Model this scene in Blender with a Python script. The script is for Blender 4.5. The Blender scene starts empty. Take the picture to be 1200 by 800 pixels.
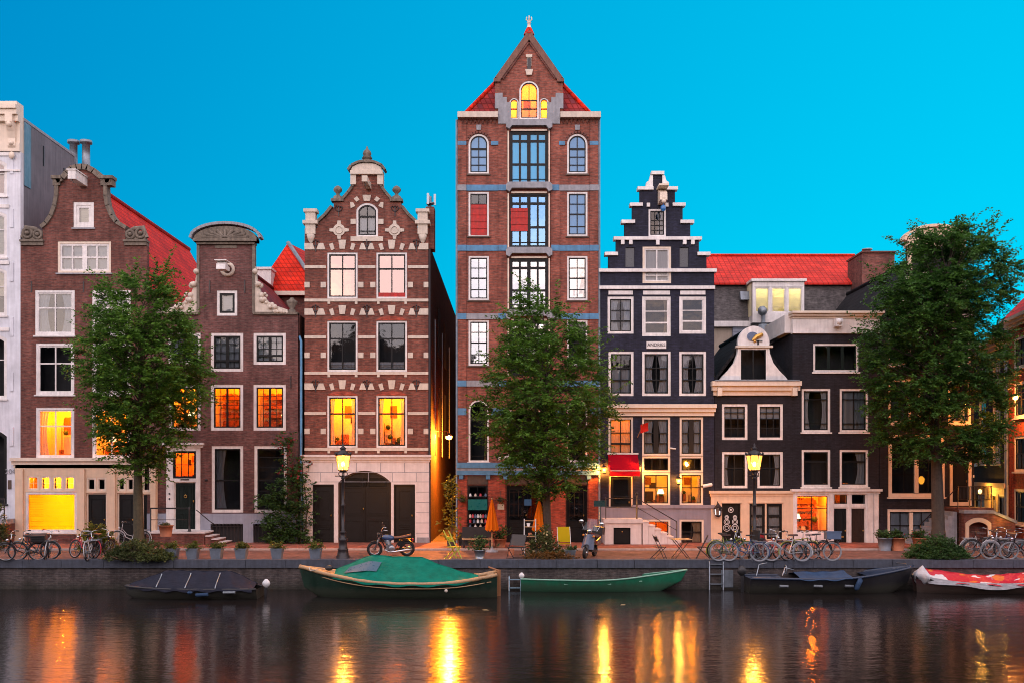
import bpy, math, random
import numpy as np
from mathutils import Vector, Matrix, geometry
random.seed(11)
rng = np.random.default_rng(11)
SC = bpy.context.scene
COL = SC.collection
PI = math.pi
# ---------------------------------------------------------------- camera geometry (metres; facade line at y = 0)
D = 46.0; F = 1200.0; CZ = 3.33; HY = 550.0
def X(px, d=D): return (px - 600.0) / F * d
def Z(py, d=D): return CZ - (py - HY) / F * d
def ground(px, py, z=0.0):
    d = F * (CZ - z) / (py - HY)
    return Vector((X(px, d), d - D, z))

# ---------------------------------------------------------------- materials
def nt(name):
    m = bpy.data.materials.new(name); m.use_nodes = True
    t = m.node_tree; t.nodes.clear()
    o = t.nodes.new('ShaderNodeOutputMaterial')
    return m, t, o
def nd(t, typ, **kw):
    n = t.nodes.new(typ)
    for k, v in kw.items():
        if k.startswith('i_'):
            n.inputs[int(k[2:]) if k[2:].isdigit() else k[2:].replace('_', ' ')].default_value = v
        else: setattr(n, k, v)
    return n
def rgba(c): return (c[0], c[1], c[2], 1.0)
def mixrgb(t, mode, fac, a, b):
    n = nd(t, 'ShaderNodeMix', data_type='RGBA', blend_type=mode)
    if isinstance(fac, (int, float)): n.inputs[0].default_value = fac
    else: t.links.new(fac, n.inputs[0])
    for i, v in ((6, a), (7, b)):
        if isinstance(v, (tuple, list)): n.inputs[i].default_value = rgba(v)
        else: t.links.new(v, n.inputs[i])
    return n.outputs[2]
def noise(t, vec, scale, detail=4, rough=.6):
    n = nd(t, 'ShaderNodeTexNoise'); n.inputs['Scale'].default_value = scale
    n.inputs['Detail'].default_value = detail; n.inputs['Roughness'].default_value = rough
    t.links.new(vec, n.inputs['Vector']); return n.outputs['Fac']
def maprange(t, v, a, b, c, d):
    n = nd(t, 'ShaderNodeMapRange'); t.links.new(v, n.inputs[0])
    for i, q in enumerate((a, b, c, d)): n.inputs[i + 1].default_value = q
    return n.outputs[0]
def pos(t, scale=(1, 1, 1)):
    g = nd(t, 'ShaderNodeNewGeometry')
    m = nd(t, 'ShaderNodeMapping'); m.inputs['Scale'].default_value = scale
    t.links.new(g.outputs['Position'], m.inputs['Vector']); return m.outputs['Vector']
def scalecol(t, col, fac):      # colour * scalar
    n = nd(t, 'ShaderNodeVectorMath', operation='SCALE')
    if isinstance(col, (tuple, list)): n.inputs[0].default_value = col[:3]
    else: t.links.new(col, n.inputs[0])
    t.links.new(fac, n.inputs['Scale']); return n.outputs[0]
def bump(t, h, strength, dist=.02):
    b = nd(t, 'ShaderNodeBump'); b.inputs['Strength'].default_value = strength; b.inputs['Distance'].default_value = dist
    t.links.new(h, b.inputs['Height']); return b.outputs[0]
def bsdf(t, o, col, rough=.6, metal=0, normal=None, spec=.5, coat=0):
    p = nd(t, 'ShaderNodeBsdfPrincipled')
    if isinstance(col, (tuple, list)): p.inputs['Base Color'].default_value = rgba(col)
    else: t.links.new(col, p.inputs['Base Color'])
    if isinstance(rough, (int, float)): p.inputs['Roughness'].default_value = rough
    else: t.links.new(rough, p.inputs['Roughness'])
    p.inputs['Metallic'].default_value = metal; p.inputs['Specular IOR Level'].default_value = spec
    p.inputs['Coat Weight'].default_value = coat
    if normal is not None: t.links.new(normal, p.inputs['Normal'])
    t.links.new(p.outputs[0], o.inputs['Surface']); return p

def plain(name, c, rough=.55, var=.25, scale=6.0, metal=0, bmp=.15, streak=True, coat=0, spec=.5, grime=None):
    """paint, stone, metal: colour broken up by soft patches and by vertical weather streaks"""
    m, t, o = nt(name)
    n1 = noise(t, pos(t), scale, 5, .65)
    f = maprange(t, n1, .25, .75, 1 - var, 1 + var * .6)
    col = scalecol(t, c, f)
    if streak:
        n2 = noise(t, pos(t, (9, 9, .7)), 1.0, 3, .5)
        f2 = maprange(t, n2, .35, .75, 1.0, 1 - var * .8)
        col = scalecol(t, col, f2)
    if grime is not None:      # scum line and drips above the water
        s2 = nd(t, 'ShaderNodeSeparateXYZ'); t.links.new(pos(t), s2.inputs[0]); a2 = nd(t, 'ShaderNodeMath', operation='MULTIPLY_ADD'); t.links.new(noise(t, pos(t, (3, 3, .8)), 1.5, 5), a2.inputs[0]); a2.inputs[1].default_value = -.35; t.links.new(s2.outputs[2], a2.inputs[2])
        col = mixrgb(t, 'MIX', maprange(t, a2.outputs[0], grime - .14, grime + .06, .55, 0), col, (.045, .045, .03)); col = mixrgb(t, 'MIX', maprange(t, noise(t, pos(t, (2, 2, 14)), 2.5, 5), .6, .75, 0, .35), col, (.12, .13, .11))
    nn = bump(t, noise(t, pos(t), scale * 9, 3), bmp, .01)
    r = maprange(t, n1, .2, .8, max(.05, rough - .1), min(1, rough + .12))
    bsdf(t, o, col, r, metal, nn, coat=coat, spec=spec); return m

def brickmat(name, c1, c2, mortar, bw=.21, rh=.065, patch=.3, rough=.8, soot=.42, algae=None):
    m, t, o = nt(name)
    g = nd(t, 'ShaderNodeNewGeometry')
    s = nd(t, 'ShaderNodeSeparateXYZ'); t.links.new(g.outputs['Position'], s.inputs[0])
    a = nd(t, 'ShaderNodeMath', operation='ADD'); t.links.new(s.outputs[0], a.inputs[0]); t.links.new(s.outputs[1], a.inputs[1])
    c = nd(t, 'ShaderNodeCombineXYZ'); t.links.new(a.outputs[0], c.inputs[0]); t.links.new(s.outputs[2], c.inputs[1])
    b = nd(t, 'ShaderNodeTexBrick'); t.links.new(c.outputs[0], b.inputs['Vector'])
    b.inputs['Color1'].default_value = rgba(c1); b.inputs['Color2'].default_value = rgba(c2); b.inputs['Mortar'].default_value = rgba(mortar)
    b.inputs['Scale'].default_value = 1; b.inputs['Mortar Size'].default_value = .009; b.inputs['Bias'].default_value = -.1
    b.inputs['Brick Width'].default_value = bw; b.inputs['Row Height'].default_value = rh
    n1 = noise(t, pos(t), .8, 7, .72); f1 = maprange(t, n1, .3, .72, 1 - patch * 1.4, 1 + patch * 1.3)
    n2 = noise(t, pos(t, (3.2, 3.2, .35)), 1.0, 4, .6); f2 = maprange(t, n2, .42, .75, 1.0, 1 - soot)
    n3 = noise(t, pos(t, (4.4, 4.4, 14)), 1.0, 3, .6); f3 = maprange(t, n3, .3, .7, .55, 1.45)
    col = scalecol(t, scalecol(t, scalecol(t, b.outputs['Color'], f1), f2), f3)
    nn = bump(t, b.outputs['Fac'], -.35, .01)
    if algae is not None:      # green slime and wet dark stone just above the waterline
        s2 = nd(t, 'ShaderNodeSeparateXYZ'); t.links.new(pos(t), s2.inputs[0]); a2 = nd(t, 'ShaderNodeMath', operation='MULTIPLY_ADD'); t.links.new(noise(t, pos(t, (1.5, 1, 1)), 1.6, 4), a2.inputs[0]); a2.inputs[1].default_value = -.6; t.links.new(s2.outputs[2], a2.inputs[2])
        col = mixrgb(t, 'MIX', maprange(t, a2.outputs[0], algae - .35, algae, .55, 0), col, (.014, .018, .008))
    bsdf(t, o, col, rough, 0, nn, spec=.3); return m

def tilemat(name, c1, c2, tw=.24, th=.27, flatroof=False, rough=.6):
    """pantiles: rolled columns and stepped courses"""
    m, t, o = nt(name)
    g = nd(t, 'ShaderNodeNewGeometry')
    s = nd(t, 'ShaderNodeSeparateXYZ'); t.links.new(g.outputs['Position'], s.inputs[0])
    a = nd(t, 'ShaderNodeMath', operation='ADD'); t.links.new(s.outputs[0], a.inputs[0]); t.links.new(s.outputs[1], a.inputs[1])
    c = nd(t, 'ShaderNodeCombineXYZ'); t.links.new(a.outputs[0], c.inputs[0]); t.links.new(s.outputs[2], c.inputs[1])
    if flatroof: t.links.new(s.outputs[0], c.inputs[0]); t.links.new(s.outputs[1], c.inputs[1])
    b = nd(t, 'ShaderNodeTexBrick', offset=0.0); t.links.new(c.outputs[0], b.inputs['Vector'])
    b.inputs['Color1'].default_value = rgba(c1); b.inputs['Color2'].default_value = rgba(c2)
    b.inputs['Mortar'].default_value = rgba(tuple(v * .4 for v in c1)); b.inputs['Scale'].default_value = 1
    b.inputs['Mortar Size'].default_value = .04; b.inputs['Mortar Smooth'].default_value = .9; b.inputs['Brick Width'].default_value = tw; b.inputs['Row Height'].default_value = th
    n1 = noise(t, pos(t), .9, 6, .75); f1 = maprange(t, n1, .3, .72, .5, 1.25)
    n2 = noise(t, pos(t), 3.0, 5, .65); col = mixrgb(t, 'MIX', maprange(t, n2, .50, .72, 0, .65), scalecol(t, b.outputs['Color'], f1), tuple(v * .35 + .02 for v in c1))
    bsdf(t, o, col, rough, 0, bump(t, b.outputs['Fac'], -.8, .06), spec=.06); return m

def glassmat(name, refl=.13, tint=(.9, .93, .95), gc=(1, 1, 1)):
    m, t, o = nt(name)
    fr = nd(t, 'ShaderNodeFresnel'); fr.inputs[0].default_value = 1.5
    f = maprange(t, fr.outputs[0], .04, 1, refl, 1)
    tr = nd(t, 'ShaderNodeBsdfTransparent'); tr.inputs[0].default_value = rgba(tint)
    gl = nd(t, 'ShaderNodeBsdfGlossy'); gl.inputs['Roughness'].default_value = .03; gl.inputs['Color'].default_value = rgba(gc)
    t.links.new(bump(t, noise(t, pos(t), 1.7, 2), .14, .02), gl.inputs['Normal'])
    mx = nd(t, 'ShaderNodeMixShader'); t.links.new(f, mx.inputs[0]); t.links.new(tr.outputs[0], mx.inputs[1]); t.links.new(gl.outputs[0], mx.inputs[2])
    t.links.new(mx.outputs[0], o.inputs[0]); return m

def emitmat(name, c, s, clear=0.0):
    """a lit lamp glass: glows, and lets the bulb inside shine through by the share 'clear'"""
    m, t, o = nt(name)
    e = nd(t, 'ShaderNodeEmission'); e.inputs[0].default_value = rgba(c); e.inputs[1].default_value = s
    if clear > 0:
        tr = nd(t, 'ShaderNodeBsdfTransparent')
        mx = nd(t, 'ShaderNodeMixShader'); mx.inputs[0].default_value = clear
        t.links.new(e.outputs[0], mx.inputs[1]); t.links.new(tr.outputs[0], mx.inputs[2]); t.links.new(mx.outputs[0], o.inputs[0])
    else: t.links.new(e.outputs[0], o.inputs[0])
    m.cycles.emission_sampling = 'NONE'
    return m

def leafmat(name, dark, light):
    m, t, o = nt(name)
    g = nd(t, 'ShaderNodeNewGeometry')
    n1 = noise(t, pos(t), 1.3, 3)
    r = nd(t, 'ShaderNodeMath', operation='MULTIPLY_ADD'); t.links.new(g.outputs['Random Per Island'], r.inputs[0]); r.inputs[1].default_value = .6
    mm = maprange(t, n1, .35, .68, -.05, .45); t.links.new(mm, r.inputs[2])
    col = mixrgb(t, 'MIX', r.outputs[0], dark, light)
    p = nd(t, 'ShaderNodeBsdfPrincipled'); t.links.new(col, p.inputs['Base Color']); p.inputs['Roughness'].default_value = .5; p.inputs['Specular IOR Level'].default_value = .3
    tl = nd(t, 'ShaderNodeBsdfTranslucent'); t.links.new(scalecol(t, col, maprange(t, n1, 0, 1, 1.3, 1.5)), tl.inputs[0])
    mx = nd(t, 'ShaderNodeMixShader'); mx.inputs[0].default_value = .38
    t.links.new(p.outputs[0], mx.inputs[1]); t.links.new(tl.outputs[0], mx.inputs[2]); t.links.new(mx.outputs[0], o.inputs[0]); return m

def clothmat(name, c, tl=.35):
    m, t, o = nt(name)
    d = nd(t, 'ShaderNodeBsdfDiffuse'); d.inputs[0].default_value = rgba(c)
    l = nd(t, 'ShaderNodeBsdfTranslucent'); l.inputs[0].default_value = rgba(c)
    mx = nd(t, 'ShaderNodeMixShader'); mx.inputs[0].default_value = tl
    t.links.new(d.outputs[0], mx.inputs[1]); t.links.new(l.outputs[0], mx.inputs[2]); t.links.new(mx.outputs[0], o.inputs[0]); return m

class M: pass
M.brick_brown = brickmat('brick_brown', (0.193, 0.064, 0.047), (0.131, 0.043, 0.034), (0.135, 0.079, 0.066))
M.brick_plum = brickmat('brick_plum', (0.170, 0.067, 0.059), (0.116, 0.047, 0.043), (0.135, 0.089, 0.079))
M.brick_stripe = brickmat('brick_stripe', (0.243, 0.074, 0.048), (0.153, 0.047, 0.034), (0.153, 0.084, 0.066))
M.brick_tower = brickmat('brick_tower', (0.305, 0.086, 0.055), (0.215, 0.060, 0.042), (0.189, 0.094, 0.074))
M.brick_slate = brickmat('brick_slate', (.024, .026, .050), (.017, .019, .038), (.015, .016, .027), patch=.3)
M.brick_black = brickmat('brick_black', (.020, .019, .027), (.014, .013, .020), (.011, .011, .015), patch=.3)
M.brick_red = brickmat('brick_red', (.42, .075, .040), (.33, .055, .03), (.25, .08, .055), patch=.2)
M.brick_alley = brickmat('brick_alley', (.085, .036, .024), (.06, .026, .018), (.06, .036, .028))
M.brick_quay = brickmat('brick_quay', (.075, .056, .05), (.05, .042, .042), (.085, .075, .07), patch=.45, soot=.5, algae=-.95)
M.brick_paving = brickmat('brick_paving', (.36, .12, .078), (.25, .085, .058), (.18, .09, .07), bw=.2, rh=.1, patch=.45)
M.brick_grey = brickmat('brick_grey', (.11, .10, .10), (.085, .078, .08), (.10, .095, .095), bw=.3, rh=.14, patch=.25)
M.tile_red = tilemat('tile_red', (.78, .035, .014), (.62, .025, .012))
M.tile_rear = tilemat('tile_rear', (.72, .045, .03), (.58, .035, .025), .30, .34, True)
M.tile_dark = tilemat('tile_dark', (.028, .028, .031), (.02, .02, .023), rough=.85)
M.tile_plum = tilemat('tile_plum', (.40, .045, .04), (.14, .04, .055))
M.white = plain('white_paint', (.78, .75, .73), .5, .24, 2.2)
M.cream = plain('cream_paint', (.74, .62, .50), .5, .12, 3)
M.creamwarm = plain('cream_render', (.72, .53, .37), .6, .14, 2.5)
M.whitewash = plain('whitewash', (.70, .72, .78), .7, .25, 1.1)
M.stone = plain('cream_stone', (.62, .54, .45), .75, .2, 5)
M.stone_old = plain('weathered_stone', (.20, .165, .13), .85, .5, 7, bmp=.5)
M.stone_pale = plain('pale_ashlar', (.70, .64, .625), .7, .16, 3)
M.stone_blue = plain('blue_stone', (.09, .25, .43), .7, .3, 4)
M.stone_grey = plain('grey_stone', (.30, .31, .34), .75, .3, 5)
M.plaster_blue = plain('blue_grey_plaster', (.31, .34, .42), .75, .2, 2)
M.plaster_mauve = plain('mauve_plaster', (.27, .245, .29), .75, .18, 2)
M.cement = plain('grey_cement', (.17, .17, .195), .85, .35, .9)
M.beige = plain('beige_render', (.42, .35, .28), .8, .2, 2)
M.coping = plain('coping_stone', (.065, .075, .10), .75, .4, 5, bmp=.4)
M.kerb = plain('kerb_stone', (.42, .34, .31), .75, .25, 4)
M.ground = plain('ground_soil', (.08, .07, .06), .9, .3, .5)
M.black = plain('black_paint', (.009, .0095, .010), .45, .2, 6, streak=False, spec=.22)
M.blackgreen = plain('dark_green_paint', (.006, .014, .012), .45, .2, 6, streak=False, spec=.25)
M.iron = plain('cast_iron', (.018, .014, .016), .4, .3, 12, streak=False)
M.brown = plain('brown_paint', (.09, .055, .038), .5, .25, 8)
M.oak = plain('dark_oak', (.035, .017, .010), .5, .3, 10, spec=.3)
M.wood = plain('varnished_wood', (.34, .15, .065), .35, .3, 14, streak=False)
M.teak = plain('teak', (.42, .26, .13), .5, .3, 14, streak=False)
M.zinc = plain('zinc', (.25, .29, .33), .4, .3, 5, metal=.6)
M.steel = plain('galvanised_steel', (.34, .38, .42), .4, .2, 8, metal=.8)
M.chrome = plain('chrome', (.62, .64, .66), .18, .1, 8, metal=1, streak=False)
M.brass = plain('brass', (.62, .36, .10), .3, .2, 8, metal=1, streak=False)
M.gold = plain('gilding', (.75, .42, .10), .35, .2, 8, metal=.7, streak=False)
M.rubber = plain('rubber', (.014, .014, .015), .7, .2, 20, streak=False)
M.plastic_white = plain('white_plastic', (.7, .7, .69), .35, .08, 6, streak=False)
M.plastic_black = plain('black_plastic', (.02, .02, .022), .45, .15, 8, streak=False)
M.leather = plain('brown_leather', (.085, .04, .03), .5, .25, 20, streak=False)
M.terracotta = plain('terracotta', (.40, .15, .075), .75, .25, 8)
M.pot_grey = plain('grey_glazed_pot', (.15, .18, .22), .5, .2, 8)
M.bark = plain('bark', (.075, .058, .045), .9, .5, 9, bmp=.9)
M.bark_green = plain('mossy_bark', (.085, .072, .04), .9, .5, 9, bmp=.9)
M.leaf_elm = leafmat('elm_leaves', (.018, .062, .012), (.150, .31, .038))
M.leaf_elm_dark = leafmat('dark_elm_leaves', (.014, .052, .014), (.095, .22, .034))
M.leaf_bush = leafmat('bush_leaves', (.030, .050, .018), (.12, .15, .045))
M.leaf_hedge = leafmat('hedge_leaves', (.018, .055, .018), (.075, .15, .035))
M.leaf_yellow = leafmat('yellow_green_leaves', (.06, .085, .012), (.22, .22, .03))
M.leaf_fern = leafmat('fern_leaves', (.035, .06, .012), (.14, .17, .03))
M.petal_red = leafmat('red_petals', (.20, .015, .03), (.42, .05, .08))
M.petal_pale = leafmat('pale_petals', (.5, .4, .2), (.7, .6, .35))
M.glass = glassmat('window_glass', .065)
M.glass_tint = glassmat('blue_tinted_glass', .34, (.8, .88, .95), (.32, .62, 1))
M.glass_clear = glassmat('clear_glass', .03)
M.glass_sky = glassmat('sky_lit_glass', .31)
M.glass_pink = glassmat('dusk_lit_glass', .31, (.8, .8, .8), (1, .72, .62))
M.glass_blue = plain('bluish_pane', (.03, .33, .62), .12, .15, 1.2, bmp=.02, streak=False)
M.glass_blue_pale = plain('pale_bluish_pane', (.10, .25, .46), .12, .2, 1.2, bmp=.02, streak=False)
M.room_dark = plain('dim_room', (.045, .043, .045), .9, .4, 1.5)
M.room_warm = plain('lit_room_wall', (.78, .66, .48), .8, .18, 1.3, streak=False)
M.room_yellow = plain('yellow_room_wall', (.86, .78, .50), .8, .05, 1.0, streak=False)
M.room_red = plain('orange_room_wall', (.72, .38, .2), .8, .25, 1.6, streak=False)
M.book = plain('book_spines', (.28, .09, .04), .7, .8, 16, streak=False)
M.curtain = clothmat('white_net_curtain', (.46, .49, .55))
M.curtain_warm = clothmat('warm_curtain', (.78, .66, .5))
M.curtain_tan = clothmat('tan_curtain', (.45, .33, .22))
M.blind_pink = clothmat('pale_pink_blind', (.55, .40, .39), .1)
M.blind_cream = clothmat('cream_blind', (.60, .54, .43), .1)
M.blind_red = plain('red_blind', (.50, .016, .010), .6, .45, 7)
M.awning = clothmat('red_awning_cloth', (.36, .008, .022), .3)
M.parasol = clothmat('orange_parasol_cloth', (.85, .22, .015), .35)
M.flag = clothmat('red_flag_cloth', (.60, .03, .02), .3)
M.lampglass = emitmat('lit_lantern_glass', (1, .42, .05), 4.0, .66)
M.bulb = emitmat('lit_bulb', (1, .52, .10), 34, .8)
M.blind_lit = clothmat('backlit_cream_blind', (.92, .88, .66), .85)
M.blind_yellow = clothmat('backlit_yellow_blind', (.95, .86, .10), .85)
M.shade = emitmat('lit_lamp_shade', (1, .72, .28), 3.2, .3)
M.letter = plain('black_lettering', (.02, .02, .022), .6, .05, 6, streak=False)
M.stone_brown = plain('brown_stone', (.20, .10, .075), .85, .35, 6, bmp=.4)
M.shade_dim = emitmat('dim_orange_shade', (1, .35, .03), .9, .2)
def paint(name, c, rough=.3): return plain(name, c, rough, .12, 8, streak=False, bmp=.03, coat=.25)

# ---------------------------------------------------------------- mesh builder
def inside(p, l):
    c = False; n = len(l); j = n - 1
    for i in range(n):
        if (l[i][1] > p[1]) != (l[j][1] > p[1]) and p[0] < (l[j][0] - l[i][0]) * (p[1] - l[i][1]) / (l[j][1] - l[i][1]) + l[i][0]: c = not c
        j = i
    return c
def fill(loops):
    """triangles of an outline with holes"""
    V = []; E = []
    for l in loops:
        o = len(V); n = len(l); V += [Vector((p[0], p[1])) for p in l]; E += [(o + i, o + (i + 1) % n) for i in range(n)]
    P, _, T, _, _, _ = geometry.delaunay_2d_cdt(V, E, [], 0, 1e-5)
    out = []
    for t in T:
        c = (sum(P[i].x for i in t) / len(t), sum(P[i].y for i in t) / len(t))
        if inside(c, loops[0]) and not any(inside(c, h) for h in loops[1:]): out.append(t)
    return P, out
class MB:
    def __init__(s): s.v = []; s.f = []; s.mi = []; s.sm = []
    def add(s, vs, fs, m=0, smooth=False):
        o = len(s.v); s.v.extend([tuple(p) for p in vs])
        for f in fs: s.f.append(tuple(i + o for i in f)); s.mi.append(m); s.sm.append(smooth)
        return s
    def box(s, x0, x1, y0, y1, z0, z1, m=0):
        if x0 > x1: x0, x1 = x1, x0
        if y0 > y1: y0, y1 = y1, y0
        if z0 > z1: z0, z1 = z1, z0
        v = [(x0, y0, z0), (x1, y0, z0), (x1, y1, z0), (x0, y1, z0), (x0, y0, z1), (x1, y0, z1), (x1, y1, z1), (x0, y1, z1)]
        return s.add(v, [(0, 3, 2, 1), (4, 5, 6, 7), (0, 1, 5, 4), (1, 2, 6, 5), (2, 3, 7, 6), (3, 0, 4, 7)], m)
    def prism(s, loops, y0, y1, m=0):
        """outline (first loop) with holes (other loops) in x-z, extruded from y0 to y1"""
        P, tri = fill(loops); m_ = len(P)
        s.add([(p[0], y0, p[1]) for p in P] + [(p[0], y1, p[1]) for p in P], [tuple(t) for t in tri] + [tuple(i + m_ for i in reversed(t)) for t in tri], m)
        flat = [p for l in loops for p in l]; n = len(flat)
        v = [(p[0], y0, p[1]) for p in flat] + [(p[0], y1, p[1]) for p in flat]
        f = []; k = 0
        for l in loops:
            c = len(l)
            for i in range(c): f.append((k + i, k + (i + 1) % c, k + (i + 1) % c + n, k + i + n))
            k += c
        return s.add(v, f, m)
    def hprism(s, loop, z0, z1, m=0):
        n = len(loop); v = [(p[0], p[1], z0) for p in loop] + [(p[0], p[1], z1) for p in loop]
        tri = geometry.tessellate_polygon([[Vector((p[0], p[1], 0)) for p in loop]])
        f = [tuple(t) for t in tri] + [tuple(i + n for i in t) for t in tri]
        f += [(i, (i + 1) % n, (i + 1) % n + n, i + n) for i in range(n)]
        return s.add(v, f, m)
    def xprism(s, loop, x0, x1, m=0):          # outline in y-z, extruded along x
        n = len(loop); v = [(x0, p[0], p[1]) for p in loop] + [(x1, p[0], p[1]) for p in loop]
        tri = geometry.tessellate_polygon([[Vector((p[0], p[1], 0)) for p in loop]])
        f = [tuple(t) for t in tri] + [tuple(i + n for i in t) for t in tri]
        f += [(i, (i + 1) % n, (i + 1) % n + n, i + n) for i in range(n)]
        return s.add(v, f, m)
    def tube(s, pts, r, n=8, m=0, closed=False, smooth=True):
        pts = [Vector(p) for p in pts]; k = len(pts)
        rs = r if isinstance(r, (list, tuple)) else [r] * k
        v = []; prev = None
        for i, p in enumerate(pts):
            if closed: t = pts[(i + 1) % k] - pts[i - 1]
            else: t = pts[min(i + 1, k - 1)] - pts[max(i - 1, 0)]
            t.normalize()
            if prev is None: a = t.orthogonal().normalized()
            else:
                a = prev - t * prev.dot(t)
                a = a.normalized() if a.length > 1e-6 else t.orthogonal().normalized()
            prev = a; b = t.cross(a)
            for j in range(n):
                w = 2 * PI * j / n; v.append(p + (a * math.cos(w) + b * math.sin(w)) * rs[i])
        f = []
        for i in range(k if closed else k - 1):
            i2 = (i + 1) % k
            for j in range(n): f.append((i * n + j, i * n + (j + 1) % n, i2 * n + (j + 1) % n, i2 * n + j))
        s.add(v, f, m, smooth)
        if not closed:
            o = len(s.v) - len(v)
            for base in (0, (k - 1) * n): s.f.append(tuple(o + base + j for j in range(n))); s.mi.append(m); s.sm.append(False)
        return s
    def lathe(s, c, prof, n=16, m=0, smooth=True, sq=False):
        v = []; k = len(prof)
        for r, z in prof:
            for j in range(n):
                w = 2 * PI * (j + (.5 if sq else 0)) / n; v.append((c[0] + r * math.cos(w), c[1] + r * math.sin(w), c[2] + z))
        f = [(i * n + j, i * n + (j + 1) % n, (i + 1) * n + (j + 1) % n, (i + 1) * n + j) for i in range(k - 1) for j in range(n)]
        f += [tuple(range(n)), tuple((k - 1) * n + j for j in range(n))]
        return s.add(v, f, m, smooth)
    def ball(s, c, r, n=12, m=0, sc=(1, 1, 1)):
        k = max(4, n // 2); v = []; 
        for i in range(k + 1):
            a = PI * i / k
            for j in range(n):
                w = 2 * PI * j / n
                v.append((c[0] + r * sc[0] * math.sin(a) * math.cos(w), c[1] + r * sc[1] * math.sin(a) * math.sin(w), c[2] + r * sc[2] * math.cos(a)))
        f = [(i * n + j, i * n + (j + 1) % n, (i + 1) * n + (j + 1) % n, (i + 1) * n + j) for i in range(k) for j in range(n)]
        return s.add(v, f, m, True)
    def torus(s, c, R, r, axis='y', n=28, k=6, m=0):
        pts = []
        for i in range(n):
            w = 2 * PI * i / n; a, b = R * math.cos(w), R * math.sin(w)
            pts.append({'y': (c[0] + a, c[1], c[2] + b), 'x': (c[0], c[1] + a, c[2] + b), 'z': (c[0] + a, c[1] + b, c[2])}[axis])
        return s.tube(pts, r, k, m, True)
    def grid(s, fn, nu, nv, m=0, smooth=True):
        v = [fn(i / nu, j / nv) for j in range(nv + 1) for i in range(nu + 1)]
        f = [(j * (nu + 1) + i, j * (nu + 1) + i + 1, (j + 1) * (nu + 1) + i + 1, (j + 1) * (nu + 1) + i) for j in range(nv) for i in range(nu)]
        return s.add(v, f, m, smooth)
    def build(s, name, mats, parent=None):
        me = bpy.data.meshes.new(name)
        if not isinstance(mats, (list, tuple)): mats = [mats]
        for q in mats: me.materials.append(q)
        a = np.array(s.v, dtype=float)
        if parent is not None:
            r = parent
            while r.parent is not None: r = r.parent
            org = np.array(r.location)
        else: org = np.array(((a[:, 0].min() + a[:, 0].max()) / 2, (a[:, 1].min() + a[:, 1].max()) / 2, a[:, 2].min()))
        me.from_pydata((a - org).tolist(), [], s.f)
        me.polygons.foreach_set('material_index', s.mi); me.polygons.foreach_set('use_smooth', s.sm)
        me.update()
        o = bpy.data.objects.new(name, me); COL.objects.link(o)
        if parent is not None: o.parent = parent
        else: o.location = Vector(org)
        return o

def tag(o, label=None, cat=None, group=None, kind=None):
    for k, v in (('label', label), ('category', cat), ('group', group), ('kind', kind)):
        if v: o[k] = v
    return o
def thing(name, label, cat, loc=(0, 0, 0), group=None):
    o = bpy.data.objects.new(name, None); o.empty_display_size = .2; COL.objects.link(o); o.location = loc
    return tag(o, label, cat, group)
def place(o, p, rz=0.0, rx=0.0, ry=0.0):
    o.location = Vector(p); o.rotation_euler = (rx, ry, rz); return o
def copy_tree(o, parent=None):
    c = o.copy(); COL.objects.link(c); c.parent = parent
    for ch in list(o.children): copy_tree(ch, c)
    return c
def light(name, loc, energy, color, r=.08):
    l = bpy.data.lights.new(name, 'POINT'); l.energy = energy; l.color = color; l.shadow_soft_size = r
    o = bpy.data.objects.new(name, l); COL.objects.link(o); o.location = loc; return o
SKY_L, SKY_R = (0.0, .138, .385), (0.0, .345, .585)
SKY_SR = (1.35, 1.15, 1.2)
SKY_S, SKY_Z = (.65, .60, .68), (.92, .84, .90)
SKY_B0, SKY_B1 = (1.55, 1.30, 1.30), (1.75, 1.58, 1.68)
WATER_ROUGH, WATER_BUMP = .125, .19
LAMP_W = 950
EXPO = .6
SUN_E = .4
# ---------------------------------------------------------------- camera, sky, sun
cam = bpy.data.cameras.new('camera'); co = bpy.data.objects.new('camera', cam); COL.objects.link(co)
co.location = (0, -D, CZ); co.rotation_euler = (PI / 2, 0, 0)
cam.sensor_fit = 'HORIZONTAL'; cam.sensor_width = 36; cam.lens = 36; cam.shift_y = .125
cam.clip_start = .1; cam.clip_end = 3000
SC.camera = co
SC.view_settings.view_transform = 'Standard'; SC.view_settings.look = 'None'
SC.view_settings.exposure = EXPO; SC.view_settings.gamma = 1
SC.render.engine = 'CYCLES'
SC.cycles.use_denoising = True; SC.cycles.filter_width = 1.0
SC.cycles.max_bounces = 8; SC.cycles.transparent_max_bounces = 12
SC.cycles.sample_clamp_indirect = 6
SC.cycles.caustics_reflective = False; SC.cycles.caustics_refractive = False

ELEV, ROT = math.radians(12), math.radians(200)
w = bpy.data.worlds.new('World'); SC.world = w; w.use_nodes = True
t = w.node_tree; t.nodes.clear()
out = nd(t, 'ShaderNodeOutputWorld'); bg = nd(t, 'ShaderNodeBackground')
sky = nd(t, 'ShaderNodeTexSky', sky_type='NISHITA'); sky.sun_disc = False
sky.sun_elevation = ELEV; sky.sun_rotation = ROT; sky.air_density = 1.0; sky.dust_density = .6; sky.ozone_density = 4.0
tc = nd(t, 'ShaderNodeTexCoord'); sp = nd(t, 'ShaderNodeSeparateXYZ'); t.links.new(tc.outputs['Generated'], sp.inputs[0])
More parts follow.
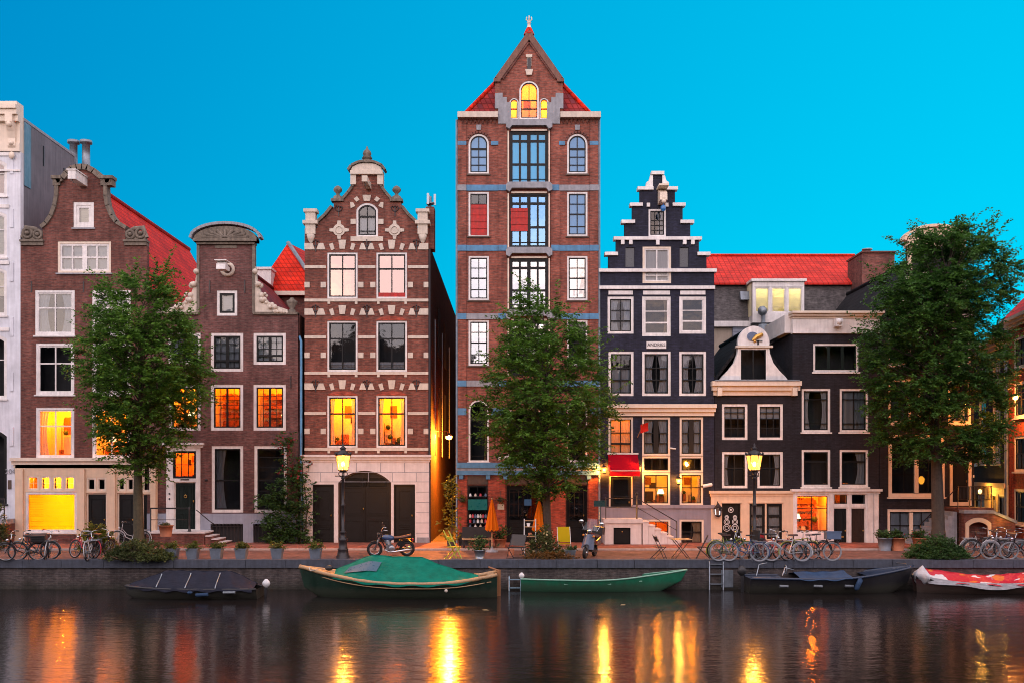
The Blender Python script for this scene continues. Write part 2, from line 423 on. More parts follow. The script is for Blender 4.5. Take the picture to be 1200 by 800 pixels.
# twilight: saturated cyan arch over the houses, pale rose afterglow on the side where the sun went down
k = maprange(t, sp.outputs[0], -.46, .44, 0, 1)
front = mixrgb(t, 'MIX', k, SKY_L, SKY_R)
front = mixrgb(t, 'MIX', maprange(t, sp.outputs[2], .0, .42, 0, 1), mixrgb(t, 'MULTIPLY', 1.0, front, (1, 1.10, 1.04)), front)
side = mixrgb(t, 'MIX', maprange(t, sp.outputs[0], -.6, .8, 0, 1), SKY_S, SKY_SR)
rest = mixrgb(t, 'MIX', maprange(t, sp.outputs[2], .1, .9, 0, 1), side, SKY_Z)
back = mixrgb(t, 'MIX', maprange(t, sp.outputs[2], .18, .6, 0, 1), SKY_B0, SKY_B1)
# broken clouds over the sunset side: they show in the upper window panes
cl = noise(t, tc.outputs['Generated'], 7.0, 6, .62); mpv = nd(t, 'ShaderNodeMapping'); mpv.inputs['Scale'].default_value = (5, 5, 16); t.links.new(tc.outputs['Generated'], mpv.inputs['Vector']); cl = noise(t, mpv.outputs[0], 1.0, 6, .6)
back = mixrgb(t, 'MULTIPLY', 1.0, back, mixrgb(t, 'MIX', maprange(t, cl, .42, .60, 0, 1), (.55, .60, .78), (1.5, 1.28, 1.12)))
rest = mixrgb(t, 'MIX', maprange(t, sp.outputs[1], 0, -.7, 0, 1), rest, back)
fz = maprange(t, sp.outputs[2], .42, .70, 1, 0); fy = maprange(t, sp.outputs[1], .45, .80, 0, 1)
ff = nd(t, 'ShaderNodeMath', operation='MULTIPLY'); t.links.new(fz, ff.inputs[0]); t.links.new(fy, ff.inputs[1])
full = mixrgb(t, 'MIX', ff.outputs[0], rest, front)
tn = mixrgb(t, 'MULTIPLY', 1.0, sky.outputs[0], mixrgb(t, 'MIX', ff.outputs[0], (1.6, 1.3, 1.1), (0.0, 1.6, 1.0)))
sc1 = nd(t, 'ShaderNodeVectorMath', operation='SCALE'); t.links.new(full, sc1.inputs[0]); sc1.inputs['Scale'].default_value = 1 / .15
mixn = mixrgb(t, 'MIX', .15, sc1.outputs[0], tn)
t.links.new(mixn, bg.inputs[0]); bg.inputs[1].default_value = .15
t.links.new(bg.outputs[0], out.inputs[0])

sl = bpy.data.lights.new('sun', 'SUN'); sl.energy = SUN_E; sl.angle = math.radians(40); sl.color = (1.0, .88, .84)
so = bpy.data.objects.new('sun', sl); COL.objects.link(so)
sd = Vector((-math.sin(math.radians(20)) * .8, -.94, math.tan(math.radians(13)))); so.rotation_euler = sd.to_track_quat('Z', 'Y').to_euler()

# ---------------------------------------------------------------- the setting
b = MB(); b.box(-500, 500, .6, 900, -.6, -.012); tag(b.build('ground', M.ground), kind='structure')
KY = ground(600, 644).y            # kerb line between street and pavement
QY = D * 0 + (1200 * 4.36 / 140 - D)  # face of the quay wall
b = MB(); b.box(-90, 90, QY + .38, KY - .13, -.6, 0); tag(b.build('street', M.brick_paving), kind='structure')
b = MB(); b.box(-90, 90, KY, .6, -.6, .07); tag(b.build('pavement', M.brick_paving), kind='structure')
b = MB()
x = -90
while x < 90:
    l = random.uniform(.9, 1.1); b.box(x, x + l - .012, KY - .125, KY - .003, -.4, .08 + random.uniform(-.004, .004)); x += l
tag(b.build('kerb', M.kerb), kind='structure')
b = MB(); x = -90
while x < 90:
    l = random.uniform(1.2, 1.7); b.box(x, x + l - .014, QY - .06 + random.uniform(-.008, .008), QY + .375, -.24, .055 + random.uniform(-.012, .012)); x += l
b.box(-90, 90, QY, QY + .36, -3, -.245, 1)
tag(b.build('quay_wall', [M.coping, M.brick_quay], None), 'dark brick quay wall with long grey coping stones above the water', 'quay wall')
# the dark far side of the canal, behind the viewer: it shows only in the window panes and shades the low sky
b = MB(); b.box(-160, 160, -75, -43, -3, -.02); x = -120; rr = random.Random(3)
while x < 120:
    w_ = rr.uniform(5, 8); z_ = rr.uniform(12.5, 16.5); b.prism([[(x, -.1), (x + w_ - .01, -.1), (x + w_ - .01, z_), (x + w_ * .7, z_ + 1.2), (x + w_ * .62, z_ + 2.6), (x + w_ * .38, z_ + 2.6), (x + w_ * .3, z_ + 1.2), (x, z_)]], -72, -60 + rr.uniform(-.1, .1)); x += w_
tag(b.build('opposite_bank', M.brick_black), kind='structure')
# water
m, t, o = nt('canal_water')
p1 = noise(t, pos(t, (1.0, 2.2, 1)), 1.1, 3, .55); p2 = noise(t, pos(t, (1.6, 4.5, 1)), 3.2, 2, .5)
h = nd(t, 'ShaderNodeMath', operation='MULTIPLY_ADD'); t.links.new(p2, h.inputs[0]); h.inputs[1].default_value = .35; t.links.new(p1, h.inputs[2])
murk = scalecol(t, (.010, .0085, .0085), maprange(t, noise(t, pos(t), .25, 2), .3, .7, .8, 1.2))
pr = bsdf(t, o, murk, WATER_ROUGH, 0, bump(t, h.outputs[0], WATER_BUMP, .06)); pr.inputs['IOR'].default_value = 1.33
pr.inputs['Specular Tint'].default_value = (1, .93, .9, 1)
b = MB(); b.add([(-300, -300, -1.03), (300, -300, -1.03), (300, QY + .1, -1.03), (-300, QY + .1, -1.03)], [(0, 1, 2, 3)])
tag(b.build('canal_water', m), kind='structure')
# ---------------------------------------------------------------- house kit
def loop(x0, x1, z0, z1, rise=0.0, ins=0.0, n=14):
    hw = (x1 - x0) / 2; r = max(0.0, rise * (hw - ins) / hw) if rise else 0
    a, b_, c, d = x0 + ins, x1 - ins, z0 + ins, z1 - ins
    pts = [(a, c), (b_, c)]
    if r < 1e-4: return pts + [(b_, d), (a, d)]
    w = (b_ - a) / 2; R = (w * w + r * r) / (2 * r); cx = (a + b_) / 2; cz = d - R
    th = math.asin(min(1, w / R))
    if r > w * .999: th = PI / 2
    for i in range(n + 1):
        q = th - 2 * th * i / n; pts.append((cx + R * math.sin(q), cz + R * math.cos(q)))
    return pts
def topz(l, x):     # height of the outline's upper edge above x
    best = max(p[1] for p in l); z = None
    for i in range(1, len(l)):
        p, q = l[i], l[(i + 1) % len(l)]
        if min(p[0], q[0]) - 1e-6 <= x <= max(p[0], q[0]) + 1e-6 and abs(p[0] - q[0]) > 1e-6:
            zz = p[1] + (q[1] - p[1]) * (x - p[0]) / (q[0] - p[0]); z = zz if z is None else max(z, zz)
    return z if z is not None else best
def flat(mb, l, y, m=0):
    P, tri = fill([l])
    return mb.add([(p[0], y, p[1]) for p in P], [tuple(q) for q in tri], m)

LIT = {'orange': ((1, .17, .003), 2.2, 'room_warm'), 'yellow': ((1, .255, .003), 4.6, 'room_yellow'), 'amber': ((1, .22, .004), 3.7, 'room_warm'),
       'red': ((1, .22, .01), 1.8, 'room_red'), 'pale': ((1, .86, .58), 1.0, 'room_yellow')}
class House:
    T = .3
    def __init__(s, name, label, x0, x1, yf=0.0, local=False):
        s.yf = yf; s.local = local
        s.x0, s.x1 = s.X(x0), s.X(x1)
        s.root = thing(name, label, 'house' if 'house' in name else name.replace('_', ' '), ((s.x0 + s.x1) / 2, yf, 0))
        s.segs = []
    def X(s, p): return p if s.local else X(p, D + s.yf)
    def Z(s, p): return p if s.local else Z(p, D + s.yf)
    def pl(s, pts): return [(s.X(a), s.Z(b)) for a, b in pts]
    def R(s, x0, y0, x1, y1): return s.X(x0), s.X(x1), s.Z(y1), s.Z(y0)
    def seg(s, name, mat, outline, dy=0.0, th=None, label=None):
        o = s.pl(outline); s.segs.append(dict(name=name, mat=mat, o=o, y=s.yf + dy, th=th or s.T, holes=[], label=label))
    def hole(s, l):
        cx = sum(p[0] for p in l[:2]) / 2; cz = (min(p[1] for p in l) + max(p[1] for p in l)) / 2
        for g in reversed(s.segs):
            xs = [p[0] for p in g['o']]; zs = [p[1] for p in g['o']]
            if min(xs) < cx < max(xs) and min(zs) < cz < max(zs): g['holes'].append(l); return g['y'], g['th']
        raise ValueError('no wall for hole %s %s' % (s.root.name, l[:3]))
    def win(s, x0, y0, x1, y1, rise=0, fw=.11, frame=None, sash=None, sw=.05, cols=2, rows=(.5,), bar=.035, thick=(), tbar=.09, room='dark', cur=None, glass=None, sill=None, dz=.02, name='window', label=None, furn=True, power=1.0, low=0, rail=False, flush=False):
        frame = frame or M.white; sash = sash or frame; glass = glass or M.glass
        a, b_, c, d = s.R(x0, y0, x1, y1)
        if rise: rise = abs(s.Z(0) - s.Z(rise)) if not s.local else rise
        out = loop(a, b_, c, d, rise); y, T = s.hole(out); y += dz
        ins = loop(a, b_, c, d, rise, fw)
        fr = MB().prism([loop(a, b_, c, d, rise, -.004), ins], y, y + .13).build(name, frame, s.root)
        if label: fr['label'] = label
        in2 = loop(a, b_, c, d, rise, fw + sw)
        q = MB(); q.prism([loop(a, b_, c, d, rise, fw - .003), in2], y + .03, y + .10)
        x_in, x_out = a + fw, b_ - fw; z0, z1 = c + fw, d - fw
        for i in range(1, cols):
            xx = x_in + (x_out - x_in) * i / cols; ww = (tbar if i in thick else bar) / 2
            q.box(xx - ww, xx + ww, y + .035, y + .085, z0, topz(ins, xx) - .002)
        for r in rows:
            hv = bar
            if isinstance(r, tuple): r, hv = r
            zz = z1 - (z1 - z0) * r
            q.box(x_in, x_out, y + .033, y + .087, zz - hv / 2, zz + hv / 2)
        if low:                                             # a low guard rail outside
            for k_ in range(low): q.box(x_in, x_out, y + .0, y + .025, z0 + .18 + .2 * k_, z0 + .21 + .2 * k_)
        q.build('sash', sash, fr)
        g = MB(); flat(g, loop(a, b_, c, d, rise, fw + .002), y + .06); g.build('pane', glass, fr)
        if sill is None: sill = frame
        if sill: MB().box(a - .06, b_ + .06, y - dz - .07, y + .12, c - .07, c - .003).build('sill', sill, fr)
        # the room behind
        lit = LIT.get(room); dep = 1.5 if lit else .8; up = .02 if flush else .45 if lit else .1
        yb = s_y = y - dz + T + .004; ex = .12
        q = MB(); p = [(a - ex, s_y), (b_ + ex, s_y)]; za, zb = c - .1, d + up
        v = [(a - ex, s_y, za), (b_ + ex, s_y, za), (b_ + ex, s_y, zb), (a - ex, s_y, zb), (a - ex, s_y + dep, za), (b_ + ex, s_y + dep, za), (b_ + ex, s_y + dep, zb), (a - ex, s_y + dep, zb)]
        q.add(v, [(4, 5, 6, 7), (0, 1, 5, 4), (3, 2, 6, 7), (0, 3, 7, 4), (1, 2, 6, 5)], 0)
        W_, H_ = b_ - a, d - c
        if lit and furn:
            rr = random.Random(int(abs(x0 * 31 + y0 * 7) * 10))
            yb = s_y + dep
            for k_ in range(rr.choice((3, 4, 5))):
                cx = rr.uniform(a + .15, b_ - .15); ww = rr.uniform(.08, .34) * W_ * .5; hh = rr.uniform(.06, .42) * H_
                zb_ = c + rr.choice((0, 0, .1, .5)) * H_; dd_ = rr.uniform(.03, .5); mi_ = rr.choice((1, 2, 3, 1)); x0_, x1_ = max(a, cx - ww), min(b_, cx + ww)
                if zb_ > c + .3: dd_ = .03
                q.box(x0_, x1_, yb - dd_, yb - .01 - .003 * k_, zb_, zb_ + hh, mi_)
                if dd_ > .3: q.box(x0_ + .02, x0_ + .05, yb - dd_ - .3, yb - dd_ - .27, zb_, zb_ + hh * 1.5, 2); q.ball((cx, yb - dd_ - .2, zb_ + hh * 1.2), min(.16, ww * .7), 8, 4)
            cx = rr.uniform(a + .3, b_ - .3); q.box(cx - .16, cx + .16, yb - .05, yb - .012, c + .62 * H_, c + .85 * H_, 1)
            if rail:
                for k_ in range(4):
                    z_ = c + H_ * (.12 + .2 * k_); q.box(a + .05, b_ - .05, yb - .22, yb - .18, z_, z_ + .03, 1)
                    xx = a + .08
                    while xx < b_ - .1:
                        w_ = rr.uniform(.03, .07); q.box(xx, xx + w_ * .9, yb - .2, yb - .02, z_ + .03, z_ + rr.uniform(.18, .30), 1); xx += w_
        q.build('room', [getattr(M, lit[2]) if lit else M.room_dark, M.book, M.oak, M.stone, M.leaf_hedge], fr)
        if lit:
            fr['label'] = label or 'window lit warmly from the room inside'
            light('room_light', ((a + b_) / 2 + .1 * W_, s_y + (.3 if flush else dep * .42), d + (-.06 if flush else up - .2)), 62 * lit[1] * power * max(.6, W_ * H_ / 2.5), lit[0], .1)
        yc = y + .15
        cmat = M.curtain_warm if lit else M.curtain
        for cu in (cur or '').split('+'):
            if not cu: continue
            kind, _, arg = cu.partition(':')
            q = MB(); z0c, z1c = c + fw * .5, d - fw * .3; mat = cmat
            if kind in ('sides', 'left', 'right', 'tan'):
                sh = float(arg or .24)
                if kind == 'tan': mat = M.curtain_tan
                for sd in ((0, 1) if kind == 'sides' else (0,) if kind == 'left' else (1,)):
                    xa = a + fw * .6 if sd == 0 else b_ - fw * .6 - sh * W_
                    q.grid(lambda u, v: (xa + (sh * W_) * u * (1 - .28 * math.sin(PI * v) * (1 if sd == 0 else 1)) + (0 if sd == 0 else sh * W_ * .28 * math.sin(PI * v)), yc + .025 * math.sin(u * 22), z0c + (z1c - z0c) * v), 20, 6)
            elif kind == 'net':
                f = float(arg or 1)
                q.grid(lambda u, v: (a + fw * .6 + (W_ - 1.2 * fw) * u, yc + .02 * math.sin(u * 38 + 2 * math.sin(u * 9)), z0c + (z1c - z0c) * f * v), 40, 2)
            elif kind in ('blind', 'bpink', 'bcream', 'bred', 'byellow'):
                f = float(arg or 1); mat = {'blind': M.curtain, 'bpink': M.blind_pink, 'bcream': M.blind_lit if lit else M.blind_cream, 'byellow': M.blind_yellow, 'bred': M.blind_red}[kind]
                n = max(4, int(H_ * f / .11))
                for k_ in range(n):
                    za_ = z1c - (z1c - z0c) * f * (k_ + 1) / n; zb_ = z1c - (z1c - z0c) * f * k_ / n
                    q.box(a + fw * .6, b_ - fw * .6, yc, yc + .012 + .01 * (k_ % 2), za_ + .004, zb_)
            elif kind == 'lamp':
                lx = a + W_ * float(arg or .7)
                q.lathe((lx, s_y + .5, c + .34 * H_), [(.17, 0), (.10, .22)], 14); mat = M.shade
                q.build('table_lamp', mat, fr); continue
            q.build('curtain' if 'b' != kind[0] else 'blind', mat, fr)
        return fr
    def door(s, x0, y0, x1, y1, mat, fw=.10, frame=None, panels=((.1, .9, .08, .42), (.1, .9, .5, .92)), leaves=1, rise=0, dz=.10, knob=.5, name='door', label=None, glaz=None, thr=None):
        frame = frame or M.white; a, b_, c, d = s.R(x0, y0, x1, y1)
        if rise and not s.local: rise = abs(s.Z(0) - s.Z(rise))
        y, T = s.hole(loop(a, b_, c, d, rise)); y += dz
        q = MB(); ins = loop(a, b_, c, d, rise, fw)
        q.prism([ins], y + .04, y + .10)
        dr = q.build(name, mat, s.root)
        if label: dr['label'] = label
        MB().prism([loop(a, b_, c, d, rise, -.004), loop(a, b_, c, d, rise, fw + .002)], y - .03, y + .13).build('door_frame', frame, dr)
        xa, xb, za, zb = a + fw, b_ - fw, c + fw * .2, d - fw; q = MB()
        lw = (xb - xa) / leaves
        for k_ in range(leaves):
            l0 = xa + lw * k_
            if k_: q.box(l0 - .012, l0 + .012, y + .005, y + .04, za, topz(ins, l0) - .01)
            for (u0, u1, v0, v1) in panels:
                p0, p1, r0, r1 = l0 + lw * u0, l0 + lw * u1, za + (zb - za) * v0, za + (zb - za) * v1
                q.prism([[(p0, r0), (p1, r0), (p1, r1), (p0, r1)], [(p0 + .04, r0 + .04), (p1 - .04, r0 + .04), (p1 - .04, r1 - .04), (p0 + .04, r1 - .04)]], y + .015, y + .045)
                q.box(p0 + .09, p1 - .09, y + .025, y + .045, r0 + .09, r1 - .09)
        q.build('door_panel', mat, dr)
        hx = xa + lw * (.9 if leaves == 1 else .94); hz = za + (zb - za) * knob
        MB().ball((hx, y - .005, hz), .035, 10).box(hx - .012, hx + .012, y - .01, y + .03, hz - .06, hz + .012).build('handle', M.brass, dr)
        if glaz:
            u0, u1, v0, v1 = glaz; q = MB()
            q.box(xa + (xb - xa) * u0, xa + (xb - xa) * u1, y + .02, y + .036, za + (zb - za) * v0, za + (zb - za) * v1); q.build('door_glass', M.glass, dr)
        return dr
    def bx(s, name, mat, x0, y0, x1, y1, d0, d1, label=None):     # a box given by its face on the front, from d0 to d1 behind it (negative: proud)
        a, b_, c, d = s.R(x0, y0, x1, y1)
        o = MB().box(a, b_, s.yf + d0, s.yf + d1, c, d).build(name, mat, s.root)
        if label: o['label'] = label
        return o
    def mb(s): return MB()
    def put(s, mb, name, mat, label=None):
        o = mb.build(name, mat, s.root)
        if label: o['label'] = label
        return o
    def cornice(s, x0, y0, x1, y1, mat, out=.35, name='cornice', steps=3):
        a, b_, c, d = s.R(x0, y0, x1, y1); q = MB(); h = (d - c) / steps
        for k_ in range(steps):
            o = out * (k_ + 1) / steps; q.box(a - (o * .25 if k_ else 0), b_ + (o * .25 if k_ else 0), s.yf - o, s.yf + .28 - k_ * .004, c + h * k_ + (.003 if k_ else 0), c + h * (k_ + 1))
        return q.build(name, mat, s.root)
    def body(s, mat, ze, y1, sides=(1, 1), x0=None, x1=None, name='side_wall', z0=-.3, back=True):
        a = s.x0 if x0 is None else s.X(x0); b_ = s.x1 if x1 is None else s.X(x1); y0 = s.yf + s.T + .002; q = MB(); ze = s.Z(ze)
        if sides[0]: q.box(a, a + .25, y0, y1, z0, ze)
        if sides[1]: q.box(b_ - .25, b_, y0, y1, z0, ze)
        if back: q.box(a + .252, b_ - .252, y1 - .25, y1, z0, ze)
        return q.build(name, mat, s.root)
    def roof(s, mat, xl, xr, ze, xp, zp, y0, y1, name='roof'):
        l = [(s.X(xl), s.Z(ze)), (s.X(xr), s.Z(ze)), (s.X(xp), s.Z(zp))]
        cx, cz = sum(p[0] for p in l) / 3, sum(p[1] for p in l) / 3
        q = MB().prism([l, [(cx + (p[0] - cx) * .88, cz + (p[1] - cz) * .88) for p in l]], s.yf + y0, y1); q.prism([[(cx + (p[0] - cx) * .875, cz + (p[1] - cz) * .875) for p in l]], y1 - .2, y1 - .05)
        o = q.build(name, mat, s.root)
        r = MB().tube([(l[2][0], s.yf + y0, l[2][1] + .02), (l[2][0], y1, l[2][1] + .02)], .12, 8).build('ridge_tiles', mat, o)
        return o
    def anchors(s, pts, name='wall_anchor', size=.32, plainbar=False):
        for px, py in pts:
            x, z = s.X(px), s.Z(py); y = s.yf - .035; q = MB()
            q.box(x - .02, x + .02, y, y + .05, z - size, z + size)
            if not plainbar:
                for sx in (-1, 1):
                    q.tube([(x, y + .01, z - .02), (x + sx * .12, y + .01, z + .06), (x + sx * .17, y + .01, z + .17), (x + sx * .10, y + .01, z + .24), (x + sx * .06, y + .01, z + .17)], .022, 5)
                q.ball((x, y + .01, z + size), .04, 8)
            q.build(name, M.iron, s.root)
    def finish(s):
        for g in s.segs:
            o = MB().prism([g['o']] + g['holes'], g['y'], g['y'] + g['th']).build(g['name'], g['mat'], s.root)
            if g['label']: o['label'] = g['label']
        return s.root
    def hoist(s, px, py, w=.16, h=.2, out=1.0, mat=None, cap=True):
        x, z = s.X(px), s.Z(py); q = MB().box(x - w / 2, x + w / 2, s.yf - out, s.yf + .1, z - h / 2, z + h / 2)
        if cap: q.box(x - w / 2 - .04, x + w / 2 + .04, s.yf - out - .04, s.yf - .02, z + h / 2 + .003, z + h / 2 + .05)
        o = q.build('hoist_beam', mat or M.white, s.root)
        MB().tube([(x, s.yf - out + .1, z - h / 2), (x, s.yf - out + .1, z - h / 2 - .08), (x + .05, s.yf - out + .1, z - h / 2 - .14), (x, s.yf - out + .1, z - h / 2 - .18)], .014, 6).build('hook', M.iron, o)
        return o
def arc_pts(x0, y0, x1, y1, bulge, n=10):
    """px arc from (x0,y0) to (x1,y1); bulge>0 bends to the left of travel"""
    pts = []
    dx, dy = x1 - x0, y1 - y0; nx, ny = dy, -dx
    for i in range(n + 1):
        u = i / n; k_ = 4 * u * (1 - u) * bulge; pts.append((x0 + dx * u + nx * k_, y0 + dy * u + ny * k_))
    return pts
def fascia(s, pts, w, y0, y1):
    """band along a px polyline, w metres wide, hanging inside; used for gable copings"""
    q = MB(); P = s.pl(pts)
    for (a, b_) in zip(P, P[1:]):
        dx, dz_ = b_[0] - a[0], b_[1] - a[1]; l = math.hypot(dx, dz_)
        if l < 1e-4: continue
        nx, nz = -dz_ / l * w, dx / l * w
        q.prism([[(a[0] - dx / l * .01, a[1] - dz_ / l * .01), (b_[0] + dx / l * .01, b_[1] + dz_ / l * .01), (b_[0] + nx, b_[1] + nz), (a[0] + nx, a[1] + nz)]], s.yf + y0, s.yf + y1)
    return q
# ================================================================ the row of houses
BASE = 645          # px a little below the pavement line: walls run into the ground
# ---- 1 white house at the frame edge
h = House('canal_house', 'tall whitewashed canal house with ornate cream cornice and grey cement side wall', -150, 24)
h.seg('wall', M.whitewash, [(-150, BASE), (24, BASE), (24, 178), (-150, 178)])
for y0, y1, ri, cu, gl in ((185, 230, 7, 'bpink', None), (246, 302, 6, 'bcream', None), (312, 370, 6, 'bcream:.6', None), (390, 467, 7, '', None)):
    for xa in (-132, -84, -38):
        h.win(xa, y0, xa + 46, y1, rise=ri, fw=.10, cols=2, rows=(.4,), cur=cu, label=None)
        h.bx('lintel', M.white, xa - 3, y0 - 6, xa + 49, y0 - 2, -.06, .05)
for xa in (-132, -38): h.win(xa, 502, xa + 46, 590, rise=9, fw=.1, frame=M.black, rows=(.3,), cols=2)
h.door(-84, 502, -38, 628, M.black, rise=9, frame=M.white)
for yq in (182, 245, 308, 372, 436, 500): h.bx('raised_strip', M.whitewash, 12, yq, 16, yq + 22, -.04, .02)
h.bx('string_course', M.white, -150, 199, 24.3, 201, -.06, .02)
# cornice with scrolled brackets
q = MB(); 
for k_, (ya, yb_, o_) in enumerate(((178, 168, .10), (168, 144, .04), (144, 137, .25), (137, 131, .38), (131, 126, .48), (126, 122, .36))):
    q.box(h.X(-150), h.X(24), -o_, .3 - .003 * k_, h.Z(ya) + .002, h.Z(yb_))
h.put(q, 'cornice', M.cream)
for xb in (-120, -72, -28, 15):
    q = MB(); x_ = h.X(xb); q.xprism([(-.06, h.Z(176)), (-.16, h.Z(172)), (-.12, h.Z(163)), (-.2, h.Z(156)), (-.42, h.Z(146)), (-.42, h.Z(137)), (-.02, h.Z(137)), (-.02, h.Z(176))], x_ - .16, x_ + .16)
    q.ball((x_, -.30, h.Z(148)), .15, 10); q.ball((x_, -.15, h.Z(169)), .12, 10); q.ball((x_, -.12, h.Z(183)), .14, 8, sc=(1, .6, 1.2))
    h.put(q, 'cornice_bracket', M.cream)
for xb in (-96, -50, -7):
    q = MB(); x_ = h.X(xb); q.lathe((x_, -.08, h.Z(163)), [(.1, 0), (.22, .3), (.12, .55)], 12); h.put(q, 'cornice_ornament', M.cream)
h.body(M.cement, 139, 5.7, sides=(1, 1))
q = MB(); q.box(h.X(24) - .3, h.X(24) + .02, 0.3, 5.75, h.Z(139) + .002, h.Z(139) + .13); h.put(q, 'wall_coping', M.stone_grey)
q = MB(); q.box(h.X(24) + .004, h.X(24) + .03, .30, .95, h.Z(215), h.Z(140)); h.put(q, 'lead_flashing', M.zinc)
for yy, zz in ((2.2, 17.6), (4.4, 17.2), (.8, 12.0), (3.2, 14.2)):
    q = MB(); q.box(h.X(24) + .002, h.X(24) + .04, yy, yy + .05, zz, zz + .95); h.put(q, 'wall_anchor', M.iron)
q = MB(); q.box(h.X(24) - .55, h.X(24) + .55, 5.8, 6.9, 14, 18.75)
ch = h.put(q, 'chimney', M.brick_grey)
for dx in (-.02, .62, ): MB().lathe((h.X(24) - .25 + dx, 6.2, 18.75), [(.2, 0), (.19, 1.15), (.30, 1.17), (.30, 1.32)], 14).build('chimney_pot', M.zinc, ch)
q = MB()
for k_, s_ in enumerate('204'): pass
h.finish()

# ---- 2 brown neck-gabled house
h = House('canal_house', 'brown brick neck gable house with a cream shopfront glowing yellow', 24, 172)
arcL = [(50, 268), (56, 263), (62, 254), (66.5, 242), (68.5, 230), (69, 216)]
top = [(65, 214), (66, 210), (72, 207), (77, 201), (83, 196), (90, 193.5), (97, 193), (104, 194), (112, 198), (118, 203), (124, 208), (130, 210), (131, 214)]
arcR = [(121.5, 216), (122, 230), (124, 242), (129, 254), (135, 262), (147, 269)]
h.seg('wall', M.brick_brown, [(24, 541), (172, 541), (172, 288), (147, 288)] + arcR[::-1] + top[::-1] + arcL[::-1] + [(50, 288), (24, 288)])
h.put(fascia(h, arcL, .17, -.10, .33), 'gable_coping', M.stone_old)
h.put(fascia(h, arcR, .17, -.10, .33), 'gable_coping', M.stone_old)
h.put(fascia(h, [(a, b_ ) for a, b_ in top], -.24, -.14, .34), 'gable_cap', M.stone_old)
for xa, xb in ((63, 71.5), (119, 132.5)):
    q = MB(); a, b_, c, d = h.R(xa, 207, xb, 218); q.box(a - .05, b_ + .05, -.2, .32, d - .14, d); q.box(a, b_, -.12, .31, c, d - .142); h.put(q, 'capital', M.stone_old)
for xc, s_ in ((38, 1), (159, -1)):     # scrolls on the shoulders
    q = MB(); x_, z_ = h.X(xc), h.Z(276)
    q.box(x_ - .5, x_ + .5, -.08, .3, h.Z(288), h.Z(284)); q.box(x_ - .53, x_ + .53, -.14, .3, h.Z(283.9), h.Z(281.5))
    for (dx, dz_, r_) in ((-.22, .10, .20), (.24, .04, .17)):
        q.torus((x_ + dx * s_, 0, z_ + dz_), r_, .075, 'y', 20, 6); q.ball((x_ + dx * s_, -.04, z_ + dz_), .10, 10)
    q.tube([(x_ - .48 * s_, .05, z_ - .1), (x_ - .3 * s_, .05, z_ + .36), (x_ + .05 * s_, .05, z_ + .3), (x_ + .46 * s_, .05, z_ + .12)], [.1, .12, .12, .08], 8)
    q.prism([[(x_ - .45, z_ - .22), (x_ + .45, z_ - .22), (x_ + .42, z_ + .12), (x_, z_ + .26), (x_ - .42, z_ + .18)]], .0, .26)
    h.put(q, 'gable_scroll', M.stone_old)
h.win(86, 237, 110, 267, fw=.13, sash=M.white, sw=.12, cols=1, rows=(), cur='bcream', sill=M.stone_grey)
h.win(67.5, 283, 130, 320, fw=.10, frame=M.cream, sash=M.white, sw=.09, cols=4, rows=(.5,), bar=.07, thick=(2,), tbar=.22, cur='net', sill=M.stone_grey)
h.win(41, 340, 87.5, 393, fw=.12, rows=(.38,), bar=.06, tbar=.08, cur='sides:.34'); h.win(108, 340, 153, 393, fw=.12, rows=(.38,), bar=.06, cur='blind:.3')
h.win(42, 402, 87, 462, fw=.12, rows=(.38,), bar=.06); h.win(108, 402, 153, 462, fw=.12, rows=(.38,), bar=.06)
h.win(42, 477, 87, 537, fw=.12, rows=(.35,), bar=.06, room='amber', cur='left:.28'); h.win(108, 477, 153, 537, fw=.12, rows=(.35,), bar=.06, room='amber', cur='lamp:.35', label='lit window behind the tree leaves')
h.anchors([(37, 336), (98, 336)], size=.25, plainbar=True)
h.hoist(98, 214, .34, .38, 1.25, M.white)
h.seg('shopfront', M.creamwarm, [(19, BASE), (185, BASE), (185, 541), (19, 541)], -.10)
h.cornice(17, 536, 160, 548, M.cream, .30)
h.bx('cornice', M.black, 160, 536, 186, 541, -.2, .2)
# transom lights, shop window, doors
for i, (xa, xb) in enumerate(((33, 46.5), (48, 60.5), (62, 74.5), (76, 89))): h.win(xa, 557, xb, 574, fw=.07, frame=M.cream, sw=.02, cols=2, rows=(.5,), bar=.012, room='yellow', furn=False, power=.5, flush=True, sill=False, name='transom_light')
h.win(31, 576, 91, 623, fw=.10, frame=M.white, sw=.02, cols=1, rows=(), room='yellow', furn=False, power=1.5, cur='byellow', flush=True, name='shop_window', label='big shop window glowing plain yellow')
h.bx('stall_riser', M.brick_brown, 31, 626, 91, 640, -.115, -.09)
h.bx('stall_riser', M.creamwarm, 30, 640, 92, 644, -.16, -.09)
for xa in (20, 92, 127.5, 178):
    h.bx('pilaster', M.creamwarm, xa, 549, xa + (9 if xa != 178 else 6), 643, -.20, -.098)
    h.bx('pilaster_base', M.creamwarm, xa - .6, 629, xa + (9.6 if xa != 178 else 6.6), 643.5, -.24, -.2)
for xa, xb in ((102, 126), (138, 159)):
    w_ = (xb - xa) / 2
    for k_ in range(2): h.win(xa + w_ * k_ + .4, 559, xa + w_ * (k_ + 1) - .4, 575, fw=.07, frame=M.cream, sw=.03, cols=1, rows=(), sill=False, name='transom_light')
    h.door(xa, 577, xb, 638, M.black, frame=M.cream, fw=.06)
h.win(167, 543.5, 178, 576, fw=.05, frame=M.cream, cols=1, rows=(), sill=False, name='transom_light')
h.door(167, 578, 178, 638, M.black, frame=M.cream, fw=.05, panels=((.1, .9, .1, .9),))
h.body(M.brick_brown, 340, 15)
h.roof(M.tile_red, 24, 172, 340, 98, 209, .36, 15)
h.finish()

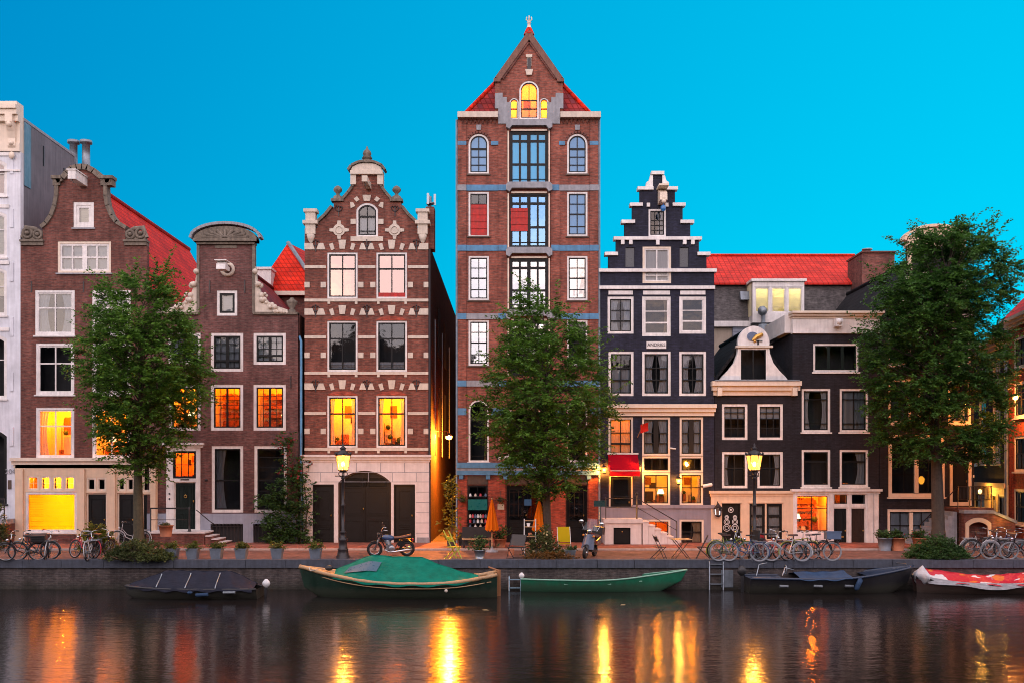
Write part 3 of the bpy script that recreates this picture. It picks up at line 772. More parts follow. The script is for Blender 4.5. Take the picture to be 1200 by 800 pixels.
# ---- 3 plum bell gable with shell pediment
h = House('canal_house', 'plum brick house with shell topped neck gable, blue grey plinth and dark green door', 172, 350)
scL = [(190, 367), (196, 366), (206, 364), (214, 360), (220, 352), (226, 346), (229, 338), (232, 322)]
h.seg('wall', M.brick_plum, [(172.5, 601), (349, 601), (349, 367), (298, 367), (298, 284), (232, 284), (232, 367), (172.5, 367)])
q = MB()
segp = [(228, 284)] + [(265 - 37 * math.cos(PI * i / 14), 281 - 15 * math.sin(PI * i / 14)) for i in range(15)] + [(302, 284)]
q.prism([h.pl(segp)], -.16, .32); o = h.put(q, 'pediment', M.stone_old)
q = MB()
for i in range(9):
    a_ = PI * (i + .5) / 9; x0_, z0_ = h.X(265), h.Z(280.5)
    q.tube([(x0_ - .15 * math.cos(a_), -.19, z0_ + .05 * math.sin(a_)), (x0_ - 1.05 * math.cos(a_), -.16, z0_ + .40 * math.sin(a_))], [.05, .09], 6)
q.build('shell_carving', M.stone_old, o)
q = MB(); arcp = [(265 - 39 * math.cos(PI * i / 16), 280 - 16 * math.sin(PI * i / 16)) for i in range(17)]
fascia(h, arcp, .12, -.24, .34).build('pediment_rim', M.stone_grey, o)
h.bx('neck_cornice', M.stone_old, 228, 280.5, 302, 284, -.26, .33)
h.bx('neck_cornice', M.stone_old, 231, 284.5, 299, 287, -.14, .32)
h.bx('name_tablet', M.stone_old, 252, 288, 278, 291, -.04, .02)
for xa in (232, 297): h.bx('neck_pilaster', M.stone_old, xa - 1.2, 287, xa + 2, 367, -.06, .2)
for s_ in (-1, 1):      # carved garlands beside the neck
    q = MB(); pts = [(265 + s_ * 34, 312), (265 + s_ * 36, 330), (265 + s_ * 41, 344), (265 + s_ * 50, 354), (265 + s_ * 60, 359), (265 + s_ * 72, 363), (265 + s_ * 72, 367), (265 + s_ * 34, 367)]
    q.prism([h.pl(pts)], -.02, .25)
    rr = random.Random(5)
    for k_ in range(26):
        u = rr.random(); px_ = 265 + s_ * (34 + 38 * u); top_ = 367 - (367 - 312) * (1 - u) ** 2.2
        q.ball((h.X(px_), rr.uniform(-.1, .0), h.Z(rr.uniform(top_, min(366, top_ + 18)))), rr.uniform(.06, .14), 7)
    h.put(q, 'gable_garland', M.stone)
    h.bx('shoulder_coping', M.stone_old, 265 + s_ * 58 - 26, 366, 265 + s_ * 58 + 26, 369, -.1, .3)
    q = MB(); q.lathe((h.X(265 + s_ * 76.5), .12, h.Z(367)), [(.16, 0), (.16, .15), (.09, .2), (.24, .45), (.25, .55), (.12, .62), (.08, .7)], 12); h.put(q, 'gable_urn', M.stone_old)
# hoist: round stone with a small bell-shaped beam head
q = MB(); q.torus((h.X(267), -.05, h.Z(316)), .26, .08, 'y', 22, 6); h.put(q, 'stone_ring', M.stone)
q = MB(); x_, z_ = h.X(267), h.Z(318)
q.box(x_ - .1, x_ + .1, -.95, .05, z_ - .02, z_ + .16); q.xprism([(-1.15, z_ - .12), (-.6, z_ - .12), (-.62, z_), (-.7, z_ + .16), (-.95, z_ + .24), (-1.1, z_ + .1)], x_ - .2, x_ + .2)
q.box(x_ - .26, x_ + .26, -1.2, -.55, z_ + .25, z_ + .29); h.put(q, 'hoist_beam', M.white)
h.anchors([(246, 336), (287, 336), (341, 447)], size=.28, plainbar=True)
h.win(254, 340.5, 278, 370, fw=.12, sash=M.black, sw=.1, cols=1, rows=(), cur='blind', sill=False)
for xa, xb, yb_ in ((197, 235, 426), (247, 285, 435), (297, 335, 427)):
    h.win(xa, 390, xb, yb_, fw=.13, sash=M.black, sw=.07, cols=4, rows=(.25, .5, (.76, .09)), bar=.025, thick=(2,), tbar=.13, cur='net', sill=False)
for i, (xa, xb) in enumerate(((198, 235), (247, 285), (297, 335))):
    h.win(xa, 450, xb, 504, fw=.13, sash=M.black, sw=.06, cols=4, rows=(.22, .44, .66), bar=.02, thick=(2,), tbar=.09, room=('amber', 'orange', 'orange')[i], cur=('lamp:.55', '', 'lamp:.85')[i], sill=False, rail=i != 0, power=.85)
h.win(248, 522, 285, 602 - 2, fw=.13, sash=M.black, sw=.06, cols=1, rows=((.52, .06),), cur='left:.4', sill=False)
h.win(298, 522, 336, 602 - 2, fw=.13, sash=M.black, sw=.06, cols=1, rows=(.14, .3, (.52, .06), .7), cur='', sill=False)
h.seg('plinth', M.plaster_blue, [(172.5, BASE + 1), (349, BASE + 1), (349, 601.2), (172.5, 601.2)], -.04, .34)
# door with surround
h.segs[0]['o'] = h.pl([(172.5, 601), (195, 601), (195, 522), (235, 522), (235, 601), (349, 601), (349, 367), (298, 367), (298, 284), (232, 284), (232, 367), (172.5, 367)])
h.segs[1]['o'] = h.pl([(172.5, BASE + 1), (195, BASE + 1), (195, 601.2), (172.5, 601.2)])
h.seg('plinth', M.plaster_blue, [(235, BASE + 1), (349, BASE + 1), (349, 601.2), (235, 601.2)], -.04, .34)
h.seg('door_surround', M.white, [(195, BASE), (235, BASE), (235, 522), (195, 522)], -.05, .35)
h.cornice(193, 518.5, 238, 524, M.white, .22, 'door_cornice', 2)
h.win(203, 528, 230, 560, fw=.05, frame=M.black, cols=3, rows=(.5,), bar=.03, room='red', sill=False, name='transom_light', label='transom light glowing orange above the dark green door', power=1.3)
h.door(204, 564, 230, 621, M.blackgreen, frame=M.white, fw=.05, knob=.62, panels=((.12, .45, .06, .36), (.55, .88, .06, .36), (.12, .45, .42, .95), (.55, .88, .42, .95)))
h.bx('name_plate', M.letter, 212, 560.6, 222, 562.2, -.06, -.045)
q = MB(); x_, z_ = h.X(217), h.Z(581); q.torus((x_, .035, z_), .06, .014, 'y', 14, 5); q.ball((x_, .03, z_ + .06), .03, 8); h.put(q, 'door_knocker', M.brass)
for yy in (578, 584): 
    q = MB(); q.ball((h.X(199), -.055, h.Z(yy)), .045, 8, sc=(1, .5, 1)); h.put(q, 'door_bell', M.iron)
q = MB(); q.ball((h.X(242), -.02, h.Z(562)), .06, 10, sc=(1, .7, 1)); h.put(q, 'door_bell', M.iron)
for xa, xb in ((247, 285), (297, 322)):     # barred basement openings
    a, b_, c, d = h.R(xa, 613, xb, 643); y_, T_ = h.hole([(a, c), (b_, c), (b_, d), (a, d)])
    q = MB().box(a, b_, y_ + .2, y_ + .25, c, d); o = h.put(q, 'basement_window', M.room_dark); q = MB()
    n = 9 if xb == 285 else 6
    for k_ in range(n): xx = a + (b_ - a) * (k_ + .5) / n; q.box(xx - .016, xx + .016, y_ + .05, y_ + .08, c, d); q.ball((xx, y_ - .01, d - .04), .05, 6)
    for zz in (c + .12, d - .12): q.box(a, b_, y_ + .04, y_ + .052, zz - .02, zz + .02)
    q.build('window_bars', M.iron, o)
h.body(M.brick_plum, 368, 13)
h.roof(M.tile_plum, 172.5, 349, 395, 265, 298, .36, 13)
q = MB(); x_ = h.X(353.2); q.tube([(x_, -.06, h.Z(640)), (x_, -.06, h.Z(400)), (x_ - .1, .1, h.Z(394))], .055, 8); h.put(q, 'drainpipe', M.stone_blue)
h.finish()

# ---- 4 striped house with trapgable
h = House('canal_house', 'red brick house with white stone bands, curved gable and arched carriage door', 357, 502)
G = [(357, 533), (502, 533), (502, 268), (489, 268), (488, 262), (478, 253), (470, 243), (470, 236), (459, 236), (451, 227), (446, 220), (444, 216), (448, 205), (412, 205), (416, 216), (414, 220), (409, 227), (401, 236), (391, 236), (391, 243), (383, 253), (373, 262), (371, 268), (357, 268)]
h.seg('wall', M.brick_stripe, G)
for side in (-1, 1):
    m_ = lambda p: 430 + side * (p - 430)
    h.put(fascia(h, [(m_(488.5), 262.5), (m_(478), 253), (m_(470), 243)][::1 if side < 0 else -1] , .12, -.10, .33), 'gable_coping', M.stone_old)
    h.put(fascia(h, [(m_(459), 236), (m_(451), 227), (m_(446), 220), (m_(444), 215)][::1 if side < 0 else -1], .12, -.10, .33), 'gable_coping', M.stone_old)
    q = MB(); x_ = h.X(m_(464.5)); z_ = h.Z(236)
    q.box(x_ - .28, x_ + .28, -.12, .34, z_ - .02, z_ + .1); q.lathe((x_, .1, z_ + .1), [(.22, 0), (.2, .12), (.08, .2), (.08, .27), (.19, .38), (.2, .46), (.13, .56), (.03, .62)], 12); h.put(q, 'gable_finial', M.stone_old)
    q = MB(); x_ = h.X(m_(495.5)); zt = h.Z(246)
    q.box(x_ - .30, x_ + .30, -.22, .3, zt - .14, zt); q.box(x_ - .22, x_ + .22, -.16, .29, zt - .52, zt - .142); q.box(x_ - .33, x_ + .33, -.26, .3, zt - .68, zt - .522); q.box(x_ - .22, x_ + .22, -.18, .28, zt - 1.12, zt - .682)
    q.lathe((x_, -.04, zt - 1.5), [(.04, 0), (.12, .1), (.2, .36)], 10); h.put(q, 'corner_console', M.stone)
q = MB(); x_ = h.X(430)
q.box(h.X(411), h.X(449), -.2, .36, h.Z(205.5), h.Z(201)); 
q.prism([h.pl([(412, 201), (448, 201), (447, 197), (440, 193.5), (430, 192), (420, 193.5), (413, 197)])], -.14, .3)
for xa in (411, 442.5): q.box(h.X(xa), h.X(xa + 6.5), -.12, .34, h.Z(217), h.Z(205.6))
h.put(q, 'gable_top', M.stone)
h.put(fascia(h, [(409.5, 201), (413, 196), (421, 192.3), (430, 191), (439, 192.3), (447, 196), (450.5, 201)], .1, -.22, .36), 'pediment_rim', M.stone_old)
q = MB(); q.lathe((x_, .05, h.Z(192)), [(.3, 0), (.22, .12), (.12, .2), (.24, .24), (.16, .38), (.2, .44), (.16, .56), (.06, .66), (.03, .78)], 12); h.put(q, 'crowning_finial', M.stone_old)
h.hoist(432, 219, .24, .26, 1.3, M.stone, False)
h.win(417.5, 238, 443, 278, rise=8, fw=.09, sash=M.black, sw=.06, cols=2, rows=((.38, .08), .86), bar=.04, cur='net:.6', sill=False)
def stones(pts):
    q = MB()
    for p in pts: q.prism([h.pl(p)], -.045, .05)
    return q
q = stones([[(411, 283), (449, 283), (449, 277.5), (411, 277.5)], [(426.5, 236), (433.5, 236), (435, 229), (425, 229)], [(418, 237), (421.5, 234.5), (418.5, 230.5), (414.5, 233.5)], [(442, 237), (438.5, 234.5), (441.5, 230.5), (445.5, 233.5)],
     [(411, 244.5), (416.5, 242), (414, 237.5), (410.5, 237.5)], [(449, 244.5), (443.5, 242), (446, 237.5), (449.5, 237.5)], [(411, 263), (417, 263), (417, 257), (411, 257)], [(443.5, 263), (449.5, 263), (449.5, 257), (443.5, 257)]])
h.put(q, 'window_stones', M.stone)
for cx_ in (397.5, 462.5):
    q = MB(); x_, z_ = h.X(cx_), h.Z(270); q.prism([[(x_ + .27 * math.cos(2 * PI * i / 20), z_ + .27 * math.sin(2 * PI * i / 20)) for i in range(20)]], -.06, .04)
    q.prism([[(x_ - .09, z_ + .2), (x_ + .09, z_ + .2), (x_ + .07, z_ + .42), (x_ - .07, z_ + .42)]], -.05, .04); q.prism([[(x_ - .09, z_ - .2), (x_ + .09, z_ - .2), (x_ + .07, z_ - .4), (x_ - .07, z_ - .4)]], -.05, .04)
    q.prism([[(x_ + .2, z_ - .09), (x_ + .2, z_ + .09), (x_ + .43, z_ + .06), (x_ + .43, z_ - .06)]], -.05, .04); q.prism([[(x_ - .2, z_ - .09), (x_ - .2, z_ + .09), (x_ - .43, z_ + .06), (x_ - .43, z_ - .06)]], -.05, .04)
    q.torus((x_, -.07, z_), .16, .025, 'y', 20, 5); h.put(q, 'stone_cartouche', M.stone)
h.anchors([(397, 248), (463, 248)], size=.22)
for f_, (yt, yb_, ri) in enumerate(((296, 350, 0), (376, 435, 0), (463, 524, 0))):
    yl = (288.5, 365, 452)[f_]; rows_ = ((.34, .07),)
    for k_, (xa, xb) in enumerate(((383.5, 419), (441, 477))):
        kw = dict(fw=.08, frame=M.white, sash=M.black, sw=.06, cols=2, bar=.05, rows=rows_, sill=False)
        if f_ == 0: h.win(xa, yt, xb, yb_, glass=M.glass_pink, label='window mirroring the rosy dusk sky', **kw)
        elif f_ == 1: h.win(xa, yt, xb, yb_, cur='net:.18', low=1, **kw)
        else: h.win(xa, yt, xb, yb_, room='amber', cur='sides:.22', power=1.25, **kw)
        if f_ == 0 and k_ == 1: h.bx('red_window_box', M.blind_red, xa + 2.5, 343, xb - 2.5, 349, .03, .05)
    # stone bands: tapering end blocks, keystones and voussoirs over each window
    t_ = 4.2
    P_ = []
    for xa, xb in ((357, 369), (371, 381.5), (421, 429), (431, 439), (478.5, 487), (489.5, 502)):
        P_.append([(xa, yl + t_), (xb, yl + t_), (xb - (2.5 if xb < 500 else 0), yl - t_ + 1), (xa + (2.5 if xa > 358 else 0), yl - t_ + 1)])
    for cx_ in (401.2, 459):
        P_.append([(cx_ - 3, yl + 3.5), (cx_ + 3, yl + 3.5), (cx_ + 4.5, yl - 7), (cx_ - 4.5, yl - 7)])
        for s_ in (-1, 1): P_.append([(cx_ + s_ * 9, yl + 4), (cx_ + s_ * 13, yl + 5), (cx_ + s_ * 15.5, yl - 2), (cx_ + s_ * 11, yl - 3.5)])
    ym = yt + 17 + f_ * 2
    for xa, xb in ((357, 382), (420, 440), (478, 502)): P_.append([(xa, ym + 1.7), (xb, ym + 1.7), (xb, ym - 1.7), (xa, ym - 1.7)])
    yq = ym + 21
    for xa, xb in ((357, 363), (376, 382), (420, 426), (434, 440), (478, 484), (496.5, 502)): P_.append([(xa, yq + 3.2), (xb, yq + 3.2), (xb, yq - 3.2), (xa, yq - 3.2)])
    P_.append([(357, yb_ + 3.6), (502, yb_ + 3.6), (502, yb_ + .3), (357, yb_ + .3)])
    for xa in (384, 416, 442, 474): P_.append([(xa, yb_ + 6.5), (xa + 3, yb_ + 6.5), (xa + 3, yb_ + 3.7), (xa, yb_ + 3.7)])
    h.put(stones(P_), 'stone_bands', M.stone)
    h.anchors([(370, yl), (430, yl), (488, yl)], size=.26)
    for k_, (xa, xb) in enumerate(((383.5, 419), (441, 477))):
        if f_: 
            q = MB(); q.prism([h.pl([(xa - 1, yt - .2), (xb + 1, yt - .2), (xb - 6, yt - 4), ((xa + xb) / 2, yt - 5.2), (xa + 6, yt - 4)])], -.02, .04); h.put(q, 'window_arch', M.brick_red)
h.seg('stone_base', M.stone_pale, [(355.5, BASE), (503, BASE), (503, 533.2), (355.5, 533.2)], -.05, .38)
h.cornice(354.5, 532.5, 504, 541, M.stone_pale, .22)
q = MB()
for yj in (553, 564): 
    q.box(h.X(355.3), h.X(503.1), -.054, -.03, h.Z(yj) - .012, h.Z(yj) + .012)
for yj in (576, 588, 600, 612, 624):
    for xa, xb in ((355.3, 365.5), (487.5, 503.1)): q.box(h.X(xa), h.X(xb), -.054, -.03, h.Z(yj) - .012, h.Z(yj) + .012)
for k_, xj in enumerate(range(362, 502, 14)):
    yt_, yb2 = ((542, 553), (553, 564))[k_ % 2]; q.box(h.X(xj) - .012, h.X(xj) + .012, -.0545, -.03, h.Z(yb2), h.Z(yt_))
h.put(q, 'joint_lines', M.stone_grey)
for xa, xb in ((355, 364), (489, 503.5)): h.bx('plinth_block', M.stone_grey, xa, 629, xb, 642, -.09, -.04)
h.door(366.5, 567, 391.5, 638, M.black, frame=M.black, fw=.06, panels=((.16, .84, .06, .2), (.16, .84, .26, .34), (.16, .84, .42, .92)))
h.door(461.5, 567, 486.5, 638, M.black, frame=M.black, fw=.06, panels=((.16, .84, .06, .2), (.16, .84, .26, .34), (.16, .84, .42, .92)))
h.door(396.5, 551, 458.5, 638, M.black, rise=14, frame=M.oak, fw=.07, leaves=2, panels=((.08, .92, .04, .34), (.08, .92, .40, .74), (.1, .9, .78, .93)), name='carriage_door', glaz=(.06, .94, .80, .92))
h.bx('letterbox', M.brass, 375, 601, 383, 603, .09, .13)
q = MB()
for cx_ in (401, 455): q.box(h.X(cx_) - .02, h.X(cx_) + .02, -.07, -.05, h.Z(640), h.Z(560))
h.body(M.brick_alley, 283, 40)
h.roof(M.tile_dark, 357, 502, 283, 430, 222, .36, 40)
q = MB(); q.box(h.X(498), h.X(508), .35, 1.1, h.Z(290), h.Z(240)); ch = h.put(q, 'chimney', M.brick_stripe)
q = MB(); x_ = h.X(503); z_ = h.Z(240)
q.tube([(x_, .7, z_), (x_, .7, z_ + .55)], .05, 8)
for a_ in (0, 2.1, 4.2): q.box(x_ + .2 * math.cos(a_) - .05, x_ + .2 * math.cos(a_) + .05, .7 + .2 * math.sin(a_) - .04, .7 + .2 * math.sin(a_) + .04, z_ + .15, z_ + .65)
q.lathe((x_, .7, z_ + .2), [(.2, 0), (.2, .06)], 10); q.build('antenna', M.steel, ch)
q = MB(); x_ = h.X(503.3); q.tube([(x_, .02, h.Z(640)), (x_, .02, h.Z(292))], .06, 8); h.put(q, 'drainpipe', M.iron)
for yy, za, zb in ((6, 9, 11.5), (11, 9, 11.5), (6, 5, 7.5), (11, 5, 7.5)):
    q = MB(); xx = h.X(502); q.box(xx + .002, xx + .05, yy, yy + 1.1, za, zb); h.put(q, 'side_window', M.room_dark)
for yy in (3, 8, 14):
    q = MB(); xx = h.X(502); q.box(xx + .06, xx + .10, yy, yy + .05, 4, 10.5); h.put(q, 'side_pipe', M.zinc)
h.finish()

# ---- 5 tall warehouse
h = House('warehouse', 'tallest house, narrow red brick warehouse with blue stone bands and steep pointed gable', 536, 701)
h.root['category'] = 'house'
h.seg('wall', M.brick_tower, [(536.5, BASE), (701, BASE), (701, 138), (659.5, 138), (659.5, 94), (620, 38.5), (580, 94), (580, 138), (536.5, 138)])
# raking coping
h.put(fascia(h, [(579, 95), (580, 92), (619.6, 36.5)], -.26, -.12, .36), 'gable_coping', M.stone_brown)
h.put(fascia(h, [(620.6, 36.8), (659.5, 92), (660.5, 95)], -.26, -.115, .355), 'gable_coping', M.stone_brown)
h.put(fascia(h, [(588, 92), (619.8, 47)], -.10, -.08, .05), 'gable_moulding', M.brick_brown)
h.put(fascia(h, [(620.2, 47), (652, 92)], -.10, -.08, .05), 'gable_moulding', M.brick_brown)
for xa in (578.5, 653): h.bx('gable_foot', M.stone_brown, xa, 93, xa + 8, 97, -.13, .35)
q = MB(); x_ = h.X(620); q.lathe((x_, .1, h.Z(40)), [(.25, 0), (.2, .12), (.12, .3), (.08, .32)], 10); o = h.put(q, 'finial', M.tile_red)
q = MB(); q.lathe((x_, .1, h.Z(32)), [(.10, 0), (.06, .2), (.1, .24), (.05, .3)], 8)
for a_ in range(4): q.tube([(x_, .1, h.Z(25)), (x_ + .13 * math.cos(a_ * PI / 2), .1 + .13 * math.sin(a_ * PI / 2), h.Z(22)), (x_ + .1 * math.cos(a_ * PI / 2), .1 + .1 * math.sin(a_ * PI / 2), h.Z(19))], .03, 5)
q.tube([(x_, .1, h.Z(25)), (x_, .1, h.Z(17))], [.05, .02], 6); q.build('finial_crown', M.stone, o)
q = MB(); q.box(x_ - .1, x_ + .1, -.05, .05, h.Z(78), h.Z(68)); q.prism([h.pl([(617, 89), (623, 89), (624.5, 82.5), (615.5, 82.5)])], -.12, .05); q.box(x_ - .14, x_ + .14, -.1, .05, h.Z(68), h.Z(65)); h.put(q, 'niche', M.stone)
q = MB(); q.box(x_ - .08, x_ + .08, -.07, -.04, h.Z(82), h.Z(69)); h.put(q, 'niche_slot', M.iron)
for s_ in (-1, 1):      # stepped white stones beside the attic window
    m_ = lambda p: 620 + s_ * (p - 620)
    q = MB()
    for xa, xb, ya, yb_ in ((641, 646, 121, 146), (646.02, 651, 115, 146), (651.02, 656, 110, 146), (656.02, 660, 110.3, 128)):
        q.box(h.X(m_(xa)), h.X(m_(xb)), -.10, .05, h.Z(yb_), h.Z(ya))
    h.put(q, 'gable_stones', M.stone_grey)
    h.bx('eaves_cornice', M.stone, m_(656.5), 133.5, m_(703.5), 140, -.3, .33)
    q = MB()
    for k_ in range(9): xx = m_(660 + k_ * 4.7); q.prism([h.pl([(xx - 1.9, 140.2), (xx + 1.9, 140.2), (xx, 146)])], -.06, .02)
    h.put(q, 'corbel_frieze', M.brick_brown)
# attic window lit: tall middle arch and two half height side lights
h.win(608.5, 95, 631.5, 140, rise=11.5, fw=.07, sash=M.oak, sw=.04, cols=2, rows=((.5, .05), (.74, .05)), room='amber', furn=True, glass=M.glass_clear, sill=False, power=.55, label='arched attic window glowing orange')
h.win(597, 115, 607.8, 140, rise=5.4, fw=.05, sash=M.oak, sw=.03, cols=1, rows=((.5, .05),), room='amber', furn=False, glass=M.glass_clear, sill=False, power=.7)
h.win(632.2, 115, 643, 140, rise=5.4, fw=.05, sash=M.oak, sw=.03, cols=1, rows=((.5, .05),), room='amber', furn=False, glass=M.glass_clear, sill=False, power=.7)
def bay(y0, y1, **kw):      # middle loading bay with a heavy stone head
    q = MB(); q.prism([h.pl([(593, y0 - 3), (593, y0 - 9), (596, y0 - 12), (644, y0 - 12), (647, y0 - 9), (647, y0 - 3), (643, y0 - 1), (640, y0 - 5), (600, y0 - 5), (597, y0 - 1)])], -.26, .04); h.put(q, 'bay_head', M.stone_grey)
    q = MB()
    for xa in (594.8, 642.8): q.box(h.X(xa), h.X(xa + 1.6), -.06, .03, h.Z(y1), h.Z(y0))
    q.box(h.X(599), h.X(641), -.055, .03, h.Z(y0), h.Z(y0 - 2)); h.put(q, 'bay_trim', M.cream)
    return h.win(597, y0, 642.5, y1, fw=.07, frame=M.black, sash=M.black, sw=.07, cols=4, bar=.09, thick=(2,), tbar=.16, rows=((.16, .11), (.62, .1)), sill=False, low=1, **kw)
SIDE = ((549, 573), (664.5, 688.5))
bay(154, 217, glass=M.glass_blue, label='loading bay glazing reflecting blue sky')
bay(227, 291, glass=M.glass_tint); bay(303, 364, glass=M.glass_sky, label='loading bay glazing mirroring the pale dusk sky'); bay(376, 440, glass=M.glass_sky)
for k_, (xa, xb) in enumerate(SIDE):
    kw = dict(fw=.08, sash=M.black, sw=.05, cols=2, bar=.04, sill=M.brown)
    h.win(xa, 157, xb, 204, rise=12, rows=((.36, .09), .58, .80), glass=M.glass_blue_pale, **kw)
    q = MB(); q.prism([h.pl([((xa + xb) / 2 - 2.5, 153), ((xa + xb) / 2 + 2.5, 153), ((xa + xb) / 2 + 3, 147), ((xa + xb) / 2 - 3, 147)])], -.07, .03); h.put(q, 'keystone', M.stone_grey)
    fr_ = h.put(fascia(h, [((xa + xb) / 2 - 15 * math.cos(PI * i / 12), 169 - 15 * math.sin(PI * i / 12)) for i in range(13)], -.09, -.05, .02), 'window_arch', M.brick_brown)
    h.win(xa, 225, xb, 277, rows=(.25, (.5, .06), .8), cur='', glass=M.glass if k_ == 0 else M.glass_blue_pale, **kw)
    h.win(xa, 300, xb, 352, rows=(.25, (.5, .06), .78), glass=M.glass_sky, label='window mirroring the pale dusk sky', **kw)
    h.win(xa, 375, xb, 428, rows=(.25, (.5, .06), .78), cur='bpink:.3', glass=M.glass_sky, **kw)
    h.win(xa, 468, xb, 541, rise=12, rows=((.3, .12),), fw=.08, sash=M.black, sw=.04, cols=1, sill=M.white, low=1, cur='tan:.2' if k_ == 0 else '')
q = MB(); a, b_, c, d = h.R(551.5, 240, 570.5, 276)     # red shutters in two windows
for k_ in range(9): q.box(a, b_, .012 + .022 * (k_ % 2), .05, c + (d - c) * k_ / 9 + .006, c + (d - c) * (k_ + 1) / 9)
h.put(q, 'red_blind', M.blind_red)
q = MB(); a, b_, c, d = h.R(598.5, 244, 618.5, 271)
for k_ in range(7): q.box(a, b_, .012 + .022 * (k_ % 2), .05, c + (d - c) * k_ / 7 + .006, c + (d - c) * (k_ + 1) / 7)
h.put(q, 'red_blind', M.blind_red)
h.win(594.5, 480, 642, 541, fw=.08, sash=M.black, sw=.04, cols=1, rows=((.06, .03),), sill=M.white, low=1)
q = MB(); a, b_, c, d = h.R(606, 464, 626, 480); q.prism([h.pl([(600, 480), (640, 480), (638, 466), (630, 458), (620, 455), (610, 458), (602, 466)])], -.05, .02); h.put(q, 'blind_arch', M.brick_brown)
# stone bands, each in pieces of differing tone between the bays
for yb_ in (220.5, 291, 371, 449):
    for xa, xb in ((536, 546.5), (546.6, 584), (584.1, 594), (646, 655), (655.1, 691), (691.1, 701.6)): h.bx('stone_band', M.stone_blue if (xa * 7 + yb_) % 3 > .5 else M.stone_grey, xa, yb_ - 3.4, xb, yb_ + 3.4, -.05 if xa in (546.6, 655.1) else -.08, .05)
for xa, xb in ((536, 546.5), (575.5, 584), (655, 662), (691, 701.5)):
    h.bx('stone_band', M.stone_blue, xa, 166, xb, 170.5, -.06, .05); h.bx('stone_band', M.stone_blue, xa, 478, xb, 486, -.06, .05)
for xa, xb in ((584.2, 594), (646, 654.8)): h.bx('stone_band', M.stone_blue, xa, 478, xb, 486, -.06, .05)
h.bx('string_course', M.stone_blue, 535.5, 541.5, 702, 548, -.14, .05); h.bx('string_course', M.stone_blue, 535.5, 551, 702, 556, -.16, .05); h.bx('string_course', M.stone_grey, 535.8, 548.1, 701.8, 550.9, -.10, .05)
for xa in (537, 568.5, 589, 641, 659.5, 686.5): h.bx('corbel', M.stone_blue, xa + 1, 556.1, xa + 6, 561, -.14, .02)
for xa, xb in ((536.5, 546.5), (584, 594.3), (645.8, 656), (691, 701)):      # shallow brick pilasters
    h.bx('pilaster', M.brick_tower, xa, 141, xb, 541, -.045, .02); 
for xa, xb in ((536.5, 547), (572.5, 592), (643.5, 662), (689.5, 701)): h.bx('pilaster', M.brick_red, xa, 561.2, xb, 644, -.07, .02)
# ground floor openings
for xa, xb, lv in ((548, 571.5, 1), (593.5, 642.5, 2), (663.5, 688, 1)): h.bx('door_lintel', M.brown, xa, 557, xb, 567, -.03, .06)
h.win(548, 568, 571.5, 636, fw=.06, frame=M.black, sash=M.black, sw=.03, cols=2, rows=(.3,), bar=.02, sill=False, name='shop_window', label='dark shop window hung with small items')
h.door(593.5, 568, 642.5, 637, M.black, frame=M.black, leaves=2, fw=.06, panels=((.1, .9, .05, .2), (.1, .9, .25, .38)), glaz=(.04, .96, .42, .94))
h.door(663.5, 568, 688, 637, M.black, frame=M.black, fw=.06, panels=((.1, .9, .05, .3),), glaz=(.15, .85, .4, .92))
for cx_, n in ((605, 4), (631, 4), (676, 4)):
    q = MB()
    for k_ in range(n): xx = h.X(cx_ - 8 + 16 * k_ / (n - 1)); q.box(xx - .012, xx + .012, .10, .112, h.Z(605), h.Z(574))
    for zz in (576, 590, 603): q.box(h.X(cx_ - 9), h.X(cx_ + 9), .095, .11, h.Z(zz) - .012, h.Z(zz) + .012)
    h.put(q, 'door_grille', M.oak)
h.body(M.brick_tower, 136, 42)
# hipped roof behind the gable
q = MB(); e = h.Z(135); a, b_ = h.X(540), h.X(697); zr = h.Z(42) + .2; xm = h.X(620)
q.add([(a, .36, e), (b_, .36, e), (b_, 41.5, e), (a, 41.5, e), (xm, 1.9, zr), (xm, 39, zr)], [(1, 2, 5, 4), (2, 3, 5), (3, 0, 4, 5), (3, 2, 1, 0)])
for e0, e1 in ((a, h.X(582)), (b_, h.X(657.5))):
    s_ = (e1 - e0) / (xm - e0); q.add([(e0, .36, e), (e1, .36, e), (e1, .36 + 1.54 * s_, e + (zr - e) * s_)], [(0, 1, 2)])
rf = h.put(q, 'roof', M.tile_plum)
q = MB(); q.tube([(a, .36, e), (xm, 1.9, zr)], .10, 6); q.tube([(b_, .36, e), (xm, 1.9, zr)], .10, 6); q.tube([(xm, 1.9, zr), (xm, 39, zr)], .1, 6); q.build('hip_tiles', M.tile_red, rf)
q = MB(); q.prism([[(h.X(580), h.Z(138)), (h.X(659.5), h.Z(138)), (h.X(659.5), h.Z(94)), (xm, h.Z(40)), (h.X(580), h.Z(94))], [(h.X(584), h.Z(136)), (h.X(655.5), h.Z(136)), (h.X(655.5), h.Z(96)), (xm, h.Z(47)), (h.X(584), h.Z(96))]], .31, 2.6); h.put(q, 'dormer_roof', M.tile_plum)
for xa in (535.3, 702.2):
    q = MB(); q.tube([(h.X(xa), -.04, h.Z(640)), (h.X(xa), -.04, h.Z(141))], .05, 8); h.put(q, 'drainpipe', M.zinc)
h.finish()
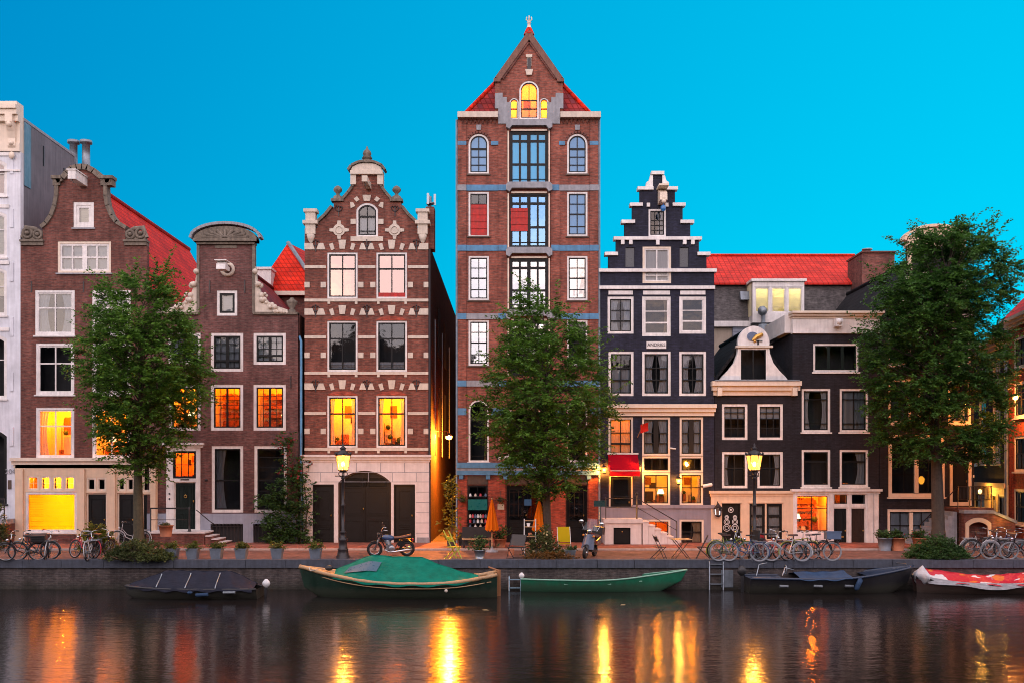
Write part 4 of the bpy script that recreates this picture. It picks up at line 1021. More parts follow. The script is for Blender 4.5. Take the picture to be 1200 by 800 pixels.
# ---- 6 slate black step gable
h = House('canal_house', 'black brick step gable house with white caps, red awning and mauve basement', 702, 837)
st = [(702.5, 593), (837, 593), (837, 319), (828, 319), (828, 299), (819, 299), (819, 281), (809, 281), (809, 262), (800, 262), (800, 242), (791, 242), (791, 223), (776, 223), (776, 205)]
G = st + [(1541 - p[0], p[1]) for p in reversed(st[3:])] + [(702.5, 319)]
h.seg('wall', M.brick_slate, G)
for y_, xs in ((203, ((763, 778),)), (221, ((747, 765.5), (775.5, 794))), (240, ((738, 753), (788, 803))), (260, ((728, 744), (797, 813))), (279.5, ((719, 822),)), (297.5, ((708.5, 724), (817, 832))), (317, ((701.5, 839.5),)), (337, ((702, 837.5),)), ):
    for xa, xb in xs: h.bx('step_cap', M.white, xa, y_ - 1.6, xb, y_ + 2.2, -.12, .33)
for s_ in (-1, 1):
    m_ = lambda p: 770.5 + s_ * (p - 770.5)
    q = MB(); q.prism([h.pl([(m_(776), 219.2), (m_(784), 219.2), (m_(783.5), 214), (m_(780.5), 212), (m_(779), 206), (m_(776), 206)])], -.05, .3); h.put(q, 'scroll_stone', M.white)
    for xx, yy in ((759.5 if s_ < 0 else 781, 240), ): h.bx('scroll_block', M.white, xx - 1.8, yy - 1.5, xx + 2, yy + 3, -.1, .05)
    for xx in (m_(802), m_(811.5)): h.bx('cap_bracket', M.white, xx - 2, 281.8, xx + 2, 287, -.12, .04)
h.bx('cap_bracket', M.white, 768.5, 281.8, 772.5, 287.5, -.12, .04)
# carved hoist housing
q = MB(); x_ = h.X(775); z_ = h.Z(238)
q.xprism([(-.75, z_ - .05), (-.1, z_ - .1), (.02, z_ - .1), (.02, z_ + .55), (-.1, z_ + .55), (-.7, z_ + .30)], x_ - .16, x_ + .16)
q.box(x_ - .22, x_ + .22, -.85, .02, z_ + .56, z_ + .64); q.ball((x_, -.6, z_ + .05), .17, 10); q.ball((x_, -.75, z_ - .12), .1, 8); h.put(q, 'hoist_beam', M.cream)
q = MB(); q.lathe((x_ - .02, -.68, z_ - .55), [(.04, 0), (.11, .05), (.12, .2), (.05, .28)], 10); q.tube([(x_, -.68, z_ - .3), (x_, -.68, z_ - .05)], .012, 5); h.put(q, 'hoist_pulley', paint('pulley_blue', (.03, .16, .42)))
h.win(760, 245, 780.5, 277.5, fw=.08, sash=M.black, sw=.05, cols=3, rows=(.4, .6, .8), bar=.035, cur='right:.5', sill=False)
h.win(753, 289, 786.5, 332, fw=.10, frame=M.cream, sash=M.white, sw=.05, cols=2, rows=((.66, .07), (.82, .05)), bar=.06, cur='net:.9', sill=False)
for xa in (733, 796.5):
    a, b_, c, d = h.R(xa, 290, xa + 10.5, 313); y_, T_ = h.hole([(a, c), (b_, c), (b_, d), (a, d)]); q = MB().box(a, b_, y_ + .08, y_ + .14, c, d); h.put(q, 'blind_niche', paint('niche_slate', (.035, .045, .06)))
for k_, (xa, xb) in enumerate(((712, 742.5), (752.5, 786), (796, 827.5))):
    bt = 391 if k_ != 1 else 394
    h.bx('lintel', M.white, xa + 1, 341, xb - 1, 345.5, -.04, .05)
    h.win(xa, 347.5, xb, bt, fw=.11, sash=M.black if k_ == 0 else M.white, sw=.05, cols=2 if k_ == 0 else 1, rows=(.35, (.68, .07)), bar=.04, cur=('sides:.40', 'tan:.2', 'right:.12')[k_], sill=False)
    h.win(xa + (1 if k_ == 0 else 0), 411.5, xb, 463.5, fw=.11, sash=M.black, sw=.06, cols=2, rows=(.36, .66), bar=.045, cur=('net:.6', 'sides:.42', 'sides:.40')[k_], sill=False)
h.bx('sign_board', M.white, 757.5, 400, 780.5, 408.5, -.05, .02); 
def text(s, parent, txt, x, y, z, size, mat, name='lettering', align='CENTER', ext=.006):
    cu = bpy.data.curves.new(name, 'FONT'); cu.body = txt; cu.size = size; cu.align_x = align; cu.align_y = 'CENTER'; cu.extrude = ext; cu.resolution_u = 3
    o = bpy.data.objects.new('tmp', cu); dg = bpy.context.evaluated_depsgraph_get()
    COL.objects.link(o); dg.update(); me = bpy.data.meshes.new_from_object(o.evaluated_get(bpy.context.evaluated_depsgraph_get())); bpy.data.objects.remove(o)
    me.materials.clear(); me.materials.append(mat)
    o = bpy.data.objects.new(name, me); COL.objects.link(o); o.rotation_euler = (PI / 2, 0, 0)
    r = parent
    while r.parent: r = r.parent
    o.location = Vector((x, y, z)) - r.location; o.parent = parent; return o
text(h, [c for c in h.root.children if c.name.startswith('sign_board')][0], 'ANDRIES', h.X(769), -.056, h.Z(404.2), .205, M.letter)
h.cornice(713, 473.5, 836.5, 487, M.cream, .30, 'lintel_beam')
h.seg('basement_wall', M.plaster_mauve, [(702.5, BASE), (837, BASE), (837, 593.2), (702.5, 593.2)], -.05, .36)
h.bx('string_course', M.plaster_mauve, 740, 591, 837.5, 595, -.12, .02)
h.win(713, 488.5, 742, 533, fw=.09, frame=M.cream, sash=M.black, sw=.04, cols=2, rows=(.4, (.72, .08)), bar=.045, cur='net', room='amber', furn=False, power=.35, sill=False, label='window with warm lit net curtains above the red awning')
for xa, xb in ((752.5, 785.5), (796.5, 824)):
    h.win(xa, 488.5, xb, 533.5, fw=.09, frame=M.cream, sash=M.black, sw=.05, cols=2, rows=(.4, .7), bar=.045, thick=(1,), tbar=.22, cur='sides:.42', sill=False)
    h.win(xa, 534, xb, 553, fw=.09, frame=M.cream, sash=M.black, sw=.04, cols=3, rows=(), bar=.03, sill=False, name='transom_light')
    h.win(xa, 553.5, xb, 591.5, fw=.09, frame=M.cream, sash=M.black, sw=.04, cols=2, rows=(.45,), bar=.04, room='yellow', cur='lamp:.75' if xa < 780 else 'right:.2', sill=False, power=.8, flush=True)
for k_, (xa, xb) in enumerate(((752, 785.5), (796, 824.5))):
    h.win(xa, 608, xb, 637.5, fw=.09, frame=M.cream, sash=M.black, sw=.04, cols=2, rows=(.5,), bar=.045, room='red' if k_ == 0 else 'dark', flush=True, power=.5, cur='' if k_ == 0 else 'tan:.48', sill=False, name='basement_window')
dd = h.door(713.5, 556, 742, 608, M.black, frame=M.cream, fw=.08, panels=((.1, .9, .05, .3),), glaz=(.14, .86, .36, .94), knob=.4)
h.bx('door_fascia', M.black, 713.5, 533.3, 742, 555.8, -.03, .05)
# sloped red awning over the door
q = MB(); a, b_ = h.X(712.5), h.X(747); zt, zb = h.Z(532), h.Z(555)
q.add([(a, -.06, zt), (b_, -.06, zt), (b_, -.95, zb + .15), (a, -.95, zb + .15), (a, -.95, zb - .08), (b_, -.95, zb - .08)], [(0, 1, 2, 3), (3, 2, 5, 4)]); q.add([(a, -.06, zt), (a, -.95, zb + .15), (a, -.06, zb + .15)], [(0, 1, 2)]); q.add([(b_, -.06, zt), (b_, -.95, zb + .15), (b_, -.06, zb + .15)], [(0, 1, 2)])
aw = h.put(q, 'awning', M.awning); q = MB(); q.box(a - .03, b_ + .03, -.12, -.02, zt, zt + .07); q.tube([(a, -.95, zb + .15), (b_, -.95, zb + .15)], .02, 6); q.build('awning_rail', M.white, aw)
# flag on a slanted pole
q = MB(); x_ = h.X(747); q.tube([(x_, -.02, h.Z(512)), (x_ + .16, -.75, h.Z(497))], .018, 6); fl = h.put(q, 'flag_pole', M.wood)
q = MB(); q.grid(lambda u, v: (x_ + .15 - .05 * u + .42 * u - .1, -.72 + .2 * u * math.sin(3 * v) + .1 * u, h.Z(508) + .38 * v + .12 * u), 8, 5); q.build('flag', M.flag, fl)
# stoop: landing, steps, rails and its low cellar door
q = MB(); ya = -1.15
X0, X1 = h.X(706), h.X(748)
q.box(X0, h.X(716), ya, -.055, -.1, h.Z(611)); q.box(h.X(735.5), X1, ya, -.055, -.1, h.Z(611)); q.box(h.X(716) + .002, h.X(735.5) - .002, ya, -.055, h.Z(616), h.Z(611) - .002)
q.box(X0 - .06, X1 + .05, ya - .06, -.056, h.Z(611) + .002, h.Z(606))
for k_ in range(6):
    xs = X1 + .052 + .27 * k_; zt = h.Z(610) - .165 * k_; q.box(xs, xs + .26, ya, -.056, -.1, zt); q.box(xs - .03, xs + .28, ya - .03, -.058, zt + .002, zt + .045)
stp = h.put(q, 'stoop', M.stone_pale)
q = MB(); q.box(h.X(716), h.X(735.5), ya + .12, ya + .16, 0.05, h.Z(616)); q.box(h.X(717.5), h.X(734), ya + .09, ya + .12, .12, h.Z(618)); cd = q.build('cellar_door', M.black, stp)
MB().ball((h.X(726), ya + .07, .62), .035, 8).build('handle', M.brass, cd)
q = MB()
for yy in (ya + .05,):
    zl = h.Z(606); q.tube([(X0 + .05, yy, zl), (X0 + .05, yy, zl + .95)], .02, 6); q.tube([(X0 + .05, yy, zl + .9), (X1 - .2, yy, zl + .9)], .018, 6)
    q.tube([(X1 - .2, yy, zl - .02), (X1 - .2, yy, zl + 1.05)], .035, 8); q.ball((X1 - .2, yy, zl + 1.1), .06, 8); q.tube([(X1 - .2, yy, zl + .9), (X1 + 1.55, yy, zl - .12)], .02, 6); q.tube([(X1 - .2, yy, zl + .5), (X1 + 1.55, yy, zl - .5)], .014, 6); q.tube([(X1 + 1.55, yy, .1), (X1 + 1.55, yy, zl - .08)], .022, 6)
    q.tube([(X0 + .05, yy, zl + .5), (X1 - .2, yy, zl + .5)], .014, 6)
q.build('railing', M.iron, stp)
h.body(M.brick_slate, 345, 12)
h.roof(M.tile_dark, 702.5, 837, 335, 770.5, 225, .36, 12)
h.finish()

# ---- 7 small house with white bell gable
h = House('canal_house', 'small black house with white bell shaped dormer gable and cream ground floor', 837, 929)
h.seg('wall', M.brick_black, [(837.5, 575), (929, 575), (929, 462), (837.5, 462)])
h.cornice(835.5, 447, 934, 463, M.cream, .42)
for xa in (839, 926): h.bx('cornice_bracket', M.cream, xa, 455, xa + 5, 464, -.46, -.2)
h.bx('gutter', M.zinc, 836, 445.5, 934, 447.2, -.45, .3)
cur = [(842, 446.5), (846, 441), (853, 434), (860, 425), (864, 414), (866, 406)]
topc = [(865, 406)] + [(883 - 18.5 * math.cos(PI * i / 14), 402 - 20 * math.sin(PI * i / 14)) for i in range(15)] + [(901, 406)]
h.segs.append(dict(name='bell_gable', mat=M.white, o=h.pl([(842, 446.5), (924, 446.5), (920, 441), (913, 434), (906, 425), (902, 414), (901, 406)] + topc[::-1][1:] + cur[::-1][1:-1]), y=-.05, th=.3, holes=[], label=None))
h.bx('gable_ledge', M.stone, 862, 405, 905, 407.5, -.14, .1)
h.win(866.5, 408, 899, 446, fw=.06, frame=M.white, sash=M.black, sw=.04, cols=2, rows=(), bar=.06, sill=False)
q = MB(); q.prism([[(h.X(883) + 0 + .25 * math.cos(2 * PI * i / 16) - .06, h.Z(396) + .2 * math.sin(2 * PI * i / 16) + .06) for i in range(16)]], -.09, -.04); em = h.put(q, 'emblem', paint('emblem_blue', (.09, .13, .22)))
q = MB(); q.tube([(h.X(881), -.1, h.Z(399)), (h.X(886), -.12, h.Z(395)), (h.X(893), -.1, h.Z(392))], [.05, .11, .08], 8); q.ball((h.X(884), -.1, h.Z(400)), .07, 8); q.build('gilded_figure', M.gold, em)
q = MB(); q.box(h.X(887), h.X(889), -.08, -.05, h.Z(404), h.Z(399)); q.box(h.X(884), h.X(893), -.08, -.049, h.Z(400.5), h.Z(399.4)); q.build('emblem_mark', M.letter, em)
h.roof(M.tile_dark, 836, 929, 446, 882, 384, .26, 7)
for k_, (xa, xb) in enumerate(((846, 876), (887.5, 917.5))):
    h.win(xa, 473, xb, 515, fw=.11, sash=M.black, sw=.04, cols=3, rows=(.2, .4, .7), bar=.03, cur='net:.35' if 0 else 'blind:.42', sill=False)
    h.win(xa, 529, xb, 571.5, fw=.11, sash=M.black, sw=.04, cols=2, rows=(.45,), bar=.035, cur='left:.25' if k_ == 0 else 'right:.3', sill=False)
h.seg('ground_floor', M.creamwarm, [(833, BASE), (929, BASE), (929, 575.2), (833, 575.2)], -.06, .36)
h.cornice(832, 574.5, 929, 581, M.creamwarm, .18, steps=2)
h.bx('plinth', M.brick_red, 833.5, 634, 845.6, 643, -.09, -.062); h.bx('plinth', M.brick_red, 868, 634, 928.5, 643, -.09, -.062)
dd = h.door(845.8, 589, 867.5, 641, M.black, frame=M.black, fw=.06, leaves=2, panels=((.12, .88, .05, .35),), rise=0)
q = MB()
for xx in (851.8, 861.5):
    x_ = h.X(xx)
    for zz, r_ in ((h.Z(611), .12), (h.Z(618), .15), (h.Z(605.5), .08)):
        q.torus((x_, .035, zz), r_, .016, 'y', 16, 5); q.torus((x_, .035, zz), r_ * .55, .014, 'y', 12, 5)
q.build('ironwork_panel', M.plastic_white, dd)
q = MB(); q.torus((h.X(856.6), .03, h.Z(597)), .11, .02, 'y', 14, 5); q.ball((h.X(856.6), .03, h.Z(597)), .06, 8); q.build('door_emblem', M.plastic_white, dd)
h.bx('window_hood', M.creamwarm, 845, 587, 869, 589, -.12, -.05); h.bx('window_hood', M.creamwarm, 877, 587, 917, 589, -.12, -.05)
for xa, xb in ((878, 896), (898, 916)): h.win(xa, 589.5, xb, 631, fw=.06, frame=M.black, sash=M.black, sw=.04, cols=1, rows=((.33, .1), .66), bar=.03, cur='net', sill=False)
h.bx('sill', M.creamwarm, 876, 631, 918, 634, -.14, -.05)
h.body(M.brick_black, 462, 7)
h.finish()

# ---- 8 dark brick house with white cornice
h = House('canal_house', 'dark brick house with broad white cornice and white shopfront lit orange', 929, 1030)
h.seg('wall', M.brick_black, [(929, 573), (1030.5, 573), (1030.5, 388), (929, 388)])
h.cornice(928.5, 366, 1030, 374, M.cream, .45, steps=3)
h.bx('frieze', M.white, 928.5, 374.2, 1030, 391, -.12, .26)
q = MB(); q.box(h.X(975), h.X(983), -.55, -.2, h.Z(384), h.Z(375)); q.ball((h.X(979), -.55, h.Z(379)), .14, 8); h.put(q, 'hoist_bracket', M.white)
h.win(953, 402.5, 1006, 435.5, fw=.09, sash=M.blackgreen, sw=.04, cols=3, rows=(), bar=.12)
for yy in (401,): pass
for k_, (xa, xb) in enumerate(((939.5, 973), (984, 1017.5))):
    h.win(xa, 455, xb, 506, fw=.10, sash=M.black, sw=.05, cols=2 if k_ else 1, rows=(.22, (.84, .04)), bar=.035, cur='sides:.28' if k_ == 0 else 'net:1', label=None)
    h.win(xa, 526.5, xb, 570, fw=.10, sash=M.black, sw=.05, cols=1, rows=((.3, .06),), bar=.035, cur='left:.12' if k_ == 0 else 'right:.4')
h.seg('shopfront', M.white, [(929, BASE), (1029.5, BASE), (1029.5, 573.2), (929, 573.2)], -.07, .38)
h.cornice(927.5, 572.5, 1030.5, 578, M.white, .24, steps=2)
h.win(931, 579, 971, 640 - 17, fw=.06, frame=M.white, sash=M.black, sw=.03, cols=2, rows=(.36,), bar=.035, room='orange', rail=True, power=1.3, flush=True, name='shop_window', label='shop window glowing orange beside a dark door', sill=False, cur='lamp:.22')
h.bx('stall_riser', M.white, 931, 624, 971, 642, -.10, -.06)
for xa, xb, rm in ((976, 993.5, 'red'), (996.5, 1014.5, 'dark')):
    h.win(xa, 577.8, xb, 591, fw=.05, frame=M.white, sash=M.black, sw=.02, cols=1, rows=(), room=rm, furn=False, sill=False, name='transom_light', power=1.4)
    h.door(xa, 594, xb, 640, M.black if rm == 'red' else M.oak, frame=M.white, fw=.05, panels=((.15, .85, .06, .3), (.15, .85, .36, .94)), knob=.42)
for xa in (928.8, 971.2, 1016, 1023.5): h.bx('pilaster', M.white, xa, 578.2, xa + (4.5 if xa != 1016 else 6), 643, -.13, -.068)
h.bx('letterbox', M.brass, 981, 627.5, 989, 629.5, .01, .06)
h.body(M.brick_black, 391, 9)
q = MB(); q.box(h.X(929) - .28, h.X(929) + .02, .31, 4, h.Z(389), h.Z(368)); h.put(q, 'side_cornice', M.white)
q = MB(); q.box(h.X(931), h.X(1029), .32, 8.8, h.Z(389), h.Z(378)); h.put(q, 'flat_roof', M.zinc)
h.finish()

# ---- 9 dark house behind the right-hand tree
h = House('canal_house', 'tall dark house half hidden by the tree with cream frames and curved cream gable top', 1030, 1142)
h.seg('wall', M.brick_black, [(1031, BASE), (1141.5, BASE), (1141.5, 372), (1128, 372), (1128, 290), (1064, 290), (1064, 372), (1031, 372)])
q = MB(); q.prism([h.pl([(1062, 290), (1130, 290), (1130, 283)] + [(1096 + 34 * math.cos(PI * i / 12), 283 - 15 * math.sin(PI * i / 12)) for i in range(13)])], -.15, .33); h.put(q, 'gable_top', M.creamwarm)
h.put(fascia(h, [(1096 - 36 * math.cos(PI * i / 12), 283 - 16 * math.sin(PI * i / 12)) for i in range(13)], .12, -.25, .35), 'pediment_rim', M.creamwarm)
for s_ in (-1, 1):
    m_ = lambda p: 1096 + s_ * (p - 1096)
    q = MB(); q.prism([h.pl([(m_(1128), 372), (m_(1143), 372), (m_(1140), 364), (m_(1134), 350), (m_(1131), 330), (m_(1128), 318)])], -.06, .28); h.put(q, 'gable_scroll', M.cream)
    h.bx('neck_trim', M.creamwarm, m_(1126) - 2.5, 290, m_(1126) + 2.5, 372, -.06, .02)
h.win(1080, 318, 1112, 362, fw=.1, frame=M.cream, sash=M.black, cols=2, rows=(.4,))
for yt, yb_ in ((384, 428), (444, 496)):
    for xa in (1041, 1076, 1111): h.win(xa, yt, xa + 27, yb_, fw=.11, frame=M.cream, sash=M.black, sw=.05, cols=2, rows=(.4,), bar=.04, cur='net:.5')
h.win(1041, 509, 1107.5, 582, fw=.17, frame=M.cream, sash=M.black, sw=.04, cols=4, rows=(.33, .66), bar=.03, thick=(2,), tbar=.05, sill=M.cream)
h.bx('window_mullion', M.cream, 1072, 514, 1076.5, 577, .0, .13)
h.win(1040, 596, 1096, 634, fw=.12, frame=M.cream, sash=M.black, sw=.04, cols=4, rows=(.5,), bar=.03, thick=(2,), tbar=.06, cur='net', sill=M.cream, name='basement_window'); h.bx('window_mullion', M.cream, 1066, 600, 1070, 630, .0, .13)
q = MB(); q.lathe((h.X(1086), .6, h.Z(567)), [(.05, 0), (.12, .1), (.14, .25), (.05, .36)], 12); h.put(q, 'hanging_lamp', M.shade_dim)
h.door(1113, 531, 1140, 592, M.black, frame=M.cream, fw=.16, panels=((.12, .88, .06, .3), (.12, .88, .36, .94)))
h.bx('door_hood', M.cream, 1111.5, 524, 1141, 530.5, -.3, .05)
# high stoop: side steps, railing and an arched brick cellar entrance
q = MB(); y0, y1 = -1.6, -.02; zt = h.Z(593)
q.box(h.X(1106), h.X(1143), y0, y1, -.1, zt - .09); q.box(h.X(1104), h.X(1144), y0 - .08, y1, zt - .088, zt)
so9 = h.put(q, 'stoop', M.brick_brown); q = MB()
for k_ in range(9): q.box(h.X(1104) - .02 - .2 * (k_ + 1), h.X(1104) - .02 - .2 * k_ - .004, y0, y1 - .003 * k_, -.1, zt - .17 * (k_ + 1))
q.build('step', M.stone_grey, so9); q = MB()
for xx in (1105, 1118, 1131, 1143): q.tube([(h.X(xx), y0 + .05, zt), (h.X(xx), y0 + .05, zt + .95)], .022, 6)
for zz in (.35, .92): q.tube([(h.X(1105), y0 + .05, zt + zz), (h.X(1143), y0 + .05, zt + zz)], .02, 6)
for k_ in range(26): xx = h.X(1105 + 38 * k_ / 25); q.box(xx - .008, xx + .008, y0 + .045, y0 + .06, zt + .35, zt + .92)
q.tube([(h.X(1105), y0 + .05, zt + .92), (h.X(1104) - 1.6, y0 + .05, .95)], .02, 6); q.tube([(h.X(1104) - 1.6, y0 + .05, .05), (h.X(1104) - 1.6, y0 + .05, .95)], .022, 6); q.build('railing', M.iron, so9)
for k_, (dz_, w_) in enumerate(((0, .8), (-.5, .7))): h.bx('wall_plaque', M.plastic_white, 1140 - 0, 556, 1141.3, 559, -.05, -.001) if k_ == 0 else None
h.body(M.brick_black, 375, 12)
h.roof(M.tile_dark, 1031, 1141.5, 375, 1096, 292, .36, 12)
h.finish()

# ---- 10 and 11: houses round the corner, facades facing left along the side street
def corner_house(label, u0, u1, rz, loc):
    h = House('corner_house', label, 0, u1, 0, local=True); h.root['category'] = 'house'; h.root.location = (0, 0, 0); h._loc = loc; h._rz = rz; return h
P0 = Vector((X(1140, 51.7), 5.7, 0)); P1 = Vector((X(1182, 46), 0, 0)); P2 = P1 + (P1 - P0).normalized() * 5.2
# a wall that runs from P0 towards the viewer: local x along (P1-P0), front to local -y
dv = (P1 - P0).normalized(); rz = math.atan2(dv.y, dv.x); L1 = (P1 - P0).length
h = corner_house('narrow dark corner house with small white windows above a lamp lit ochre fascia', 0, L1, rz, P0)
TOP = 8.9
h.seg('wall', M.brick_black, [(0, 2.65), (L1 - .01, 2.65), (L1 - .01, TOP), (0, TOP)])
h.seg('ground_floor', M.creamwarm, [(0, -.3), (L1 - .01, -.3), (L1 - .01, 2.645), (0, 2.645)], -.05, .35)
for zz in (3.6, 5.35, 7.0):
    for xx in (1.0, 3.3): h.win(xx, zz + 1.35, xx + 1.25, zz, fw=.1, sash=M.white, sw=.05, cols=2, rows=(.45,), bar=.05, cur='net:.4')
q = MB(); 
for k_ in range(3): q.box(-.1, L1 + .02, -.15 - .14 * k_, .3, TOP + .16 * k_ + .002, TOP + .16 * (k_ + 1)); 
h.put(q, 'cornice', M.cream)
q = MB(); q.box(0, L1, -.2, -.05, 2.5, 2.72); h.put(q, 'fascia', M.creamwarm)
h.win(.5, 2.2, 2.2, 1.0, fw=.08, frame=M.cream, sash=M.black, cols=2, rows=(.3,), cur='tan:.3'); h.door(3.0, 2.2, 4.0, .06, M.black, frame=M.cream, panels=((.1, .9, .1, .4),), glaz=(.15, .85, .5, .9)); h.win(4.4, 2.2, 5.3, 1.0, fw=.08, frame=M.cream, sash=M.black, cols=1, rows=(), room='yellow', furn=False, power=.4)
q = MB(); 
for zz in (4.3, 3.5): q.box(.25, .8, -.03, .02, zz, zz + .18)
h.put(q, 'street_sign', M.plastic_white)
q = MB(); q.tube([(L1 - .1, -.1, 0), (L1 - .1, -.1, TOP)], .06, 8); h.put(q, 'drainpipe', M.zinc)
q = MB(); q.box(0, L1, .31, 4, TOP - 2, TOP); q.prism([[(0, TOP), (L1, TOP), (L1, TOP + 1.6), (0, TOP + 1.6)]], .9, 1.0); h.put(q, 'attic', M.tile_dark)
h.finish(); place(h.root, P0, rz)
L2 = 5.2
h = corner_house('red painted corner house with white windows and orange tiled roof at frame edge', 0, L2, rz, P1)
TOP = 9.6
h.seg('wall', M.brick_red, [(.01, -.3), (L2, -.3), (L2, TOP), (.01, TOP)])
for zz in (.95, 3.25, 5.6, 7.75):
    for k_, xx in enumerate((.72, 3.0)): h.win(xx, zz + (1.55 if zz < 7 else 1.35), xx + 1.55, zz, fw=.11, sash=M.black, sw=.04, cols=2, rows=(.5,), bar=.05, cur='net:.5' if zz > 3 else '', frame=M.white if zz > 2 else M.cream)
q = MB()
for k_ in range(3): q.box(-.1, L2, -.15 - .12 * k_, .3, TOP - .05 + .14 * k_ + .002, TOP - .05 + .14 * (k_ + 1))
h.put(q, 'cornice', M.cream)
q = MB(); q.xprism([(-.35, TOP + .38), (3.5, TOP + 4.4), (7, TOP + .38)], 0.02, L2 + .2); h.put(q, 'roof', M.tile_red)
q = MB(); q.box(L2 - .25, L2, .31, 7, -.3, TOP); q.box(.02, .25, .31, 7, -.3, TOP); q.box(.26, L2 - .26, 6.75, 7, -.3, TOP); h.put(q, 'side_wall', M.brick_red)
q = MB(); q.tube([(.12, -.1, 0), (.12, -.1, TOP)], .055, 8); h.put(q, 'drainpipe', M.zinc)
h.finish(); place(h.root, P1, rz)

# ---- buildings seen above the row
YB = 13.0
h = House('rear_building', 'wide grey building with long red tiled roof and lit attic dormer behind the row', 700, 1010, YB)
h.root['category'] = 'building'
xa, xb = h.X(815), h.X(1030); zt = lambda p: h.Z(p)
q = MB(); q.box(xa, xb, YB, YB + 9, -.3, zt(382)); h.put(q, 'wall', M.beige)
q = MB(); q.box(h.X(858), h.X(916), YB - .12, YB - .002, zt(420), zt(383)); 
for k_ in range(12): q.box(h.X(858), h.X(916), YB - .15, YB - .12, zt(420 - k_ * 3.1), zt(420 - k_ * 3.1 - 2.5))
h.put(q, 'clapboard', M.plaster_blue)
q = MB(); q.box(xa, xb, YB - .3, YB + .2, zt(383.5), zt(377)); h.put(q, 'eaves_board', M.white)
q = MB(); q.xprism([(YB, zt(377)), (YB + .5, zt(333)), (YB + 3.4, h.Z(318)), (YB + 8, zt(377))], xa, xb); h.put(q, 'mansard', M.brick_grey)
q = MB(); zl = zt(333); yl = YB + .35; zr = CZ + (550 - 300) / 1200 * (D + YB + 4.2)
q.xprism([(yl - .15, zl), (yl - .15, zl + .1), (YB + 4.2, zr), (YB + 8.4, zl), (YB + 4.2, zr - .3)], xa, xb); rf = h.put(q, 'roof', M.tile_rear)
q = MB(); q.tube([(xa, YB + 4.2, zr), (xb, YB + 4.2, zr)], .13, 8); q.build('ridge_tiles', M.tile_red, rf)
# dormer box with three bright panes
h.yf = YB - .9
a, b_, c, d = h.R(882, 330, 942.5, 378); y_ = YB - .9
h.segs.append(dict(name='dormer', mat=M.white, o=[(a, c), (b_, c), (b_, d), (a, d)], y=y_, th=.2, holes=[], label='white attic dormer with three pale lit panes'))
w_ = 19.2
for k_ in range(3): h.win(884 + w_ * k_, 336, 884 + w_ * k_ + w_ - .6, 367, fw=.06, sw=.05, cols=1, rows=(), room='pale', furn=False, power=.8, cur='bcream', sill=False)
q = MB(); q.box(a, a + .15, y_ + .205, YB + 2, c, d); q.box(b_ - .15, b_, y_ + .205, YB + 2, c, d); q.box(a - .1, b_ + .1, y_ - .15, YB + 2, d + .002, d + .14); h.put(q, 'dormer_side', M.white)
q = MB(); x_ = h.X(892); q.lathe((x_, y_ - .5, h.Z(392)), [(.28, 0), (.28, .5)], 12); q.tube([(x_, y_ - .5, h.Z(380)), (x_, y_ - .5, h.Z(370))], .12, 8); q.ball((x_ - .05, y_ - .5, h.Z(366)), .28, 12); h.put(q, 'roof_vent', M.zinc)
h.yf = YB
q = MB(); q.box(h.X(1000), h.X(1037), YB - 1.5, YB + 1, h.Z(420), zt(303)); q.box(h.X(999), h.X(1038), YB - 1.6, YB + 1.1, zt(303) + .002, zt(301)); cs = h.put(q, 'chimney', M.brick_brown)
MB().lathe((h.X(1014), YB - .3, zt(301)), [(.22, 0), (.2, .3), (.3, .32), (.3, .38)], 10).build('chimney_pot', M.steel, cs)
q = MB(); a, b_ = h.X(838), h.X(848); q.xprism([(YB + .04, zt(352)), (YB + .2, zt(342)), (YB - .1, zt(342)), (YB - .25, zt(352))], h.X(867), h.X(878)); h.put(q, 'skylight', M.zinc)
q = MB(); q.xprism([(YB - 1.7, zt(363)), (YB - 1.7, zt(356)), (YB - .6, zt(352)), (YB - .6, zt(363))], h.X(990), h.X(997)); h.put(q, 'roof_hatch', M.beige)
h.finish()
# hip roofed building with white dormer between houses 3 and 4
YC = 9.0
h = House('rear_building', 'rear house with pointed red hip roof and small white dormer', 300, 372, YC); h.root['category'] = 'building'
q = MB(); e = h.Z(347); a, b_ = h.X(303), h.X(374); xm = h.X(328); q.box(a, b_, YC, YC + 6, -.3, e); h.put(q, 'wall', M.brick_brown)
q = MB(); q.box(a - .1, b_ + .1, YC - .3, YC + 6.2, e + .002, e + .22); h.put(q, 'eaves_board', M.cream)
q = MB(); ez = e + .225; zr = h.Z(299) + 1.1
q.add([(a - .1, YC - .3, ez), (b_ + .1, YC - .3, ez), (b_ + .1, YC + 6.2, ez), (a - .1, YC + 6.2, ez), (xm, YC + 2.0, zr), (xm + .6, YC + 4.6, zr)], [(0, 1, 4), (1, 2, 5, 4), (2, 3, 5), (3, 0, 4, 5), (3, 2, 1, 0)]); rf = h.put(q, 'roof', M.tile_red)
q = MB(); q.tube([(b_ + .1, YC - .3, ez), (xm, YC + 2.0, zr)], .12, 6); q.build('hip_flashing', M.zinc, rf)
q = MB(); q.box(h.X(303), h.X(320), YC - .5, YC + 1.5, h.Z(341), h.Z(318)); dm = h.put(q, 'dormer', M.white); q = MB(); q.box(h.X(302), h.X(321), YC - .6, YC + 1.5, h.Z(318) + .002, h.Z(315.5)); q.build('dormer_roof', M.white, dm)
h.finish()
